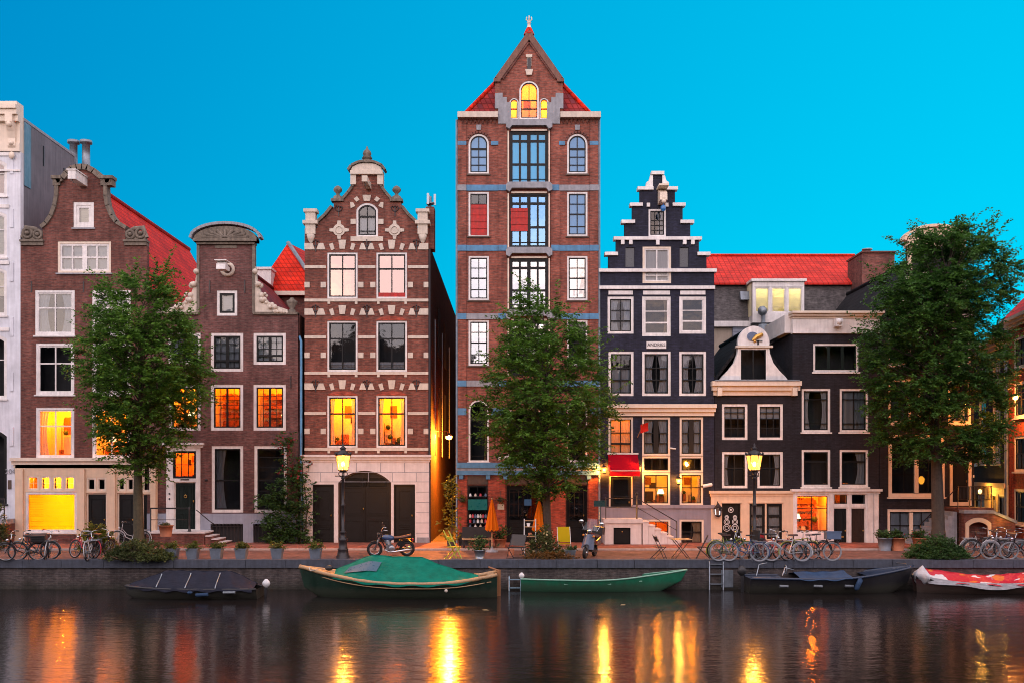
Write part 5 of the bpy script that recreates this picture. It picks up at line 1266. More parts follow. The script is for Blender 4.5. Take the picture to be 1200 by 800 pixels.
# ================================================================ street lamps and wall lamps
def street_lamp(px, py, label):
    p = ground(px, py); r = thing('street_lamp', label, 'street lamp', (0, 0, 0), 'cast iron street lamps on the quay')
    q = MB(); q.lathe((0, 0, 0), [(.27, 0), (.27, .08), (.22, .12), (.19, .3), (.21, .34), (.17, .38), (.145, .62), (.17, .66), (.175, .74), (.12, .78), (.11, .95), (.135, .98), (.10, 1.03)], 10); q.build('base', M.iron, r)
    q = MB(); q.lathe((0, 0, 1.03), [(.075, 0), (.065, .9), (.085, .93), (.085, 1.0), (.06, 1.04), (.052, 1.95), (.08, 1.98), (.05, 2.05)], 12); q.build('post', M.iron, r)
    q = MB(); z0 = 3.05
    for a in range(4):
        w = a * PI / 2 + PI / 4; c, s = math.cos(w), math.sin(w)
        q.tube([(.03 * c, .03 * s, z0), (.13 * c, .13 * s, z0 + .04), (.17 * c, .17 * s, z0 + .14), (.10 * c, .10 * s, z0 + .2), (.16 * c, .16 * s, z0 + .3)], .018, 6)
    q.tube([(-.32, 0, z0 + .05), (.32, 0, z0 + .05)], .018, 6); q.ball((-.33, 0, z0 + .05), .03, 8); q.ball((.33, 0, z0 + .05), .03, 8); q.build('bracket', M.iron, r)
    q = MB(); zb, ztp = 3.32, 3.86
    for a in range(6):
        w = a * PI / 3; q.tube([(.19 * math.cos(w), .19 * math.sin(w), zb), (.30 * math.cos(w), .30 * math.sin(w), ztp)], .014, 5)
    q.lathe((0, 0, zb - .04), [(.08, -.05), (.2, .02), (.2, .05)], 6); q.lathe((0, 0, ztp), [(.33, 0), (.33, .04), (.28, .06)], 6)
    for a in range(6):
        w = a * PI / 3; q.ball((.31 * math.cos(w), .31 * math.sin(w), ztp + .08), .04, 6, sc=(1, 1, 1.6))
    q.build('lantern_frame', M.iron, r)
    q = MB(); q.lathe((0, 0, zb), [(.185, 0), (.295, ztp - zb)], 6, smooth=False); q.build('lantern_glass', M.lampglass, r)
    q = MB(); q.lathe((0, 0, ztp + .05), [(.29, 0), (.2, .10), (.1, .15), (.1, .2), (.13, .23), (.04, .3), (.05, .34), (.01, .42)], 10); q.build('crown', M.iron, r)
    q = MB(); q.ball((0, 0, zb + .22), .075, 10, sc=(1, 1, 1.4)); q.build('bulb', M.bulb, r)
    place(r, p, random.uniform(0, 1)); light('lamp_light', p + Vector((0, 0, zb + .3)), LAMP_W, (1, .33, .03), .11)
street_lamp(402, 653.5, 'lit street lamp standing before the arched carriage door')
street_lamp(884, 653.5, 'lit street lamp standing among parked bicycles before the cream ground floor')

def wall_lamp(px, py, yf, label, w=36, arm=.3, r_=.085, col=(1, .34, .04)):
    d = D + yf; p = Vector((X(px, d), yf, Z(py, d))); r = thing('wall_lamp', label, 'wall lamp', p)
    q = MB(); q.lathe((p.x, p.y + arm, p.z + .10), [(.06, 0), (.06, .02)], 10); q.tube([(p.x, p.y + arm, p.z + .14), (p.x, p.y + arm * .3, p.z + .22), (p.x, p.y, p.z + .17)], .016, 6); q.build('arm', M.iron, r)
    q = MB(); q.lathe((p.x, p.y, p.z), [(.05, -.17), (.12, -.14), (.12, -.12)], 8); q.build('cup', M.iron, r); q = MB(); q.lathe((p.x, p.y, p.z + .1), [(.14, 0), (.04, .1), (.01, .15)], 8); q.build('cap', M.iron, r)
    q = MB(); q.lathe((p.x, p.y, p.z), [(.08, -.12), (.115, .1)], 8); q.build('glass', M.lampglass, r)
    MB().ball(p, .06, 8).build('bulb', M.bulb, r)
    light('lamp_light', p + Vector((0, -.02, .02)), w, col, r_)
wall_lamp(708, 550, -.35, 'lit wall lamp on the corner left of the red awning', 420)
wall_lamp(748.5, 549, -.35, 'lit wall lamp on the right of the red awning', 260)
wall_lamp(795.5, 563, -.35, 'lit wall lamp between the two yellow lit ground windows', 130)
# lantern in the alley, fixed to the striped house's flank
ay = 4.5; d = D + ay; p = Vector((X(526, d), ay, Z(512, d)))
r = thing('alley_lamp', 'bright orange lamp on a long arm glowing in the dark alley', 'wall lamp', p); xw = X(502)
q = MB(); q.tube([(xw, p.y, p.z + .3), (p.x - .1, p.y, p.z + .32), (p.x, p.y, p.z + .15)], .03, 6); q.lathe((p.x, p.y, p.z + .06), [(.2, 0), (.06, .12), (.03, .16)], 12); q.build('arm', M.iron, r)
MB().ball(p, .15, 14, sc=(1.1, 1.1, .8)).build('globe', emitmat('alley_globe', (1, .50, .08), 30, .8), r)
light('lamp_light', p, 6500, (1, .26, .015), .12)
# lamp fixed to the red corner house (just outside the frame edge its glow reaches in)
p = P1 + dv * 2.35 + Vector((-.45, 0, Z(468, 44) - .0)); p.z = Z(466, 44.0)
r = thing('wall_lamp', 'lit wall lamp on the red corner house', 'wall lamp', p)
q = MB(); q.tube([(p.x + .45, p.y, p.z + .2), (p.x + .1, p.y, p.z + .25), (p.x, p.y, p.z + .14)], .025, 6); q.lathe((p.x, p.y, p.z + .06), [(.2, 0), (.06, .12)], 10); q.build('arm', M.iron, r)
MB().ball(p, .11, 12).build('bulb', M.bulb, r); light('lamp_light', p, 800, (1, .30, .05), .12)
p = P0 + dv * 3.4 + Vector((-.6, 0, 2.3)); r = thing('wall_lamp', 'small lamp under the ochre fascia of the narrow corner house', 'wall lamp', p)
MB().lathe((p.x, p.y, p.z), [(.05, -.1), (.09, .05), (.03, .12)], 10).build('glass', M.bulb, r); q = MB(); q.tube([(p.x, p.y, p.z + .12), (p.x + .2, p.y, p.z + .2), (p.x + .5, p.y, p.z + .18)], .015, 5); q.build('arm', M.iron, r); light('lamp_light', p, 60, (1, .45, .06), .08)
# unlit lantern beside the cream house door
p = Vector((X(840), -.3, Z(598))); r = thing('wall_lantern', 'unlit black lantern beside the cream house door', 'lantern', p)
q = MB(); q.lathe(p, [(.06, -.26), (.14, -.2), (.14, -.17)], 6); q.lathe(p, [(.2, .14), (.08, .28), (.03, .36)], 6)
for a in range(6): w_ = a * PI / 3; q.tube([(p.x + .13 * math.cos(w_), p.y + .13 * math.sin(w_), p.z - .18), (p.x + .18 * math.cos(w_), p.y + .18 * math.sin(w_), p.z + .15)], .012, 5)
q.tube([(p.x, p.y, p.z + .3), (p.x, p.y + .12, p.z + .42), (p.x, p.y + .24, p.z + .2)], .018, 6); q.build('frame', M.iron, r)
MB().lathe(p, [(.12, -.18), (.165, .14)], 6, smooth=False).build('glass', M.glass, r)
# cameras on the walls
for px, py, yf, sx, lab in ((828, 568, -.06, -1, 'white security camera on the black step gable wall'), (591, 536, -.16, -1, 'white security camera on the warehouse band'), (787.5, 525, -.0, 1, 'small white camera between the net curtained windows')):
    d = D + yf; p = Vector((X(px, d), yf, Z(py, d))); r = thing('security_camera', lab, 'security camera', p); k_ = .5 if px == 787.5 else 1
    q = MB(); q.tube([p, p + Vector((0, -.14, 0)) * k_, p + Vector((sx * .05, -.25, -.02)) * k_], .02 * k_, 6); q.build('bracket', M.plastic_white, r)
    q = MB(); q.tube([p + Vector((-sx * .18, -.18, .03)) * k_, p + Vector((sx * .28, -.46, -.05)) * k_], [.075 * k_, .075 * k_], 10); q.build('housing', M.plastic_white, r)
    q = MB(); q.tube([p + Vector((sx * .275, -.455, -.05)) * k_, p + Vector((sx * .30, -.475, -.054)) * k_], [.055 * k_, .055 * k_], 10); q.build('lens', M.plastic_black, r)

# ================================================================ bicycles
_bikes = {}
def make_bike(col, tyre=None, step=False, extra=''):
    r = thing('bicycle', '', 'bicycle', (0, 0, 0)); R_ = .345; xb, xf = -.54, .54; m = col
    for xw_, nm in ((xb, 'wheel'), (xf, 'wheel')):
        q = MB()
        for k_ in range(16):
            a = 2 * PI * k_ / 16; s_ = .03 if k_ % 2 else -.03
            q.tube([(xw_ + .02 * math.cos(a), s_, R_ + .02 * math.sin(a)), (xw_ + .30 * math.cos(a), 0, R_ + .30 * math.sin(a))], .0035, 3)
        q.tube([(xw_, -.05, R_), (xw_, .05, R_)], .025, 8); wh = q.build(nm, M.steel, r)
        MB().torus((xw_, 0, R_), R_ - .022, .024, 'y', 30, 6).build('tyre', tyre or M.rubber, wh)
        MB().torus((xw_, 0, R_), R_ - .05, .012, 'y', 30, 5).build('rim', M.steel, wh)
    bb = Vector((-.08, 0, .29)); st = Vector((-.24, 0, .82)); hd = Vector((.34, 0, .84)); hl = Vector((.385, 0, .66))
    q = MB()
    q.tube([bb, st], .018, 7); q.tube([hd, hl], .022, 7)
    if step: q.tube([hl, (.18, 0, .42), bb], .02, 7); q.tube([hd + Vector((.01, 0, -.05)), (.12, 0, .52), (-.13, 0, .45)], .016, 7)
    else: q.tube([hl, bb], .02, 7); q.tube([hd + Vector((.0, 0, -.03)), st + Vector((.02, 0, -.06))], .017, 7)
    for s_ in (-1, 1): q.tube([(bb.x, .03 * s_, bb.z), (xb, .055 * s_, R_)], .011, 6); q.tube([(st.x, .02 * s_, st.z - .06), (xb, .055 * s_, R_)], .009, 6)
    q.build('frame', m, r)
    q = MB()
    for s_ in (-1, 1): q.tube([hl + Vector((0, .03 * s_, 0)), (.46, .05 * s_, .5), (xf, .055 * s_, R_)], .013, 6)
    q.build('fork', m, r)
    q = MB(); q.tube([hd, (.31, 0, 1.0)], .014, 6); q.tube([(.12, -.29, 1.06), (.27, -.24, 1.08), (.34, -.1, 1.06), (.33, 0, 1.02), (.34, .1, 1.06), (.27, .24, 1.08), (.12, .29, 1.06)], .012, 6); hb = q.build('handlebar', M.chrome, r)
    q = MB(); q.tube([(.12, -.29, 1.06), (.23, -.26, 1.078)], .018, 6); q.tube([(.12, .29, 1.06), (.23, .26, 1.078)], .018, 6); q.build('grip', M.rubber, hb)
    q = MB(); q.tube([st, (-.27, 0, .93)], .013, 6); q.hprism([(-.40, -.10), (-.28, -.11), (-.10, -.025), (-.06, 0), (-.10, .025), (-.28, .11), (-.40, .10)], .93, .975); q.build('saddle', M.leather if not step else M.plastic_black, r)
    for xw_, a0, a1 in ((xb, .15 * PI, 1.15 * PI), (xf, .25 * PI, .95 * PI)):
        q = MB(); q.tube([(xw_ + (R_ + .025) * math.cos(a0 + (a1 - a0) * i / 12), 0, R_ + (R_ + .025) * math.sin(a0 + (a1 - a0) * i / 12)) for i in range(13)], .02, 5); q.build('mudguard', m, r)
    q = MB()
    for s_ in (-1, 1): q.tube([(-.30, .07 * s_, .735), (-.82, .07 * s_, .735)], .008, 5); q.tube([(-.74, .07 * s_, .735), (xb, .06 * s_, R_)], .007, 5)
    for k_ in range(4): q.tube([(-.36 - .14 * k_, -.07, .735), (-.36 - .14 * k_, .07, .735)], .006, 5)
    q.build('rear_rack', M.steel, r)
    q = MB(); q.torus((bb.x, -.05, bb.z), .085, .01, 'y', 16, 4); q.tube([(bb.x, -.07, bb.z), (bb.x + .12, -.07, bb.z - .11)], .01, 5); q.tube([(bb.x, .07, bb.z), (bb.x - .12, .07, bb.z + .11)], .01, 5)
    q.box(bb.x + .07, bb.x + .17, -.15, -.07, bb.z - .125, bb.z - .10); q.box(bb.x - .17, bb.x - .07, .07, .15, bb.z + .10, bb.z + .125); q.build('crank', M.steel, r)
    q = MB(); q.tube([(bb.x, -.045, bb.z + .05), (xb, -.045, R_ + .035)], .012, 4); q.tube([(bb.x, -.045, bb.z - .05), (xb, -.045, R_ - .035)], .012, 4); q.build('chain', M.rubber, r)
    q = MB(); q.tube([(-.2, .06, .28), (-.28, .2, .01)], .01, 5); q.build('kickstand', M.steel, r)
    q = MB(); q.ball((.46, 0, .80), .05, 8, sc=(1.2, 1, 1)); q.build('headlight', M.chrome, r)
    if 'basket' in extra:       # black basket on the rear rack
        q = MB(); 
        for z_, w_ in ((.75, 0), (.83, .02), (.91, .04), (.99, .06)):
            q.tube([(-.78 - w_, -.15 - w_, z_), (-.36 + w_, -.15 - w_, z_), (-.36 + w_, .15 + w_, z_), (-.78 - w_, .15 + w_, z_)], .012, 5, closed=True)
        q.hprism([(-.8, -.17), (-.34, -.17), (-.34, .17), (-.8, .17)], .752, .97); q.build('basket', M.plastic_black, r)
    if 'bag' in extra:
        q = MB()
        for s_ in (-1, 1): q.ball((-.56, .15 * s_, .58), .19, 10, sc=(1.1, .42, .95))
        q.build('pannier', M.plastic_black, r)
    if 'crate' in extra:        # plastic crate over the front wheel
        q = MB(); c_ = M.crate_blue; zc = .80
        q.hprism([(.30, -.2), (.82, -.2), (.82, .2), (.30, .2)], zc, zc + .02)
        for (a, b_, c, d) in ((.30, .82, -.2, -.18), (.30, .82, .18, .2), (.30, .32, -.18, .18), (.80, .82, -.18, .18)): q.box(a, b_, c, d, zc + .02, zc + .28)
        q.box(.28, .84, -.215, -.2, zc + .24, zc + .29); q.build('crate', c_, r)
        q = MB()
        for s_ in (-1, 1): q.tube([(.8, .12 * s_, zc), (xf, .07 * s_, R_)], .012, 5)
        q.build('front_rack', M.steel, r)
    if 'seat' in extra:
        q = MB(); q.box(-.66, -.36, -.14, .14, .76, .82); q.box(-.70, -.62, -.15, .15, .78, 1.12); q.build('child_seat', M.plastic_black, r)
    return r
M.crate_blue = plain('blue_grey_crate', (.08, .12, .20), .5, .12, 6, streak=False)
PT = {'black': paint('black_enamel', (.012, .012, .015)), 'red': paint('red_enamel', (.42, .012, .03)), 'green': paint('green_enamel', (.06, .12, .03)), 'blue': paint('blue_enamel', (.03, .07, .17)), 'silver': paint('silver_enamel', (.42, .43, .45)), 'lime': paint('lime_enamel', (.26, .30, .03)), 'teal': paint('teal_enamel', (.03, .10, .13)), 'maroon': paint('maroon_enamel', (.14, .012, .02))}
M.tyre_grey = plain('pale_tyre', (.24, .25, .27), .7, .1, 10, streak=False)
def bike(px, py, head, col, label, lean=0, tyre=None, step=False, extra='', group='bicycles parked along the quay'):
    key = (col, tyre, step, extra)
    if key not in _bikes: r = _bikes[key] = make_bike(PT[col], tyre, step, extra)
    else: r = copy_tree(_bikes[key])
    tag(r, label, None, group); p = ground(px, py); p.z = .004
    place(r, p, math.radians(head), math.radians(lean)); return r
bike(26, 657, 15 + 180, 'black', 'black bicycle leaning with a wide black basket on its back', -12, extra='basket', step=True)
bike(40, 656, 200, 'teal', 'dark teal bicycle with high handlebar behind the basket bicycle', -8, step=True)
bike(55, 655, 108, 'silver', 'silver bicycle seen nearly end on before the yellow shop window', 6)
bike(98, 654, 150, 'red', 'red bicycle with black panniers beside a yellowish bush', 8, extra='bag', step=True)
bike(107, 656, 98, 'silver', 'silver bicycle end on, in front of the red pannier bicycle', -5, step=True)
bike(116, 654, 75, 'black', 'black bicycle end on, closest to the yellowish bush', 10)
bike(152, 640, 185, 'silver', 'pale bicycle half hidden behind the left tree trunk by a black door', 5, step=True)
bike(852, 654, 20, 'lime', 'lime green bicycle before the cream house door with iron scrolls', 6, step=True)
bike(859, 657, 8, 'green', 'green bicycle with pale grey tyres left of the lamp post', -4, tyre=M.tyre_grey)
bike(872, 657.5, 170, 'blue', 'blue bicycle with pale grey tyres touching the lamp post', 7, tyre=M.tyre_grey, step=True)
bike(900, 655, 30, 'maroon', 'maroon bicycle with a child seat right of the lamp post', 5, extra='seat', step=True)
bike(912, 656, -12, 'red', 'bright red bicycle in the thick of the parked row', -6, step=True)
bike(922, 657.5, 172, 'silver', 'silver bicycle with pale tyres at the front of the parked row', 6, tyre=M.tyre_grey)
bike(938, 656.5, 20, 'lime', 'yellow green bicycle before the orange lit shop window', -5)
bike(952, 656, -160, 'black', 'black bicycle tucked behind the blue crate bicycle', 7, step=True)
bike(958, 657, -2, 'black', 'black bicycle with a blue grey crate over its pale front wheel', -4, tyre=M.tyre_grey, extra='crate', step=True)
for k_, (px, py, hd_, c_, tg, lab) in enumerate(((1148, 652, 12, 'silver', 1, 'silver bicycle just right of the green hedge'), (1158, 654, -10, 'black', 0, 'black bicycle second from the green hedge'), (1170, 651, 25, 'blue', 0, 'blue bicycle in front of the sloping brick parapet'),
        (1178, 655, 170, 'silver', 1, 'silver bicycle with pale tyres before the red corner house'), (1190, 653, 8, 'teal', 0, 'teal bicycle at the right frame edge by the red house'), (1200, 656, 175, 'black', 1, 'black bicycle with pale tyres cut off by the right edge'))):
    bike(px, py, hd_, c_, lab, (-1) ** k_ * 6, tyre=M.tyre_grey if tg else None, step=k_ % 2 == 0, extra='bag' if k_ == 2 else '')

# ================================================================ motorcycle
def wheel(q_name, parent, xw_, R_, w_, tr):
    q = MB()
    for k_ in range(20):
        a = 2 * PI * k_ / 20; q.tube([(xw_ + .04 * math.cos(a), .03 * (-1) ** k_, R_ + .04 * math.sin(a)), (xw_ + (R_ - tr) * math.cos(a), 0, R_ + (R_ - tr) * math.sin(a))], .005, 3)
    q.tube([(xw_, -.07, R_), (xw_, .07, R_)], .05, 10); wh = q.build(q_name, M.chrome, parent)
    MB().torus((xw_, 0, R_), R_ - tr, tr, 'y', 32, 8).build('tyre', M.rubber, wh); MB().torus((xw_, 0, R_), R_ - tr * 2, .018, 'y', 32, 5).build('rim', M.chrome, wh); return wh
r = thing('motorcycle', 'black motorcycle with chrome engine parked before the carriage door', 'motorcycle')
wheel('wheel', r, .62, .30, .09, .05); wheel('wheel', r, -.62, .30, .1, .055)
q = MB(); q.tube([(.38, 0, .86), (.1, 0, .72), (-.28, 0, .66), (-.62, 0, .32)], .025, 8); q.tube([(.40, 0, .74), (.22, 0, .34), (-.12, 0, .26), (-.3, 0, .62)], .022, 8); q.tube([(-.3, .09, .62), (-.75, .1, .68)], .02, 6); q.tube([(-.3, -.09, .62), (-.75, -.1, .68)], .02, 6)
q.tube([(-.1, .08, .3), (-.62, .08, .3)], .022, 6); q.tube([(-.1, -.08, .3), (-.62, -.08, .3)], .022, 6); q.build('frame', PT['black'], r)
q = MB(); q.grid(lambda u, v: (.34 - .46 * u, .13 * math.sin(2 * PI * v) * math.sin(PI * (.12 + .8 * u)) ** .6, .76 + .12 * math.cos(2 * PI * v) * math.sin(PI * (.15 + .75 * u)) ** .6 - .05 * u), 10, 14); q.build('fuel_tank', PT['blue'], r)
q = MB(); q.grid(lambda u, v: (-.1 - .66 * u, .13 * math.sin(2 * PI * v), .735 + .05 * math.cos(2 * PI * v) + .10 * u * u), 10, 12); q.build('seat', M.leather, r)
q = MB(); q.box(-.02, .2, -.13, .13, .28, .48); q.tube([(.06, 0, .42), (.14, 0, .66)], .10, 12); 
for k_ in range(5): q.lathe((.085 + .012 * k_, 0, .5 + .03 * k_), [(.13, 0), (.13, .012)], 12)
q.ball((-.02, -.14, .34), .11, 10, sc=(1.2, .4, 1)); q.ball((-.02, .14, .34), .11, 10, sc=(1.2, .4, 1)); q.build('engine', M.steel, r)
for s_ in (-1, 1):
    q = MB(); q.tube([(.16, .1 * s_, .45), (.24, .13 * s_, .28), (.05, .16 * s_, .2), (-.3, .17 * s_, .24), (-.8, .18 * s_, .32)], [.022, .022, .024, .045, .05], 8); q.build('exhaust', M.chrome, r)
q = MB()
for s_ in (-1, 1): q.tube([(.37, .09 * s_, .92), (.5, .09 * s_, .60), (.62, .09 * s_, .30)], [.022, .026, .03], 8)
q.build('fork', M.chrome, r)
q = MB(); q.tube([(.16, -.38, 1.06), (.30, -.30, 1.08), (.37, -.1, .97), (.37, .1, .97), (.30, .30, 1.08), (.16, .38, 1.06)], .014, 6); hb = q.build('handlebar', M.chrome, r)
for s_ in (-1, 1):
    q = MB(); q.tube([(.28, .3 * s_, 1.08), (.30, .33 * s_, 1.2)], .008, 5); q.ball((.30, .35 * s_, 1.24), .065, 10, sc=(.4, 1.2, .9)); q.build('mirror', M.plastic_black, hb)
q = MB(); q.tube([(.42, 0, .86), (.52, 0, .86)], [.07, .10], 14); hl = q.build('headlight', M.plastic_black, r); q = MB(); q.tube([(.521, 0, .86), (.535, 0, .86)], [.095, .08], 14); q.build('lens', M.chrome, hl)
for xw_, a0, a1 in ((.62, .35 * PI, .95 * PI), (-.62, .2 * PI, .85 * PI)):
    q = MB(); q.grid(lambda u, v: (xw_ + .335 * math.cos(a0 + (a1 - a0) * u), .075 * (2 * v - 1), .30 + (.335 - .02 * (2 * v - 1) ** 2) * math.sin(a0 + (a1 - a0) * u)), 12, 4); q.build('mudguard', PT['black'], r)
q = MB(); q.box(-.86, -.80, -.08, .08, .62, .70); q.build('tail_light', PT['red'], r); q = MB(); q.box(-.52, -.26, .12, .15, .42, .62); q.box(-.52, -.26, -.15, -.12, .42, .62); q.build('side_panel', PT['black'], r)
place(r, ground(458, 651.5), math.radians(180 + 12), math.radians(-6))

# ================================================================ scooter with windscreen, nose toward the canal
r = thing('scooter', 'dark motor scooter facing the water with windscreen and grey front shield', 'scooter')
wheel('wheel', r, .60, .23, .1, .065); wheel('wheel', r, -.55, .23, .1, .065)
q = MB(); q.grid(lambda u, v: (.44 - .10 * v + .12 * (1 - (2 * u - 1) ** 2), .25 * (2 * u - 1) * (1 - .25 * v), .36 + .56 * v), 10, 8); q.grid(lambda u, v: (.40 - .10 * v + .08 * (1 - (2 * u - 1) ** 2), .25 * (2 * u - 1) * (1 - .25 * v), .36 + .56 * v), 10, 8); q.build('front_shield', paint('slate_enamel', (.10, .13, .19)), r)
q = MB(); q.grid(lambda u, v: (.74 - .3 * u, .10 * (2 * v - 1), .46 + .05 * math.sin(PI * u) - .05 * (2 * v - 1) ** 2 + .06 * u), 8, 6); q.build('front_mudguard', PT['black'], r)
q = MB(); q.grid(lambda u, v: (-.18 - .72 * u, .2 * math.sin(2 * PI * v) * (1 - .4 * u), .52 + .2 * math.cos(2 * PI * v) + .08 * u), 10, 14); q.build('body', PT['black'], r)
q = MB(); q.box(-.2, .36, -.18, .18, .26, .32); q.build('footboard', M.plastic_black, r)
q = MB(); q.grid(lambda u, v: (-.12 - .7 * u, .15 * math.sin(2 * PI * v), .78 + .06 * math.cos(2 * PI * v) + .04 * u), 8, 12); q.build('seat', M.leather, r)
q = MB(); q.tube([(.45, 0, .3), (.33, 0, 1.0)], .04, 8); q.tube([(.60, .07, .23), (.46, .05, .5)], .025, 6); q.tube([(.60, -.07, .23), (.46, -.05, .5)], .025, 6); q.build('fork', M.steel, r)
q = MB(); q.tube([(.22, -.36, 1.02), (.32, -.2, 1.05), (.34, 0, 1.02), (.32, .2, 1.05), (.22, .36, 1.02)], .02, 6); hb = q.build('handlebar', M.plastic_black, r)
for s_ in (-1, 1):
    q = MB(); q.tube([(.3, .25 * s_, 1.05), (.32, .38 * s_, 1.3)], .008, 5); q.ball((.32, .4 * s_, 1.36), .085, 10, sc=(.4, 1.2, .8)); q.build('mirror', M.chrome, hb)
q = MB(); q.ball((.40, 0, 1.03), .11, 12, sc=(.8, 1, 1)); q.build('headlight', M.chrome, r)
q = MB(); q.grid(lambda u, v: (.42 - .16 * v + .1 * (1 - (2 * u - 1) ** 2), .3 * (2 * u - 1) * (1 - .3 * v), 1.08 + .42 * v), 10, 6); q.build('windscreen', M.glass, r)
q = MB()
for s_ in (-1, 1): q.ball((.46, .2 * s_, .86), .05, 8)
q.build('indicator', paint('amber_lens', (.6, .18, .02)), r); q = MB(); q.box(-.94, -.62, -.2, .2, .86, 1.14); q.build('top_box', M.plastic_black, r)
place(r, ground(691, 652.5), math.radians(-112), math.radians(-7))
# ================================================================ boats
WZ = -1.03
def hullpt(t, v, L, B, prof, sc=1.0, lift=0.0):
    """t 0..1 stern to bow, v -1..1 gunwale to gunwale"""
    bt, zs, zk = prof(t)
    a = abs(v); y = B / 2 * bt * sc * (1 if v > 0 else -1) * a ** .55
    z = zk + lift + (zs - zk - lift) * a ** 2.4
    return y, z
def make_boat(name, label, L, B, prof, rake, hullmat, rimmat, inmat, rimr=.05, floor=.22, thwarts=(), rakes=0.0):
    r = thing(name, label, 'boat'); NX, NY = 36, 16
    def xat(t, z): return -L / 2 + L * t + rake * max(0, t - .8) / .2 * (z) + rakes * max(0, .1 - t) / .1 * (-z)
    q = MB()
    def outer(u, v):
        y, z = hullpt(u, 2 * v - 1, L, B, prof); return (xat(u, z), y, z)
    def inner(u, v):
        y, z = hullpt(u, 2 * v - 1, L, B, prof, .94, .0); z = max(z, floor if z < prof(u)[1] - .01 else z) if prof(u)[1] > floor else z; return (xat(.02 + .96 * u, z), y, z)
    q.grid(outer, NX, NY); hb = q.build('hull', hullmat, r)
    if inmat: MB().grid(inner, NX, NY).build('inner_hull', inmat, r)
    if prof(0)[0] > .1:
        q = MB(); v_ = [(xat(0, hullpt(0, -1 + 2 * i / NY, L, B, prof)[1]) - .001, ) + hullpt(0, -1 + 2 * i / NY, L, B, prof) for i in range(NY + 1)]
        q.add(v_, [tuple(range(NY + 1))]); q.build('transom', hullmat, r)
    q = MB()
    for s_ in (-1, 1): q.tube([(xat(t, prof(t)[1]), s_ * B / 2 * prof(t)[0] * .985, prof(t)[1]) for t in [i / 40 for i in range(41)]], rimr, 8)
    q.build('gunwale', rimmat, r)
    for t in thwarts:
        q = MB(); b_ = B / 2 * prof(t)[0] * .93; q.box(xat(t, .3) - .14, xat(t, .3) + .14, -b_, b_, prof(t)[1] - .16, prof(t)[1] - .12); q.build('thwart', rimmat, r)
    r['_L'] = L; return r, xat
def cover(r, xat, L, B, prof, t0, t1, ridge, mat, drop=.10, ns=28, sag=.03, name='cover', strips=()):
    """tarpaulin from gunwale to gunwale over a ridge; ridge(t) is its height above the gunwale"""
    def f(u, v):
        t = t0 + (t1 - t0) * u; bt, zs, zk = prof(t); w_ = 2 * v - 1; a = abs(w_); half = B / 2 * bt * 1.03
        if a > .86: k_ = (a - .86) / .14; y = half * (1 + .03 * k_) * (1 if w_ > 0 else -1); z = zs + .03 - (drop + .03 * math.sin(t * 40)) * k_
        else: k_ = a / .86; y = half * k_ * (1 if w_ > 0 else -1); h = ridge(t); z = zs + .03 + h * (1 - k_) ** .9 - sag * math.sin(PI * k_) * (1 + .8 * math.sin(t * 17)) + .012 * math.sin(t * 55 + 6 * k_)
        return (xat(t, z), y, z)
    o = MB().grid(f, ns * 2, 24).build(name, mat, r)
    for t in strips:
        q = MB(); u = (t - t0) / (t1 - t0); q.tube([Vector(f(u, .5 + sgn * .43 * k_ / 8)) + Vector((0, 0, .012)) for sgn in (1,) for k_ in range(1, 9)], .02, 5); q.build('cover_strap', M.steel, o)
    q = MB(); q.tube([Vector(f(i / 20, .5)) + Vector((0, 0, .0)) for i in range(21)], .012, 5); q.build('ridge_seam', mat, o)
    return o
def outboard(r, x, z, mat, rot=0.0, s=1.0):
    q = MB(); q.grid(lambda u, v: (x - .02 + .17 * s * (math.cos(2 * PI * v)) * math.sin(PI * (.08 + .84 * u)), .11 * s * math.sin(2 * PI * v) * math.sin(PI * (.08 + .84 * u)), z + .42 * s - .38 * s * u), 8, 12)
    o = q.build('outboard_motor', mat, r)
    q = MB(); q.box(x - .05 * s, x + .05 * s, -.035, .035, z - .6 * s, z + .06 * s); q.box(x - .14 * s, x + .02, -.03, .03, z - .42 * s, z - .38 * s); q.tube([(x - .12 * s, 0, z - .62 * s), (x + .12 * s, 0, z - .62 * s)], [.03, .045], 8); q.build('motor_leg', M.plastic_black, o)
    q = MB(); q.tube([(x + .12 * s, 0, z + .12 * s), (x + .5 * s, .06, z + .2 * s)], .022, 6); q.build('tiller', M.plastic_black, o)
    return o
def fender(r, x, y, z, mat, l=.45, tilt=0.0):
    q = MB(); q.tube([(x, y, z), (x + tilt * .4, y, z - .05)], .01, 5); q.tube([(x + tilt * .4, y, z - .05), (x + tilt * .5, y, z - .1), (x + tilt, y, z - l), (x + tilt, y, z - l - .06)], [.03, .09, .09, .03], 10); q.build('fender', mat, r)
def boatat(r, px, wl, B, yaw):
    d = F * (CZ - WZ) / (wl - HY) + B / 2; place(r, (X(px, d), d - D, WZ), yaw)
BM = {'green': plain('boat_green', (.003, .026, .014), .45, .3, 6, grime=-.86), 'greenlight': plain('boat_mid_green', (.006, .155, .078), .5, .25, 4, grime=-.86), 'black': plain('boat_black', (.010, .010, .014), .45, .3, 5, grime=-.86), 'navy': paint('boat_navy', (.010, .024, .055), .4), 'maroon': plain('boat_maroon', (.05, .010, .014), .5, .3, 5, grime=-.86)}
def tarp(name, c, var=.2):
    m, t, o = nt(name); n1 = noise(t, pos(t), 3.5, 4, .6)
    bsdf(t, o, scalecol(t, c, maprange(t, n1, .3, .7, 1 - var, 1 + var)), .75, 0, spec=.15, normal=bump(t, noise(t, pos(t, (1, 1, 3)), 4, 3), .5, .05)); return m
M.tarp_green = tarp('green_tarpaulin', (.0, .15, .098)); M.tarp_dark = tarp('dark_tarpaulin', (.016, .018, .030)); M.tarp_blue = tarp('blue_tarpaulin', (.03, .06, .12))
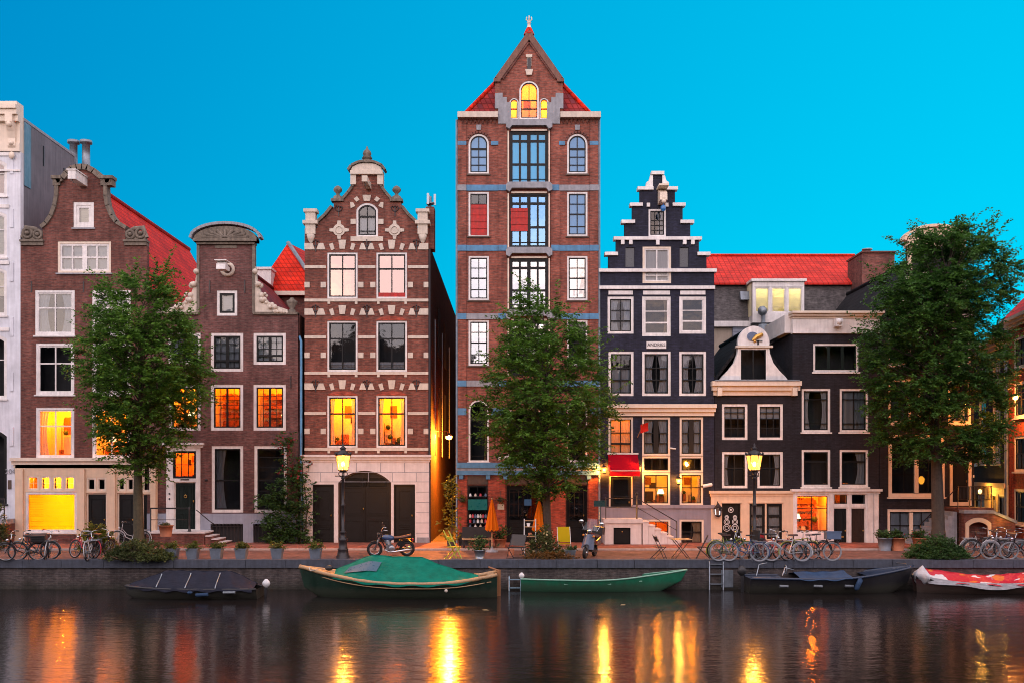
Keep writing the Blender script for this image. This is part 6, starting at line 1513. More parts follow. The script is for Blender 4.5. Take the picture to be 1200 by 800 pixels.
# large green launch
pg = lambda t: (max(.02, (1 - abs(2 * t - .94) ** 2.6)) ** .75 if t > .06 else .52 + 2.2 * t, .52 + .5 * max(0, (t - .45) / .55) ** 2 + .26 * max(0, (.35 - t) / .35) ** 2, -.25 + .55 * max(0, (t - .82) / .18) ** 2)
r, xa_ = make_boat('motor_launch', 'large dark green boat with bright green tarpaulin and broad wooden rim', 6.6, 2.1, pg, .25, BM['green'], M.teak, M.teak, .065, floor=.5)
def ridge_g(t): return .80 * max(0, min(1, (t - .08) / .32)) ** 1.1 * max(0, min(1, (.86 - t) / .20)) ** .85
cover(r, xa_, 6.6, 2.1, pg, .10, .84, ridge_g, M.tarp_green)
q = MB(); q.grid(lambda u, v: (3.3 * (.66 + .30 * u), (2 * v - 1) * 1.02 * pg(.83 + .15 * u)[0] * .9, pg(.83 + .15 * u)[1] - .01 + .03 * (1 - (2 * v - 1) ** 2)), 8, 8); q.build('foredeck', M.teak, r)
cv = [c for c in r.children if c.name.startswith('cover')][0]
def pane_pt(u, v):
    t = .60 + .17 * u + .02 * v; zs = pg(t)[1]; k_ = .30 + .38 * v; h = ridge_g(t)
    return (xa_(t, zs), 1.05 * pg(t)[0] * 1.03 * k_ + .012, zs + .03 + h * (1 - k_) ** .9 - .03 * math.sin(PI * k_) * (1 + .8 * math.sin(t * 17)) + .04)
MB().grid(pane_pt, 10, 6).build('cover_window', paint('clear_vinyl', (.02, .08, .13), .3), cv)
q = MB(); q.tube([(3.0 - 6.1 * i / 30, 1.05 * pg(.95 - .9 * i / 30)[0] * .985 + .012, pg(.95 - .9 * i / 30)[1] - .16) for i in range(31)], .018, 5); q.build('rub_rail', M.teak, r)
q = MB(); q.box(-3.42, -3.30, -.03, .03, -.3, .9); q.tube([(-3.4, 0, .86), (-3.0, .02, 1.0)], .03, 6); q.build('rudder', M.wood, r)
q = MB(); q.ball((2.5, .15, .98), .11, 10, sc=(1.3, 1, .9)); q.build('coiled_rope', M.plastic_black, r)
q = MB(); q.ball((-1.6, 1.08, .30), .06, 8); q.build('fender_ball', M.stone, r)
q = MB(); q.tube([(3.2, .05, 1.0), (3.0, .9, .95), (2.6, 1.7, 1.08)], .015, 5); q.build('mooring_line', M.stone, r)
boatat(r, 471, 702, 2.1, PI)
# small dark covered boat
pd = lambda t: ((.80 + .25 * t) if t < .5 else max(.03, (1 - ((t - .5) / .5) ** 2.4)) ** .8 * .925, .34 + .06 * t * t, -.2 + .3 * max(0, (t - .8) / .2) ** 2)
r, xa_ = make_boat('covered_boat', 'small black boat under a dark grey cover with pale straps', 4.5, 1.8, pd, .2, BM['black'], M.plastic_black, None, .04)
cover(r, xa_, 4.5, 1.8, pd, .03, .97, lambda t: .52 * max(0, min(1, (.99 - t) / .28)) * max(0, min(1, (t - .0) / .22)) ** .8, M.tarp_dark, strips=(.30, .52, .74))
outboard(r, -2.42, .28, M.plastic_white, s=.8); fender(r, -.1, .93, .38, M.tarp_blue, .12)
q = MB(); q.tube([(-.7, .93, .2), (-.3, .93, .18)], .06, 8); q.build('fender', M.tarp_blue, r); q = MB(); q.tube([(-1.6, .9, .26), (-1.2, .93, .26)], .05, 8); q.build('fender', M.steel, r)
boatat(r, 228, 703, 1.8, PI + .03)
# slim green rowing boat
ps = lambda t: (max(.03, (1 - ((t - .42) / .58) ** 2 if t > .42 else 1 - ((.42 - t) / .62) ** 2)) ** .8, .37 + .38 * max(0, (t - .4) / .6) ** 2 + .08 * (1 - t), -.15 + .5 * max(0, (t - .8) / .2) ** 2)
r, xa_ = make_boat('rowing_boat', 'long slim mid green open boat with pale rim along the quay', 5.6, 1.15, ps, .55, BM['greenlight'], paint('pale_green_rim', (.20, .40, .30)), BM['greenlight'], .03, .12, (.3, .55, .75))
outboard(r, -2.75, .40, M.plastic_white, s=.6)
boatat(r, 701, 693.5, 1.15, 0)
# dark blue sloop
pn = lambda t: ((.72 + .56 * t) if t < .5 else max(.03, (1 - ((t - .5) / .5) ** 2.3)) ** .75, .48 + .42 * max(0, (t - .4) / .6) ** 2 + .06 * (1 - t), -.2 + .5 * max(0, (t - .82) / .18) ** 2)
r, xa_ = make_boat('open_sloop', 'open dark navy sloop with blue fenders and an outboard at its left end', 5.7, 1.75, pn, .35, BM['black'], BM['navy'], BM['navy'], .05, .14, (.25, .55))
cover(r, xa_, 5.7, 1.75, pn, .30, .62, lambda t: .16, M.tarp_blue, drop=.05)
q = MB(); q.grid(lambda u, v: (xa_(.74 + .24 * u, .8), (2 * v - 1) * .86 * pn(.74 + .24 * u)[0], pn(.74 + .24 * u)[1] - .015), 8, 8); q.build('foredeck', BM['navy'], r)
outboard(r, -2.98, .52, M.plastic_black)
for x_ in (-1.9, -.7, .4): 
    q = MB(); q.tube([(x_, -.9, .30), (x_ + .3, -.9, .29)], .05, 8); q.build('fender', M.steel, r)
fender(r, 1.1, -.9, .62, M.tarp_blue, .42, -.3)
q = MB(); q.tube([(-2.4, .3, .55), (-2.3, .3, .95), (-2.0, .35, 1.0)], .02, 6); q.tube([(-1.6, -.2, .6), (-1.5, -.2, .88), (-1.2, -.15, .8)], .02, 6); q.torus((-1.4, .1, .78), .16, .02, 'x', 14, 5); q.build('steering_column', M.steel, r)
q = MB(); q.tube([(2.95, .02, .98), (2.7, .8, .98), (2.5, 1.3, 1.05)], .015, 5); q.build('mooring_line', M.steel, r)
boatat(r, 967, 696, 1.75, .02)
# boat under a red and white tarpaulin
m, t_, o_ = nt('red_white_tarpaulin'); n1 = noise(t_, pos(t_, (.9, 1.6, 1)), 1.5, 2, .5); st_ = maprange(t_, n1, .60, .62, 0, 1)
n2 = noise(t_, pos(t_, (.7, 1.4, 1)), 1.7, 1); st2 = maprange(t_, n2, .62, .64, 0, 1)
bsdf(t_, o_, mixrgb(t_, 'MIX', st2, mixrgb(t_, 'MIX', st_, (.50, .012, .03), (.62, .60, .60)), (.62, .14, .02)), .5, 0, bump(t_, noise(t_, pos(t_), 4, 4), .7, .06)); M.tarp_red = m
pr_ = lambda t: (max(.1, (1 - abs(2 * t - 1) ** 3)) ** .7, .34 + .20 * max(0, (t - .6) / .4) ** 2, -.2)
r, xa_ = make_boat('tarpaulin_boat', 'boat wrapped in a red and white tarpaulin at the right edge', 5.4, 1.8, pr_, .1, BM['maroon'], M.rubber, None, .045)
cover(r, xa_, 5.4, 1.8, pr_, .01, .93, lambda t: .27 + .05 * math.sin(9 * t), M.tarp_red, drop=.05, sag=.07)
m = tarp('white_tarpaulin', (.50, .50, .52)); q = MB()
q.grid(lambda u, v: (-2.6 + 5.1 * u, .90 * pr_(.02 + .93 * u)[0] * 1.05 + .03 * math.sin(30 * u), pr_(u)[1] + .06 - (.19 + .05 * math.sin(14 * u)) * v), 40, 4); q.build('tarpaulin_skirt', m, r)
q = MB(); q.grid(lambda u, v: (2.42 + .12 * u + (.30 - .10 * u) * math.cos(2 * PI * v) * math.sin(PI * (.06 + .9 * u)) * (1 + .14 * math.sin(5 * v * PI * 2)), (.62 - .2 * u) * math.sin(2 * PI * v) * math.sin(PI * (.06 + .9 * u)) * (1 + .12 * math.sin(9 * v * PI)), .86 - .66 * u + .05 * math.sin(12 * v) + .05 * math.cos(2 * PI * v)), 12, 36); q.build('wrapped_bow', m, r)
boatat(r, 1160, 696, 1.8, PI + .02)
# ladders on the quay wall
def ladder(px, z0, z1, w_, mat, label, y_, n):
    x_ = X(px, D + y_); r = thing('quay_ladder', label, 'ladder', (x_, y_, z0)); q = MB()
    for s_ in (-1, 1): q.tube([(x_ + s_ * w_ / 2, y_, z0), (x_ + s_ * w_ / 2, y_, z1), (x_ + s_ * w_ / 2, y_ + .12, z1 + .02)], .025, 6)
    q.build('rail', mat, r)
    for k_ in range(n):
        z_ = z0 + .12 + (z1 - z0 - .2) * k_ / (n - 1); q = MB(); q.box(x_ - w_ / 2, x_ + w_ / 2, y_ - .03, y_ + .03, z_ - .018, z_ + .018); q.build('rung', mat, r)
ladder(839.5, -1.3, -.02, .5, M.zinc, 'grey iron ladder set in the quay wall beside the sloop', QY - .10, 4)
ladder(603.5, -1.35, -.55, .42, paint('ladder_blue', (.22, .34, .42)), 'short pale blue ladder at the green rowing boat stern', QY - .35, 3)
q = MB(); x_ = X(852, D + QY); q.box(x_ - .22, x_ + .22, QY - .03, QY - .002, -.95, -.32); o = q.build('quay_sign', M.zinc); tag(o, 'small grey plate on the quay wall right of the ladder', 'plate'); 

# ================================================================ trees and plants
def leafmesh(name, P, Dr, N, Ln, Wd, mat, parent):
    """one mesh of many separate folded leaves: P base points, Dr directions, N normals, Ln lengths, Wd widths"""
    Dr = Dr / np.linalg.norm(Dr, axis=1)[:, None]; S = np.cross(Dr, N); S /= np.linalg.norm(S, axis=1)[:, None] + 1e-9; U = np.cross(S, Dr)
    L = Ln[:, None]; W = Wd[:, None]; n = len(P)
    v = np.stack([P, P + Dr * L * .45 + S * W * .5 + U * W * .18, P + Dr * L - U * L * .1, P + Dr * L * .45 - S * W * .5 + U * W * .18], 1).reshape(-1, 3)
    i = np.arange(n)[:, None] * 4; f = np.concatenate([i + np.array([[0, 1, 2]]), i + np.array([[0, 2, 3]])], 1).reshape(-1, 3)
    r = parent
    while r.parent is not None: r = r.parent
    v = v - np.array(r.location)
    me = bpy.data.meshes.new(name); me.materials.append(mat)
    me.vertices.add(len(v)); me.vertices.foreach_set('co', v.ravel()); me.loops.add(len(f) * 3); me.loops.foreach_set('vertex_index', f.ravel().astype(np.int32))
    me.polygons.add(len(f)); me.polygons.foreach_set('loop_start', np.arange(len(f), dtype=np.int32) * 3); me.update(calc_edges=True)
    o = bpy.data.objects.new(name, me); COL.objects.link(o); o.parent = parent; return o
def sprays(starts, dirs, lens, per, leaf, gen, droop=.25, spread=.9, up=.35):
    """leaves set alternately along drooping twigs; returns arrays and the twig polylines"""
    n = len(starts); t = np.linspace(.12, 1, per)[None, :, None]
    st = starts[:, None, :]; d = dirs[:, None, :] / np.linalg.norm(dirs, axis=1)[:, None, None]; L = lens[:, None, None]
    pts = st + d * L * t; pts[..., 2] -= (droop * L * t * t)[..., 0]
    side = np.cross(d, np.array([0, 0, 1.0])[None, None, :]); side /= np.linalg.norm(side, axis=2)[..., None] + 1e-6
    sg = np.where(np.arange(per) % 2 == 0, 1, -1)[None, :, None]
    ld = d * .55 + side * sg * spread + gen.normal(0, .35, (n, per, 3)); ld[..., 2] -= .12
    nm = np.array([0, 0, 1.0])[None, None, :] * 1.0 + gen.normal(0, up, (n, per, 3))
    pts = pts + gen.normal(0, .025, pts.shape)
    m_ = n * per; sz = gen.uniform(.7, 1.25, m_) * leaf
    return pts.reshape(m_, 3), ld.reshape(m_, 3), nm.reshape(m_, 3), sz, sz * gen.uniform(.5, .66, m_), pts
def tree(label, px, gy, env, trunk_px, nspray, per, mat, bark, seed, leaf=.125, gaps=.38, bend=0.0, ncl=190, shoots=110):
    gen = np.random.default_rng(seed); p = ground(px, gy); d = p.y + D
    r = thing('elm_tree', label, 'tree', p, 'street trees along the quay')
    sc = d / F
    rows = [(CZ - (y - HY) * sc, (a - 600) * sc, (b_ - 600) * sc) for y, a, b_ in env]
    rows = [(z_ - (.55 if i_ < 2 else .3 if i_ < 4 else 0), a_ + .25, b__ - .25) for i_, (z_, a_, b__) in enumerate(rows)]
    zz = np.array([q_[0] for q_ in rows])[::-1]; xl = np.array([q_[1] for q_ in rows])[::-1]; xr = np.array([q_[2] for q_ in rows])[::-1]
    ztop, zbot = zz.max(), zz.min(); H = ztop
    # trunk and limbs
    tr = trunk_px * sc / 2; q = MB(); n = 12; top = []
    for i in range(n + 1):
        u = i / n; z = H * .86 * u; xc = np.interp(z, zz, (xl + xr) / 2); top.append(Vector((p.x + (xc - p.x) * max(0, u - .35) * .9 + .06 * math.sin(5 * u + seed), p.y + .05 * math.sin(4 * u + seed * 2), z)))
    rad = [tr * (1.35 if i == 0 else 1.0) * (1 - .9 * (i / n)) ** .8 + .012 for i in range(n + 1)]
    q.tube([top[0] - Vector((0, 0, .15))] + top, [tr * 1.7] + rad, 12); q.build('trunk', bark, r)
    def axis(z): 
        u = min(1, max(0, z / (H * .86))); k_ = min(n - 1, int(u * n)); return top[k_].lerp(top[k_ + 1], u * n - k_), rad[min(n, k_ + 1)]
    # cluster centres fill the crown with gaps between
    clus = []
    tries = 0
    while len(clus) < ncl and tries < 6000:
        tries += 1; z = gen.uniform(zbot, ztop); a, b_ = np.interp(z, zz, xl), np.interp(z, zz, xr); hw = (b_ - a) / 2; cx = (a + b_) / 2
        rr_ = math.sqrt(gen.uniform(.02, 1)); th = gen.uniform(0, 2 * PI); c = Vector((cx + hw * rr_ * math.cos(th) * .93, p.y + min(hw, 2.4) * rr_ * math.sin(th) * .9, z))
        if all((c - e).length > gaps for e in clus): clus.append(c)
    lq = MB()
    for c in clus:
        zs = max(min(zbot + .2, c.z - .2), c.z - gen.uniform(.5, 1.6)); a0, ra = axis(zs); mid = a0.lerp(c, .55) + Vector((0, 0, -.05 - .1 * gen.uniform())); r0 = min(ra * .5, .02 + .012 * (c - a0).length)
        lq.tube([a0, a0.lerp(mid, .5) + Vector((0, 0, .08)), mid, c], [r0, r0 * .8, r0 * .55, .008], 5)
    br = lq.build('limbs', bark, r)
    # leafy twigs around every cluster
    k_ = max(1, nspray // len(clus)); S, Dv, Ln = [], [], []
    for c in clus:
        a0, _ = axis(c.z); outv = Vector((c.x - a0.x, c.y - a0.y, 0)); rad_ = outv.length; outv = outv.normalized() if rad_ > .05 else Vector((1, 0, 0))
        for _ in range(k_):
            dv_ = Vector(gen.normal(0, .75, 3)) + outv * (.6 + .5 * min(1, rad_ / 2)); dv_.z = dv_.z * .45 + .22 + (.5 if c.z > ztop - 1.2 else 0)
            S.append(Vector(c) + Vector(gen.normal(0, .13, 3))); Dv.append(dv_.normalized()); Ln.append(gen.uniform(.45, .95))
    # long young shoots break the outline
    for _ in range(shoots):
        c = clus[int(gen.integers(len(clus)))]; a0, _r = axis(c.z); ov = Vector((c.x - a0.x, c.y - a0.y, 0)); hw = max(.4, np.interp(c.z, zz, xr) - np.interp(c.z, zz, xl)) / 2
        if ov.length < hw * .6 and c.z < ztop - 1.5: continue
        ov = ov.normalized() if ov.length > .05 else Vector((0, -1, 0)); dv_ = ov * gen.uniform(.4, 1.1) + Vector((gen.normal(0, .2), gen.normal(0, .2), gen.uniform(.4, 1.1)))
        for k2 in range(2): S.append(Vector(c) + dv_.normalized() * .45 * k2); Dv.append(dv_.normalized()); Ln.append(gen.uniform(.9, 1.35))
    P_, Dr, N, Ls, Ws, tw = sprays(np.array(S), np.array(Dv), np.array(Ln), per, leaf, gen)
    leafmesh('crown', P_, Dr, N, Ls, Ws, mat, r)
    tq = MB()
    for i in range(0, len(S), 2): tq.tube([S[i], tw[i][per // 2], tw[i][-1]], [.008, .006, .003], 3)
    tq.build('twigs', bark, r); return r
tree('slender elm with dense dark crown before the yellow shopfront house', 163, 649, [(306, 184, 196), (318, 125, 200), (335, 128, 203), (355, 110, 208), (380, 96, 226), (410, 92, 238), (440, 86, 246), (470, 95, 244), (500, 108, 226), (530, 124, 202), (556, 140, 186)], 12, 2100, 22, M.leaf_elm, M.bark_green, 3, gaps=.46, leaf=.135)
tree('slim elm with layered green crown before the tall warehouse', 640, 648, [(326, 615, 640), (345, 602, 655), (370, 592, 682), (400, 583, 698), (430, 572, 706), (460, 562, 722), (485, 556, 728), (510, 565, 716), (540, 582, 700), (562, 600, 690), (582, 612, 662)], 10, 1900, 22, M.leaf_elm, M.bark, 8, gaps=.50, leaf=.135)
tree('broad full elm whose crown hides the house beside the red corner house', 1098, 645, [(253, 1108, 1126), (268, 1078, 1150), (290, 1050, 1180), (312, 1034, 1199), (340, 1016, 1194), (380, 1011, 1184), (420, 1016, 1180), (460, 1012, 1178), (490, 1010, 1182), (515, 1028, 1172), (538, 1052, 1150)], 15, 4000, 22, M.leaf_elm_dark, M.bark, 21, gaps=.40, leaf=.14, ncl=240, shoots=240)

def bush(name, label, px, py, w_, h, dep, nsp, per, mat, leaf, seed, group=None, cat='bush', z0=0, flowers=None, stems=True, shape=2.2, mat2=None):
    gen = np.random.default_rng(seed); p = ground(px, py); p.z = z0; r = thing(name, label, cat, p, group); S, Dv, Ln = [], [], []
    for _ in range(nsp):
        a = gen.uniform(0, 2 * PI); rr_ = math.sqrt(gen.uniform()); hh = (1 - rr_ ** shape) * gen.uniform(.35, 1.0) * h
        S.append((p.x + w_ / 2 * rr_ * math.cos(a) * .9, p.y + dep / 2 * rr_ * math.sin(a) * .9, z0 + hh * .85 + .03)); Dv.append((math.cos(a) * rr_ + gen.normal(0, .3), math.sin(a) * rr_ + gen.normal(0, .3), gen.uniform(.3, 1.1))); Ln.append(gen.uniform(.16, .34) * max(.6, min(1.5, h)))
    S = np.array(S); P_, Dr, N, Ls, Ws, tw = sprays(S, np.array(Dv), np.array(Ln), per, leaf, gen, droop=.3, up=.6)
    leafmesh('foliage', P_, Dr, N, Ls, Ws, mat, r)
    if flowers:
        k_ = gen.choice(len(P_), flowers[1]); leafmesh('blossom', P_[k_] + gen.normal(0, .03, (len(k_), 3)), gen.normal(0, 1, (len(k_), 3)), gen.normal(0, 1, (len(k_), 3)), np.full(len(k_), flowers[2]), np.full(len(k_), flowers[2]), flowers[0], r)
    q = MB()
    for i in range(0, nsp, 2): q.tube([(p.x + (S[i][0] - p.x) * .45, p.y + (S[i][1] - p.y) * .45, z0), tuple(S[i]), tuple(tw[i][-1])], [.012, .008, .003], 3)
    q.build('stems', M.bark_green, r); return r
bush('bed_shrub', 'low grey green shrub spreading at the foot of the left elm', 163, 656.5, 2.75, .80, 1.3, 460, 12, M.leaf_bush, .085, 31)
bush('street_bush', 'yellowish bush between the red bicycle and the cream shopfront', 114, 646, 1.35, 1.25, .9, 230, 12, M.leaf_yellow, .11, 32)
bush('hedge_bush', 'dense dark green hedge under the right elm', 1098, 655, 2.35, .92, 1.2, 620, 12, M.leaf_hedge, .085, 33)
bush('doorstep_bush', 'small dark bush on the white house doorstep at the frame edge', -4, 618 + 26, .7, 2.1, .7, 150, 12, M.leaf_bush, .10, 44)
# climbing rose in the corner of the plum house
gen = np.random.default_rng(5); p = ground(338, 643); p.y = -.55; r = thing('climbing_rose', 'tall climbing plant with red blooms against the plum house corner', 'climbing plant', p)
S, Dv, Ln = [], [], []
for (cx_, cy_, rx_, ry_, n) in ((336, 520, 9, 14, 30), (345, 548, 16, 18, 70), (340, 580, 26, 22, 130), (336, 610, 30, 20, 170), (340, 632, 30, 12, 120), (318, 588, 16, 12, 50)):
    for _ in range(n):
        a = gen.uniform(0, 2 * PI); rr_ = math.sqrt(gen.uniform()); S.append((X(cx_ + rx_ * rr_ * math.cos(a), 45.4), p.y + gen.uniform(-.35, .4), Z(cy_ + ry_ * rr_ * math.sin(a), 45.4))); Dv.append((gen.normal(0, .7), gen.normal(-.4, .5), gen.uniform(-.2, .7))); Ln.append(gen.uniform(.2, .45))
P_, Dr, N, Ls, Ws, tw = sprays(np.array(S), np.array(Dv), np.array(Ln), 10, .14, gen, up=.6); leafmesh('foliage', P_, Dr, N, Ls, Ws, M.leaf_hedge, r)
k_ = np.where(P_[:, 2] > 3.0)[0]; k_ = gen.choice(k_, 150); leafmesh('blossom', P_[k_], gen.normal(0, 1, (150, 3)), gen.normal(0, 1, (150, 3)), np.full(150, .11), np.full(150, .11), M.petal_red, r)
q = MB(); 
for dx in (-.12, .0, .14): q.tube([(p.x + dx, p.y, 0), (p.x + dx * 2, p.y + .1, 1.6), (p.x + dx - .1, p.y + .2, 3.2), (p.x - .15 + dx, p.y + .25, 5.0)], [.04, .03, .02, .008], 6)
q.build('stems', M.bark, r)
# tall plant by the alley mouth
gen = np.random.default_rng(9); p = ground(529, 641); r = thing('alley_plant', 'tall thin plant climbing at the alley mouth beside the warehouse', 'plant', p); S, Dv, Ln = [], [], []
for _ in range(70): z_ = gen.uniform(.2, 3.0); S.append((p.x + gen.normal(0, .14), p.y + gen.normal(0, .14), z_)); Dv.append(gen.normal(0, 1, 3) + np.array((0, 0, .3))); Ln.append(gen.uniform(.2, .4))
P_, Dr, N, Ls, Ws, tw = sprays(np.array(S), np.array(Dv), np.array(Ln), 7, .15, gen, up=.7); leafmesh('foliage', P_, Dr, N, Ls, Ws, M.leaf_yellow, r)
q = MB(); q.tube([p, p + Vector((.05, 0, 1.5)), p + Vector((0, 0, 3.0))], [.03, .02, .008], 6); q.lathe(p, [(.16, 0), (.2, .3)], 12); q.build('stems', M.bark, r)
# potted plants along the kerb
def pot_plant(px, py, label, w_=.42, h=.40, ph=.5, n=26, mat=None, potm=None, square=True, seed=1, group='potted ferns along the kerb', z0=0, name='potted_plant', spread=1.0, per=12, leaf=.085, flowers=None):
    gen = np.random.default_rng(seed); p = ground(px, py, z0); r = thing(name, label, 'potted plant', p, group); k_ = 4 if square else 14; f_ = 1.0 / math.cos(PI / 4) if square else 1
    q = MB(); q.lathe(p, [(w_ * .38 * f_, 0), (w_ * .5 * f_, h), (w_ * .54 * f_, h), (w_ * .54 * f_, h + .035), (w_ * .45 * f_, h + .035), (w_ * .43 * f_, h - .05)], k_, sq=square, smooth=not square); q.build('pot', potm or M.pot_grey, r)
    a = gen.uniform(0, 2 * PI, n); el = gen.uniform(.5, 1.5, n); Dv = np.stack([np.cos(a) * np.cos(el), np.sin(a) * np.cos(el), np.sin(el)], 1)
    S = np.tile(np.array(p) + np.array((0, 0, h - .02)), (n, 1)) + gen.normal(0, w_ * .16, (n, 3)) * np.array((1, 1, .15))
    P_, Dr, N, Ls, Ws, tw = sprays(S, Dv, gen.uniform(.6, 1.0, n) * ph, per, leaf, gen, droop=.45 * spread, up=.5); leafmesh('foliage', P_, Dr, N, Ls, Ws, mat or M.leaf_fern, r)
    if flowers: kk = gen.choice(len(P_), flowers); leafmesh('blossom', P_[kk], gen.normal(0, 1, (flowers, 3)), gen.normal(0, 1, (flowers, 3)), np.full(flowers, .09), np.full(flowers, .09), M.petal_red, r)
    q = MB()
    for i in range(0, n, 2): q.tube([S[i], tw[i][per // 2], tw[i][-1]], [.006, .005, .002], 3)
    q.build('stems', M.bark_green, r); return r
for k_, (px, lab) in enumerate(((202, 'fern in a grey pot nearest the shrub bed, leftmost of the kerb row'), (226, 'fern in a grey pot right in front of the stoop steps'), (254, 'fern in a grey pot at the right foot of the stoop steps'), (283, 'fern in a grey pot before the dark basement opening'), (325, 'fern in a grey pot at the foot of the climbing rose'), (370, 'fern in a grey pot before the left narrow door of the striped house'))):
    pot_plant(px, 655.5, lab, seed=50 + k_, n=30, ph=.55)
pot_plant(562, 655.5, 'leafy upright plant in a pale pot left of the camp chair', .42, .34, .75, 24, M.leaf_hedge, M.steel, False, 60, None, spread=.5, leaf=.12)
pot_plant(194.5, 628, 'round clipped plant in a terracotta pot on the stoop', .56, .42, .28, 40, M.leaf_bush, M.terracotta, False, 61, None, z0=.62, leaf=.06)
for k_, (px, lab, n_) in enumerate(((1037, 'dark pot with green plant beside the basement window, left of two', 0), (1052, 'terracotta pot with red blooms under the basement window', 20), (1078, 'pot with red blooms half behind the hedge', 26))):
    pot_plant(px, 644.5, lab, .6, .5, .6, 34, M.leaf_hedge, M.terracotta if k_ else M.pot_grey, False, 70 + k_, None, spread=.8, leaf=.11, flowers=n_ or None)
# planted patch at the foot of the middle elm
bush('tree_pit_planting', 'leafy planting with pale flowers round the warehouse elm trunk', 637, 652.5, 1.2, 1.35, .9, 190, 10, M.leaf_bush, .10, 35, cat='plants', shape=1.6, flowers=(M.petal_pale, 30, .10))
bush('tree_pit_cover', 'low russet planting along the edge below the yellow chair', 645, 656, 2.1, .30, .5, 150, 10, leafmat('russet_leaves', (.09, .05, .012), (.26, .12, .03)), .07, 36, cat='plants')
pot_plant(586, 642.5, 'bushy potted plant right of the left parasol', .5, .4, .95, 30, M.leaf_hedge, M.terracotta, False, 63, None, spread=.6, leaf=.12, flowers=10)
pot_plant(668, 655, 'small plant in a zinc pot below the yellow chair', .4, .32, .35, 18, M.leaf_hedge, M.zinc, True, 64, None)
for px, lab in ((540.5, 'hanging basket left of the dark shop window'), (586.5, 'hanging basket between shop window and double door')):
    d = D - .3; p = Vector((X(px, d), -.22, Z(585, d))); r = thing('hanging_basket', lab, 'hanging basket', p); gen = np.random.default_rng(int(px))
    MB().lathe(p, [(.03, -.12), (.14, 0), (.15, .04)], 12).tube([(p.x, p.y, p.z + .02), (p.x, p.y, p.z + .35), (p.x, p.y + .2, p.z + .4)], .01, 5).build('basket', M.bark, r)
    S = np.tile(np.array(p), (26, 1)); P_, Dr, N, Ls, Ws, tw = sprays(S, gen.normal(0, 1, (26, 3)) + np.array((0, 0, .4)), gen.uniform(.12, .3, 26), 8, .07, gen); leafmesh('foliage', P_, Dr, N, Ls, Ws, M.leaf_hedge, r)
# ================================================================ terrace furniture
def folding_chair(mat, label, px, py, rz, frame=None, slats=True, group=None, wide=.42, back=.9, cat='chair', name='folding_chair', reclin=0.0, fr=.014):
    r = thing(name, label, cat, (0, 0, 0), group); frame = frame or M.iron; w_ = wide / 2
    for s_ in (-1, 1):
        q = MB(); q.tube([(.26, s_ * w_, 0), (-.18 - reclin, s_ * w_, back)], fr, 6); q.build('frame', frame, r)
        q = MB(); q.tube([(-.28, s_ * (w_ - .03), 0), (.22, s_ * (w_ - .03), .46)], fr, 6); q.build('leg', frame, r)
    q = MB()
    for xx, zz in ((-.24, .05), (.235, .06)): q.tube([(xx, -w_, zz), (xx, w_, zz)], .01, 5)
    q.build('stretcher', frame, r); q = MB()
    for k_ in range(6): q.box(-.17 + .068 * k_, -.17 + .068 * k_ + (.055 if slats else .0675), -w_ + .01, w_ - .01, .445, .465)
    q.build('seat', mat, r); q = MB(); sl = (-.18 - reclin - .26) / back
    if slats:
        for zz in (.66, .76): x_ = .26 + sl * (zz + .04); q.xprism if 0 else q.box(x_ - .012, x_ + .012, -w_ - .01, w_ + .01, zz, zz + .085)
    else: q.add([(.26 + sl * .52, -w_, .52), (.26 + sl * .52, w_, .52), (.26 + sl * back, w_, back), (.26 + sl * back, -w_, back), (.245 + sl * .52, -w_, .52), (.245 + sl * .52, w_, .52), (.245 + sl * back, w_, back), (.245 + sl * back, -w_, back)], [(0, 1, 2, 3), (7, 6, 5, 4), (0, 3, 7, 4), (1, 5, 6, 2), (3, 2, 6, 7), (0, 4, 5, 1)])
    q.build('backrest', mat, r)
    place(r, ground(px, py), rz); return r
g_ = 'bistro set before the mauve basement'
folding_chair(M.plastic_black, 'black folding chair left of the bistro table', 772, 654.5, .15, group=g_)
folding_chair(M.plastic_black, 'black folding chair right of the bistro table', 824, 654.5, PI - .15, group=g_)
r = thing('bistro_table', 'folding bistro table with pale wooden top between two black chairs', 'table'); q = MB()
for k_ in range(7): q.box(-.36, .36, -.34 + .098 * k_, -.34 + .098 * k_ + .088, .72, .745)
q.build('tabletop', M.teak, r)
for s_ in (-1, 1):
    q = MB(); q.tube([(-.3, .27 * s_, 0), (.28, .27 * s_, .72)], .015, 6); q.build('leg', M.iron, r); q = MB(); q.tube([(.3, .24 * s_, 0), (-.28, .24 * s_, .72)], .015, 6); q.build('leg', M.iron, r)
q = MB(); q.tube([(-.27, -.27, .04), (-.27, .27, .04)], .012, 5); q.tube([(.27, -.24, .04), (.27, .24, .04)], .012, 5); q.build('stretcher', M.iron, r); place(r, ground(798, 654), .1)
M.limeplastic = paint('lime_slats', (.34, .42, .03)); M.yellowcloth = clothmat('yellow_canvas', (.55, .40, .015), .25)
folding_chair(M.limeplastic, 'lime slatted folding chair at the glowing alley mouth', 531, 654.5, .55, frame=M.limeplastic, back=1.08, reclin=.12, fr=.02)
folding_chair(M.yellowcloth, 'yellow canvas garden chair with white frame right of the warehouse elm', 661, 650, -PI / 2 + .1, frame=M.plastic_white, slats=False, wide=.5, back=1.1, cat='chair')
folding_chair(M.plastic_black, 'dark camp chair between the two orange parasols', 606, 655, -PI / 2 - .5, slats=False, wide=.62, back=.92, name='camp_chair')
folding_chair(PT['red'], 'small red folding chair among the bicycles by the lamp post', 893, 651, .6, back=.95)
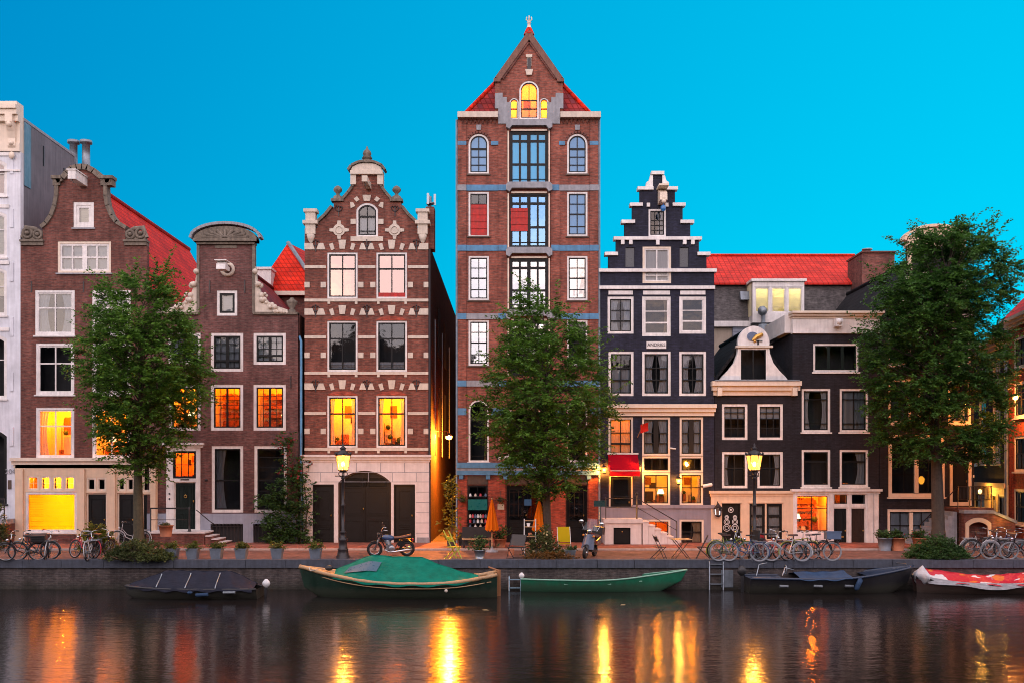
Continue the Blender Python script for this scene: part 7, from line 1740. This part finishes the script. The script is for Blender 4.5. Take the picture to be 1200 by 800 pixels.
# stacked white chair frame beside the tree (ladder like plant stand)
p = ground(621, 650); r = thing('plant_stand', 'tall white plant stand with shelves left of the warehouse elm', 'plant stand', p)
for s_ in (-1, 1):
    q = MB(); q.box(p.x + s_ * .22 - .02, p.x + s_ * .22 + .02, p.y - .02, p.y + .02, 0, 1.42); q.build('post', M.plastic_white, r)
for z_ in (.35, .72, 1.1, 1.34): 
    q = MB(); q.box(p.x - .2, p.x + .2, p.y - .12, p.y + .12, z_, z_ + .025); q.build('shelf', M.teak, r)
for k_, (dx, z_, c_) in enumerate(((-.1, .375, M.terracotta), (.1, .375, M.crate_blue), (.0, .745, M.terracotta), (-.06, 1.125, M.plastic_white))):
    MB().lathe((p.x + dx, p.y, z_), [(.05, 0), (.075, .13)], 10).build('flower_pot', c_, thing('flower_pot', ('small terracotta pot low on the white stand', 'small blue pot low on the white stand', 'terracotta pot on the middle shelf of the white stand', 'white pot on the upper shelf of the white stand')[k_], 'flower pot', (p.x + dx, p.y, z_)))
# closed parasols
def parasol(px, py, label, h=2.25, lean=0.0):
    r = thing('closed_parasol', label, 'parasol', (0, 0, 0), 'folded orange parasols'); q = MB(); q.lathe((0, 0, 0), [(.26, 0), (.26, .06), (.06, .10), (.04, .22)], 14); q.build('base', M.stone_grey, r)
    q = MB(); q.tube([(0, 0, .1), (0, 0, h)], .02, 8); q.ball((0, 0, h + .04), .04, 8); q.build('pole', M.teak, r)
    def f(u, v):
        a = 2 * PI * v; pl = 1 + .22 * math.cos(8 * a); rad = (.025 + .21 * (1 - u) ** .9) * pl; return (rad * math.cos(a), rad * math.sin(a), h - 1.25 + 1.25 * u + .04 * math.cos(8 * a) * (1 - u))
    MB().grid(f, 10, 64).build('canopy', M.parasol, r)
    q = MB(); q.torus((0, 0, h - .75), .135, .012, 'z', 20, 5); q.build('strap', M.parasol, r); place(r, ground(px, py), 0, 0, lean)
parasol(576.5, 646, 'folded orange parasol before the dark shop window', 2.12); parasol(631, 648, 'folded orange parasol before the double door left of the elm', 2.15, .02)
# bench, crates and display by the shop window
p = ground(559, 643.5); r = thing('low_bench', 'dark low bench with pale plank under the dark shop window', 'bench', p); q = MB(); q.box(p.x - .62, p.x + .62, p.y - .18, p.y + .18, .42, .47); q.build('seat', M.teak, r)
for s_ in (-1, 1): q = MB(); q.box(p.x + s_ * .55 - .03, p.x + s_ * .55 + .03, p.y - .16, p.y + .16, 0, .42); q.build('leg', M.iron, r)
q = MB(); q.box(p.x - .62, p.x + .62, p.y + .14, p.y + .18, .5, .95); q.build('backrest', M.plastic_black, r)
q = MB(); d = D - .25; xa, xb = X(548.5, d), X(571, d); q.box(xa, xb, -.28, -.24, Z(597, d), Z(584.5, d)); o = q.build('shop_banner', paint('teal_board', (.01, .16, .15))); tag(o, 'teal board hung across the dark shop window', 'board')
for row, (yy, cnt, zs) in enumerate(((581, 4, .12), (606, 7, .16), (612, 5, .18), (618, 4, .15))):
    for k_ in range(cnt):
        x_ = X(551 + 18 * k_ / max(1, cnt - 1), d); z_ = Z(yy, d); c_ = (M.plastic_white, M.stone, PT['red'], M.crate_blue)[(k_ + row) % 4]
        q = MB(); q.lathe((x_, -.17, z_), [(.05, 0), (.06, zs * .6), (.03, zs * .75), (.03, zs)], 8)
        tag(q.build('display_jar', c_), 'small jar in the stacked display of the dark shop window', 'jar', 'jars displayed in the dark shop window')
    q = MB(); q.box(X(549, d), X(571, d), -.25, -.09, Z(yy, d) - .03, Z(yy, d) - .005); tag(q.build('display_shelf', M.plastic_black), ('topmost', 'second', 'third', 'lowest')[row] + ' thin black shelf of jars before the dark shop window', 'shelf')
q = MB(); x_ = X(554.5, d); q.box(x_ - .16, x_ + .16, -.33, -.31, Z(627, d), Z(620.5, d)); tag(q.build('paper_sign', M.plastic_white), 'white paper notice below the jars', 'notice')
q = MB(); p = ground(599, 650); q.lathe(p, [(.09, 0), (.13, .2), (.12, .24)], 12); tag(q.build('clay_pot', M.terracotta), 'empty terracotta pot beside the dark camp chair', 'pot')
p = ground(545, 640); r = thing('black_barrel', 'round black tub under the left end of the shop window', 'tub', p); q = MB(); q.lathe(p, [(.26, 0), (.3, .3), (.26, .62)], 16); q.build('tub', M.plastic_black, r); q = MB(); q.torus((p.x, p.y, .2), .295, .015, 'z', 20, 5); q.torus((p.x, p.y, .45), .29, .015, 'z', 20, 5); q.build('hoop', M.iron, r)
for px, py, w_, hh, m, lab in ((587, 593, .3, .26, M.blind_cream, 'small cream notice on the pier between shop window and door'), (618.5, 588, .32, .28, paint('blue_poster', (.04, .12, .25)), 'blue notice on the right leaf of the double door')):
    q = MB(); x_ = X(px); q.box(x_ - w_ / 2, x_ + w_ / 2, -.11, -.09, Z(py) - hh / 2, Z(py) + hh / 2); tag(q.build('wall_notice', m), lab, 'notice')
q = MB(); x_ = X(701); q.box(x_ - .28, x_ + .28, -1.1, -1.04, Z(592), Z(585)); q.box(x_ - .02, x_ + .02, -1.06, -1.03, 0, Z(592)); tag(q.build('menu_board', paint('dark_teal_board', (.02, .07, .08))), 'small dark teal board on a post left of the stoop', 'board')
# stoop of the plum house
p0 = Vector((X(203), 0, 0)); r = thing('front_stoop', 'brick stoop with stone steps and iron rail before the green door', 'stoop', p0); q = MB(); q.box(X(171, 44.6), X(239, 44.6), -1.35, -.06, -.1, .56); q.build('landing', M.brick_brown, r)
q = MB(); q.box(X(169.5, 44.6), X(240, 44.6), -1.42, -.06, .562, .63); o = q.build('slab', M.stone_pale, r)
for k_ in range(4):
    xs = X(240, 44.6) + .005 + .28 * k_; q = MB(); q.box(xs, xs + .277, -1.35, -.1, -.1, .47 - .14 * k_ - .045); q.build('riser', M.brick_brown, r); q = MB(); q.box(xs, xs + .30 - .021, -1.40, -.095, .47 - .14 * k_ - .043, .47 - .14 * k_); q.build('step', M.stone_pale, r)
q = MB(); xa, xb = X(176, 44.8), X(222, 44.8); y_ = -1.2
q.box(xa, xb, y_ - .03, y_ + .03, 1.62, 1.68); q.tube([(xa, y_, 1.15), (xb, y_, 1.15)], .015, 6); q.tube([(xa + .02, y_, .63), (xa + .02, y_, 1.65)], .03, 8); q.lathe((xb, y_, .63), [(.09, 0), (.05, .12), (.035, .3), (.05, .5), (.035, .9), (.05, 1.05), (.0, 1.1)], 10)
q.tube([(X(230, 44.8), y_, 1.58), (X(247, 44.8), y_, 1.05), (X(254, 44.8), y_, .9)], .022, 6); q.build('railing', M.iron, r)
# doorstep of the white house and rail
p = Vector((X(8), -.7, 0)); r = thing('doorstep', 'dark stone doorstep and iron rail by the white house', 'doorstep', p); q = MB(); q.box(X(-60), X(20), -1.0, -.06, -.1, .95); q.build('block', M.brick_brown, r); q = MB(); q.box(X(-60), X(20.5), -1.08, -.06, .952, 1.15); q.build('slab', M.stone_grey, r)
q = MB(); q.tube([(X(-30), -1.0, 2.05), (X(18), -1.0, 2.05), (X(18), -1.0, 1.15)], .03, 6); q.tube([(X(-30), -1.0, 1.6), (X(18), -1.0, 1.6)], .018, 6); q.build('railing', M.iron, r)
text(None, r, '204', X(12.5), -.045 - 0, Z(552), .30, M.stone_grey, 'house_number')
q = MB(); q.box(X(9.5), X(13.5), -.03, -.001, Z(572.5), Z(562)); q.build('name_plate', M.brown, r)
# sloping brick parapet right of the arched cellar entrance
p = Vector((X(1150, 44), -2.0, 0)); r = thing('brick_parapet', 'brown brick parapet with arched lamp lit opening and sloping yellow cap', 'parapet', p); d = D - 2.0
a, b_ = X(1130, d), X(1163, d); q = MB(); z1 = Z(601, d); hl = loop(X(1134, d), X(1158, d), .06, Z(610, d), .18)
q.prism([[(a, -.2), (b_, -.2), (b_, z1), (a, z1)], hl], -2.0, -1.65); q.prism([[(b_ + .002, -.2), (X(1190, d), -.2), (X(1190, d), Z(613, d)), (b_ + .002, z1 - .02)]], -2.0, -1.75); q.build('wall', M.brick_brown, r)
q = MB(); q.prism([loop(X(1131, d), X(1161, d), .02, Z(606, d), .24), loop(X(1135, d), X(1157, d), -.01, Z(611, d), .18)], -2.06, -2.003); q.build('arch_surround', M.creamwarm, r)
q = MB(); q.box(a - .05, b_ + .02, -2.08, -1.6, z1 + .002, z1 + .14); q.prism([[(b_ + .02, z1 + .12), (b_ + .02, z1 - .0), (X(1191, d), Z(613, d)), (X(1191, d), Z(613, d) + .14)]], -2.08, -1.72); q.build('cap', M.stone_grey, r)
q = MB(); q.box(a + .05, b_ - .05, -1.2, -1.1, -.1, z1 - .1); q.build('inner_wall', M.room_warm, r); light('lamp_light', (X(1146, d), -1.55, z1 - .15), 14, (1, .5, .06), .06); light('lamp_light', (X(1172, d), -2.35, Z(606, d) - .15), 8, (1, .5, .06), .05)
# floating leaves on the water
for k_, (px, py) in enumerate(((520, 722), (523, 724), (569, 714), (730, 708), (517, 723))):
    p = ground(px, py, WZ + .004); r = MB(); a = k_ * 1.3
    r.add([(p.x - .14 * math.cos(a), p.y - .14 * math.sin(a), p.z), (p.x + .06 * math.sin(a), p.y - .06 * math.cos(a), p.z + .006), (p.x + .14 * math.cos(a), p.y + .14 * math.sin(a), p.z), (p.x - .06 * math.sin(a), p.y + .06 * math.cos(a), p.z + .006)], [(0, 1, 2, 3)])
    tag(r.build('floating_leaf', M.petal_pale), 'pale leaf floating on the dark canal', 'leaf', 'leaves floating on the canal')
# drop helper data and tidy
for o in list(bpy.data.objects):
    if '_L' in o.keys(): del o['_L']
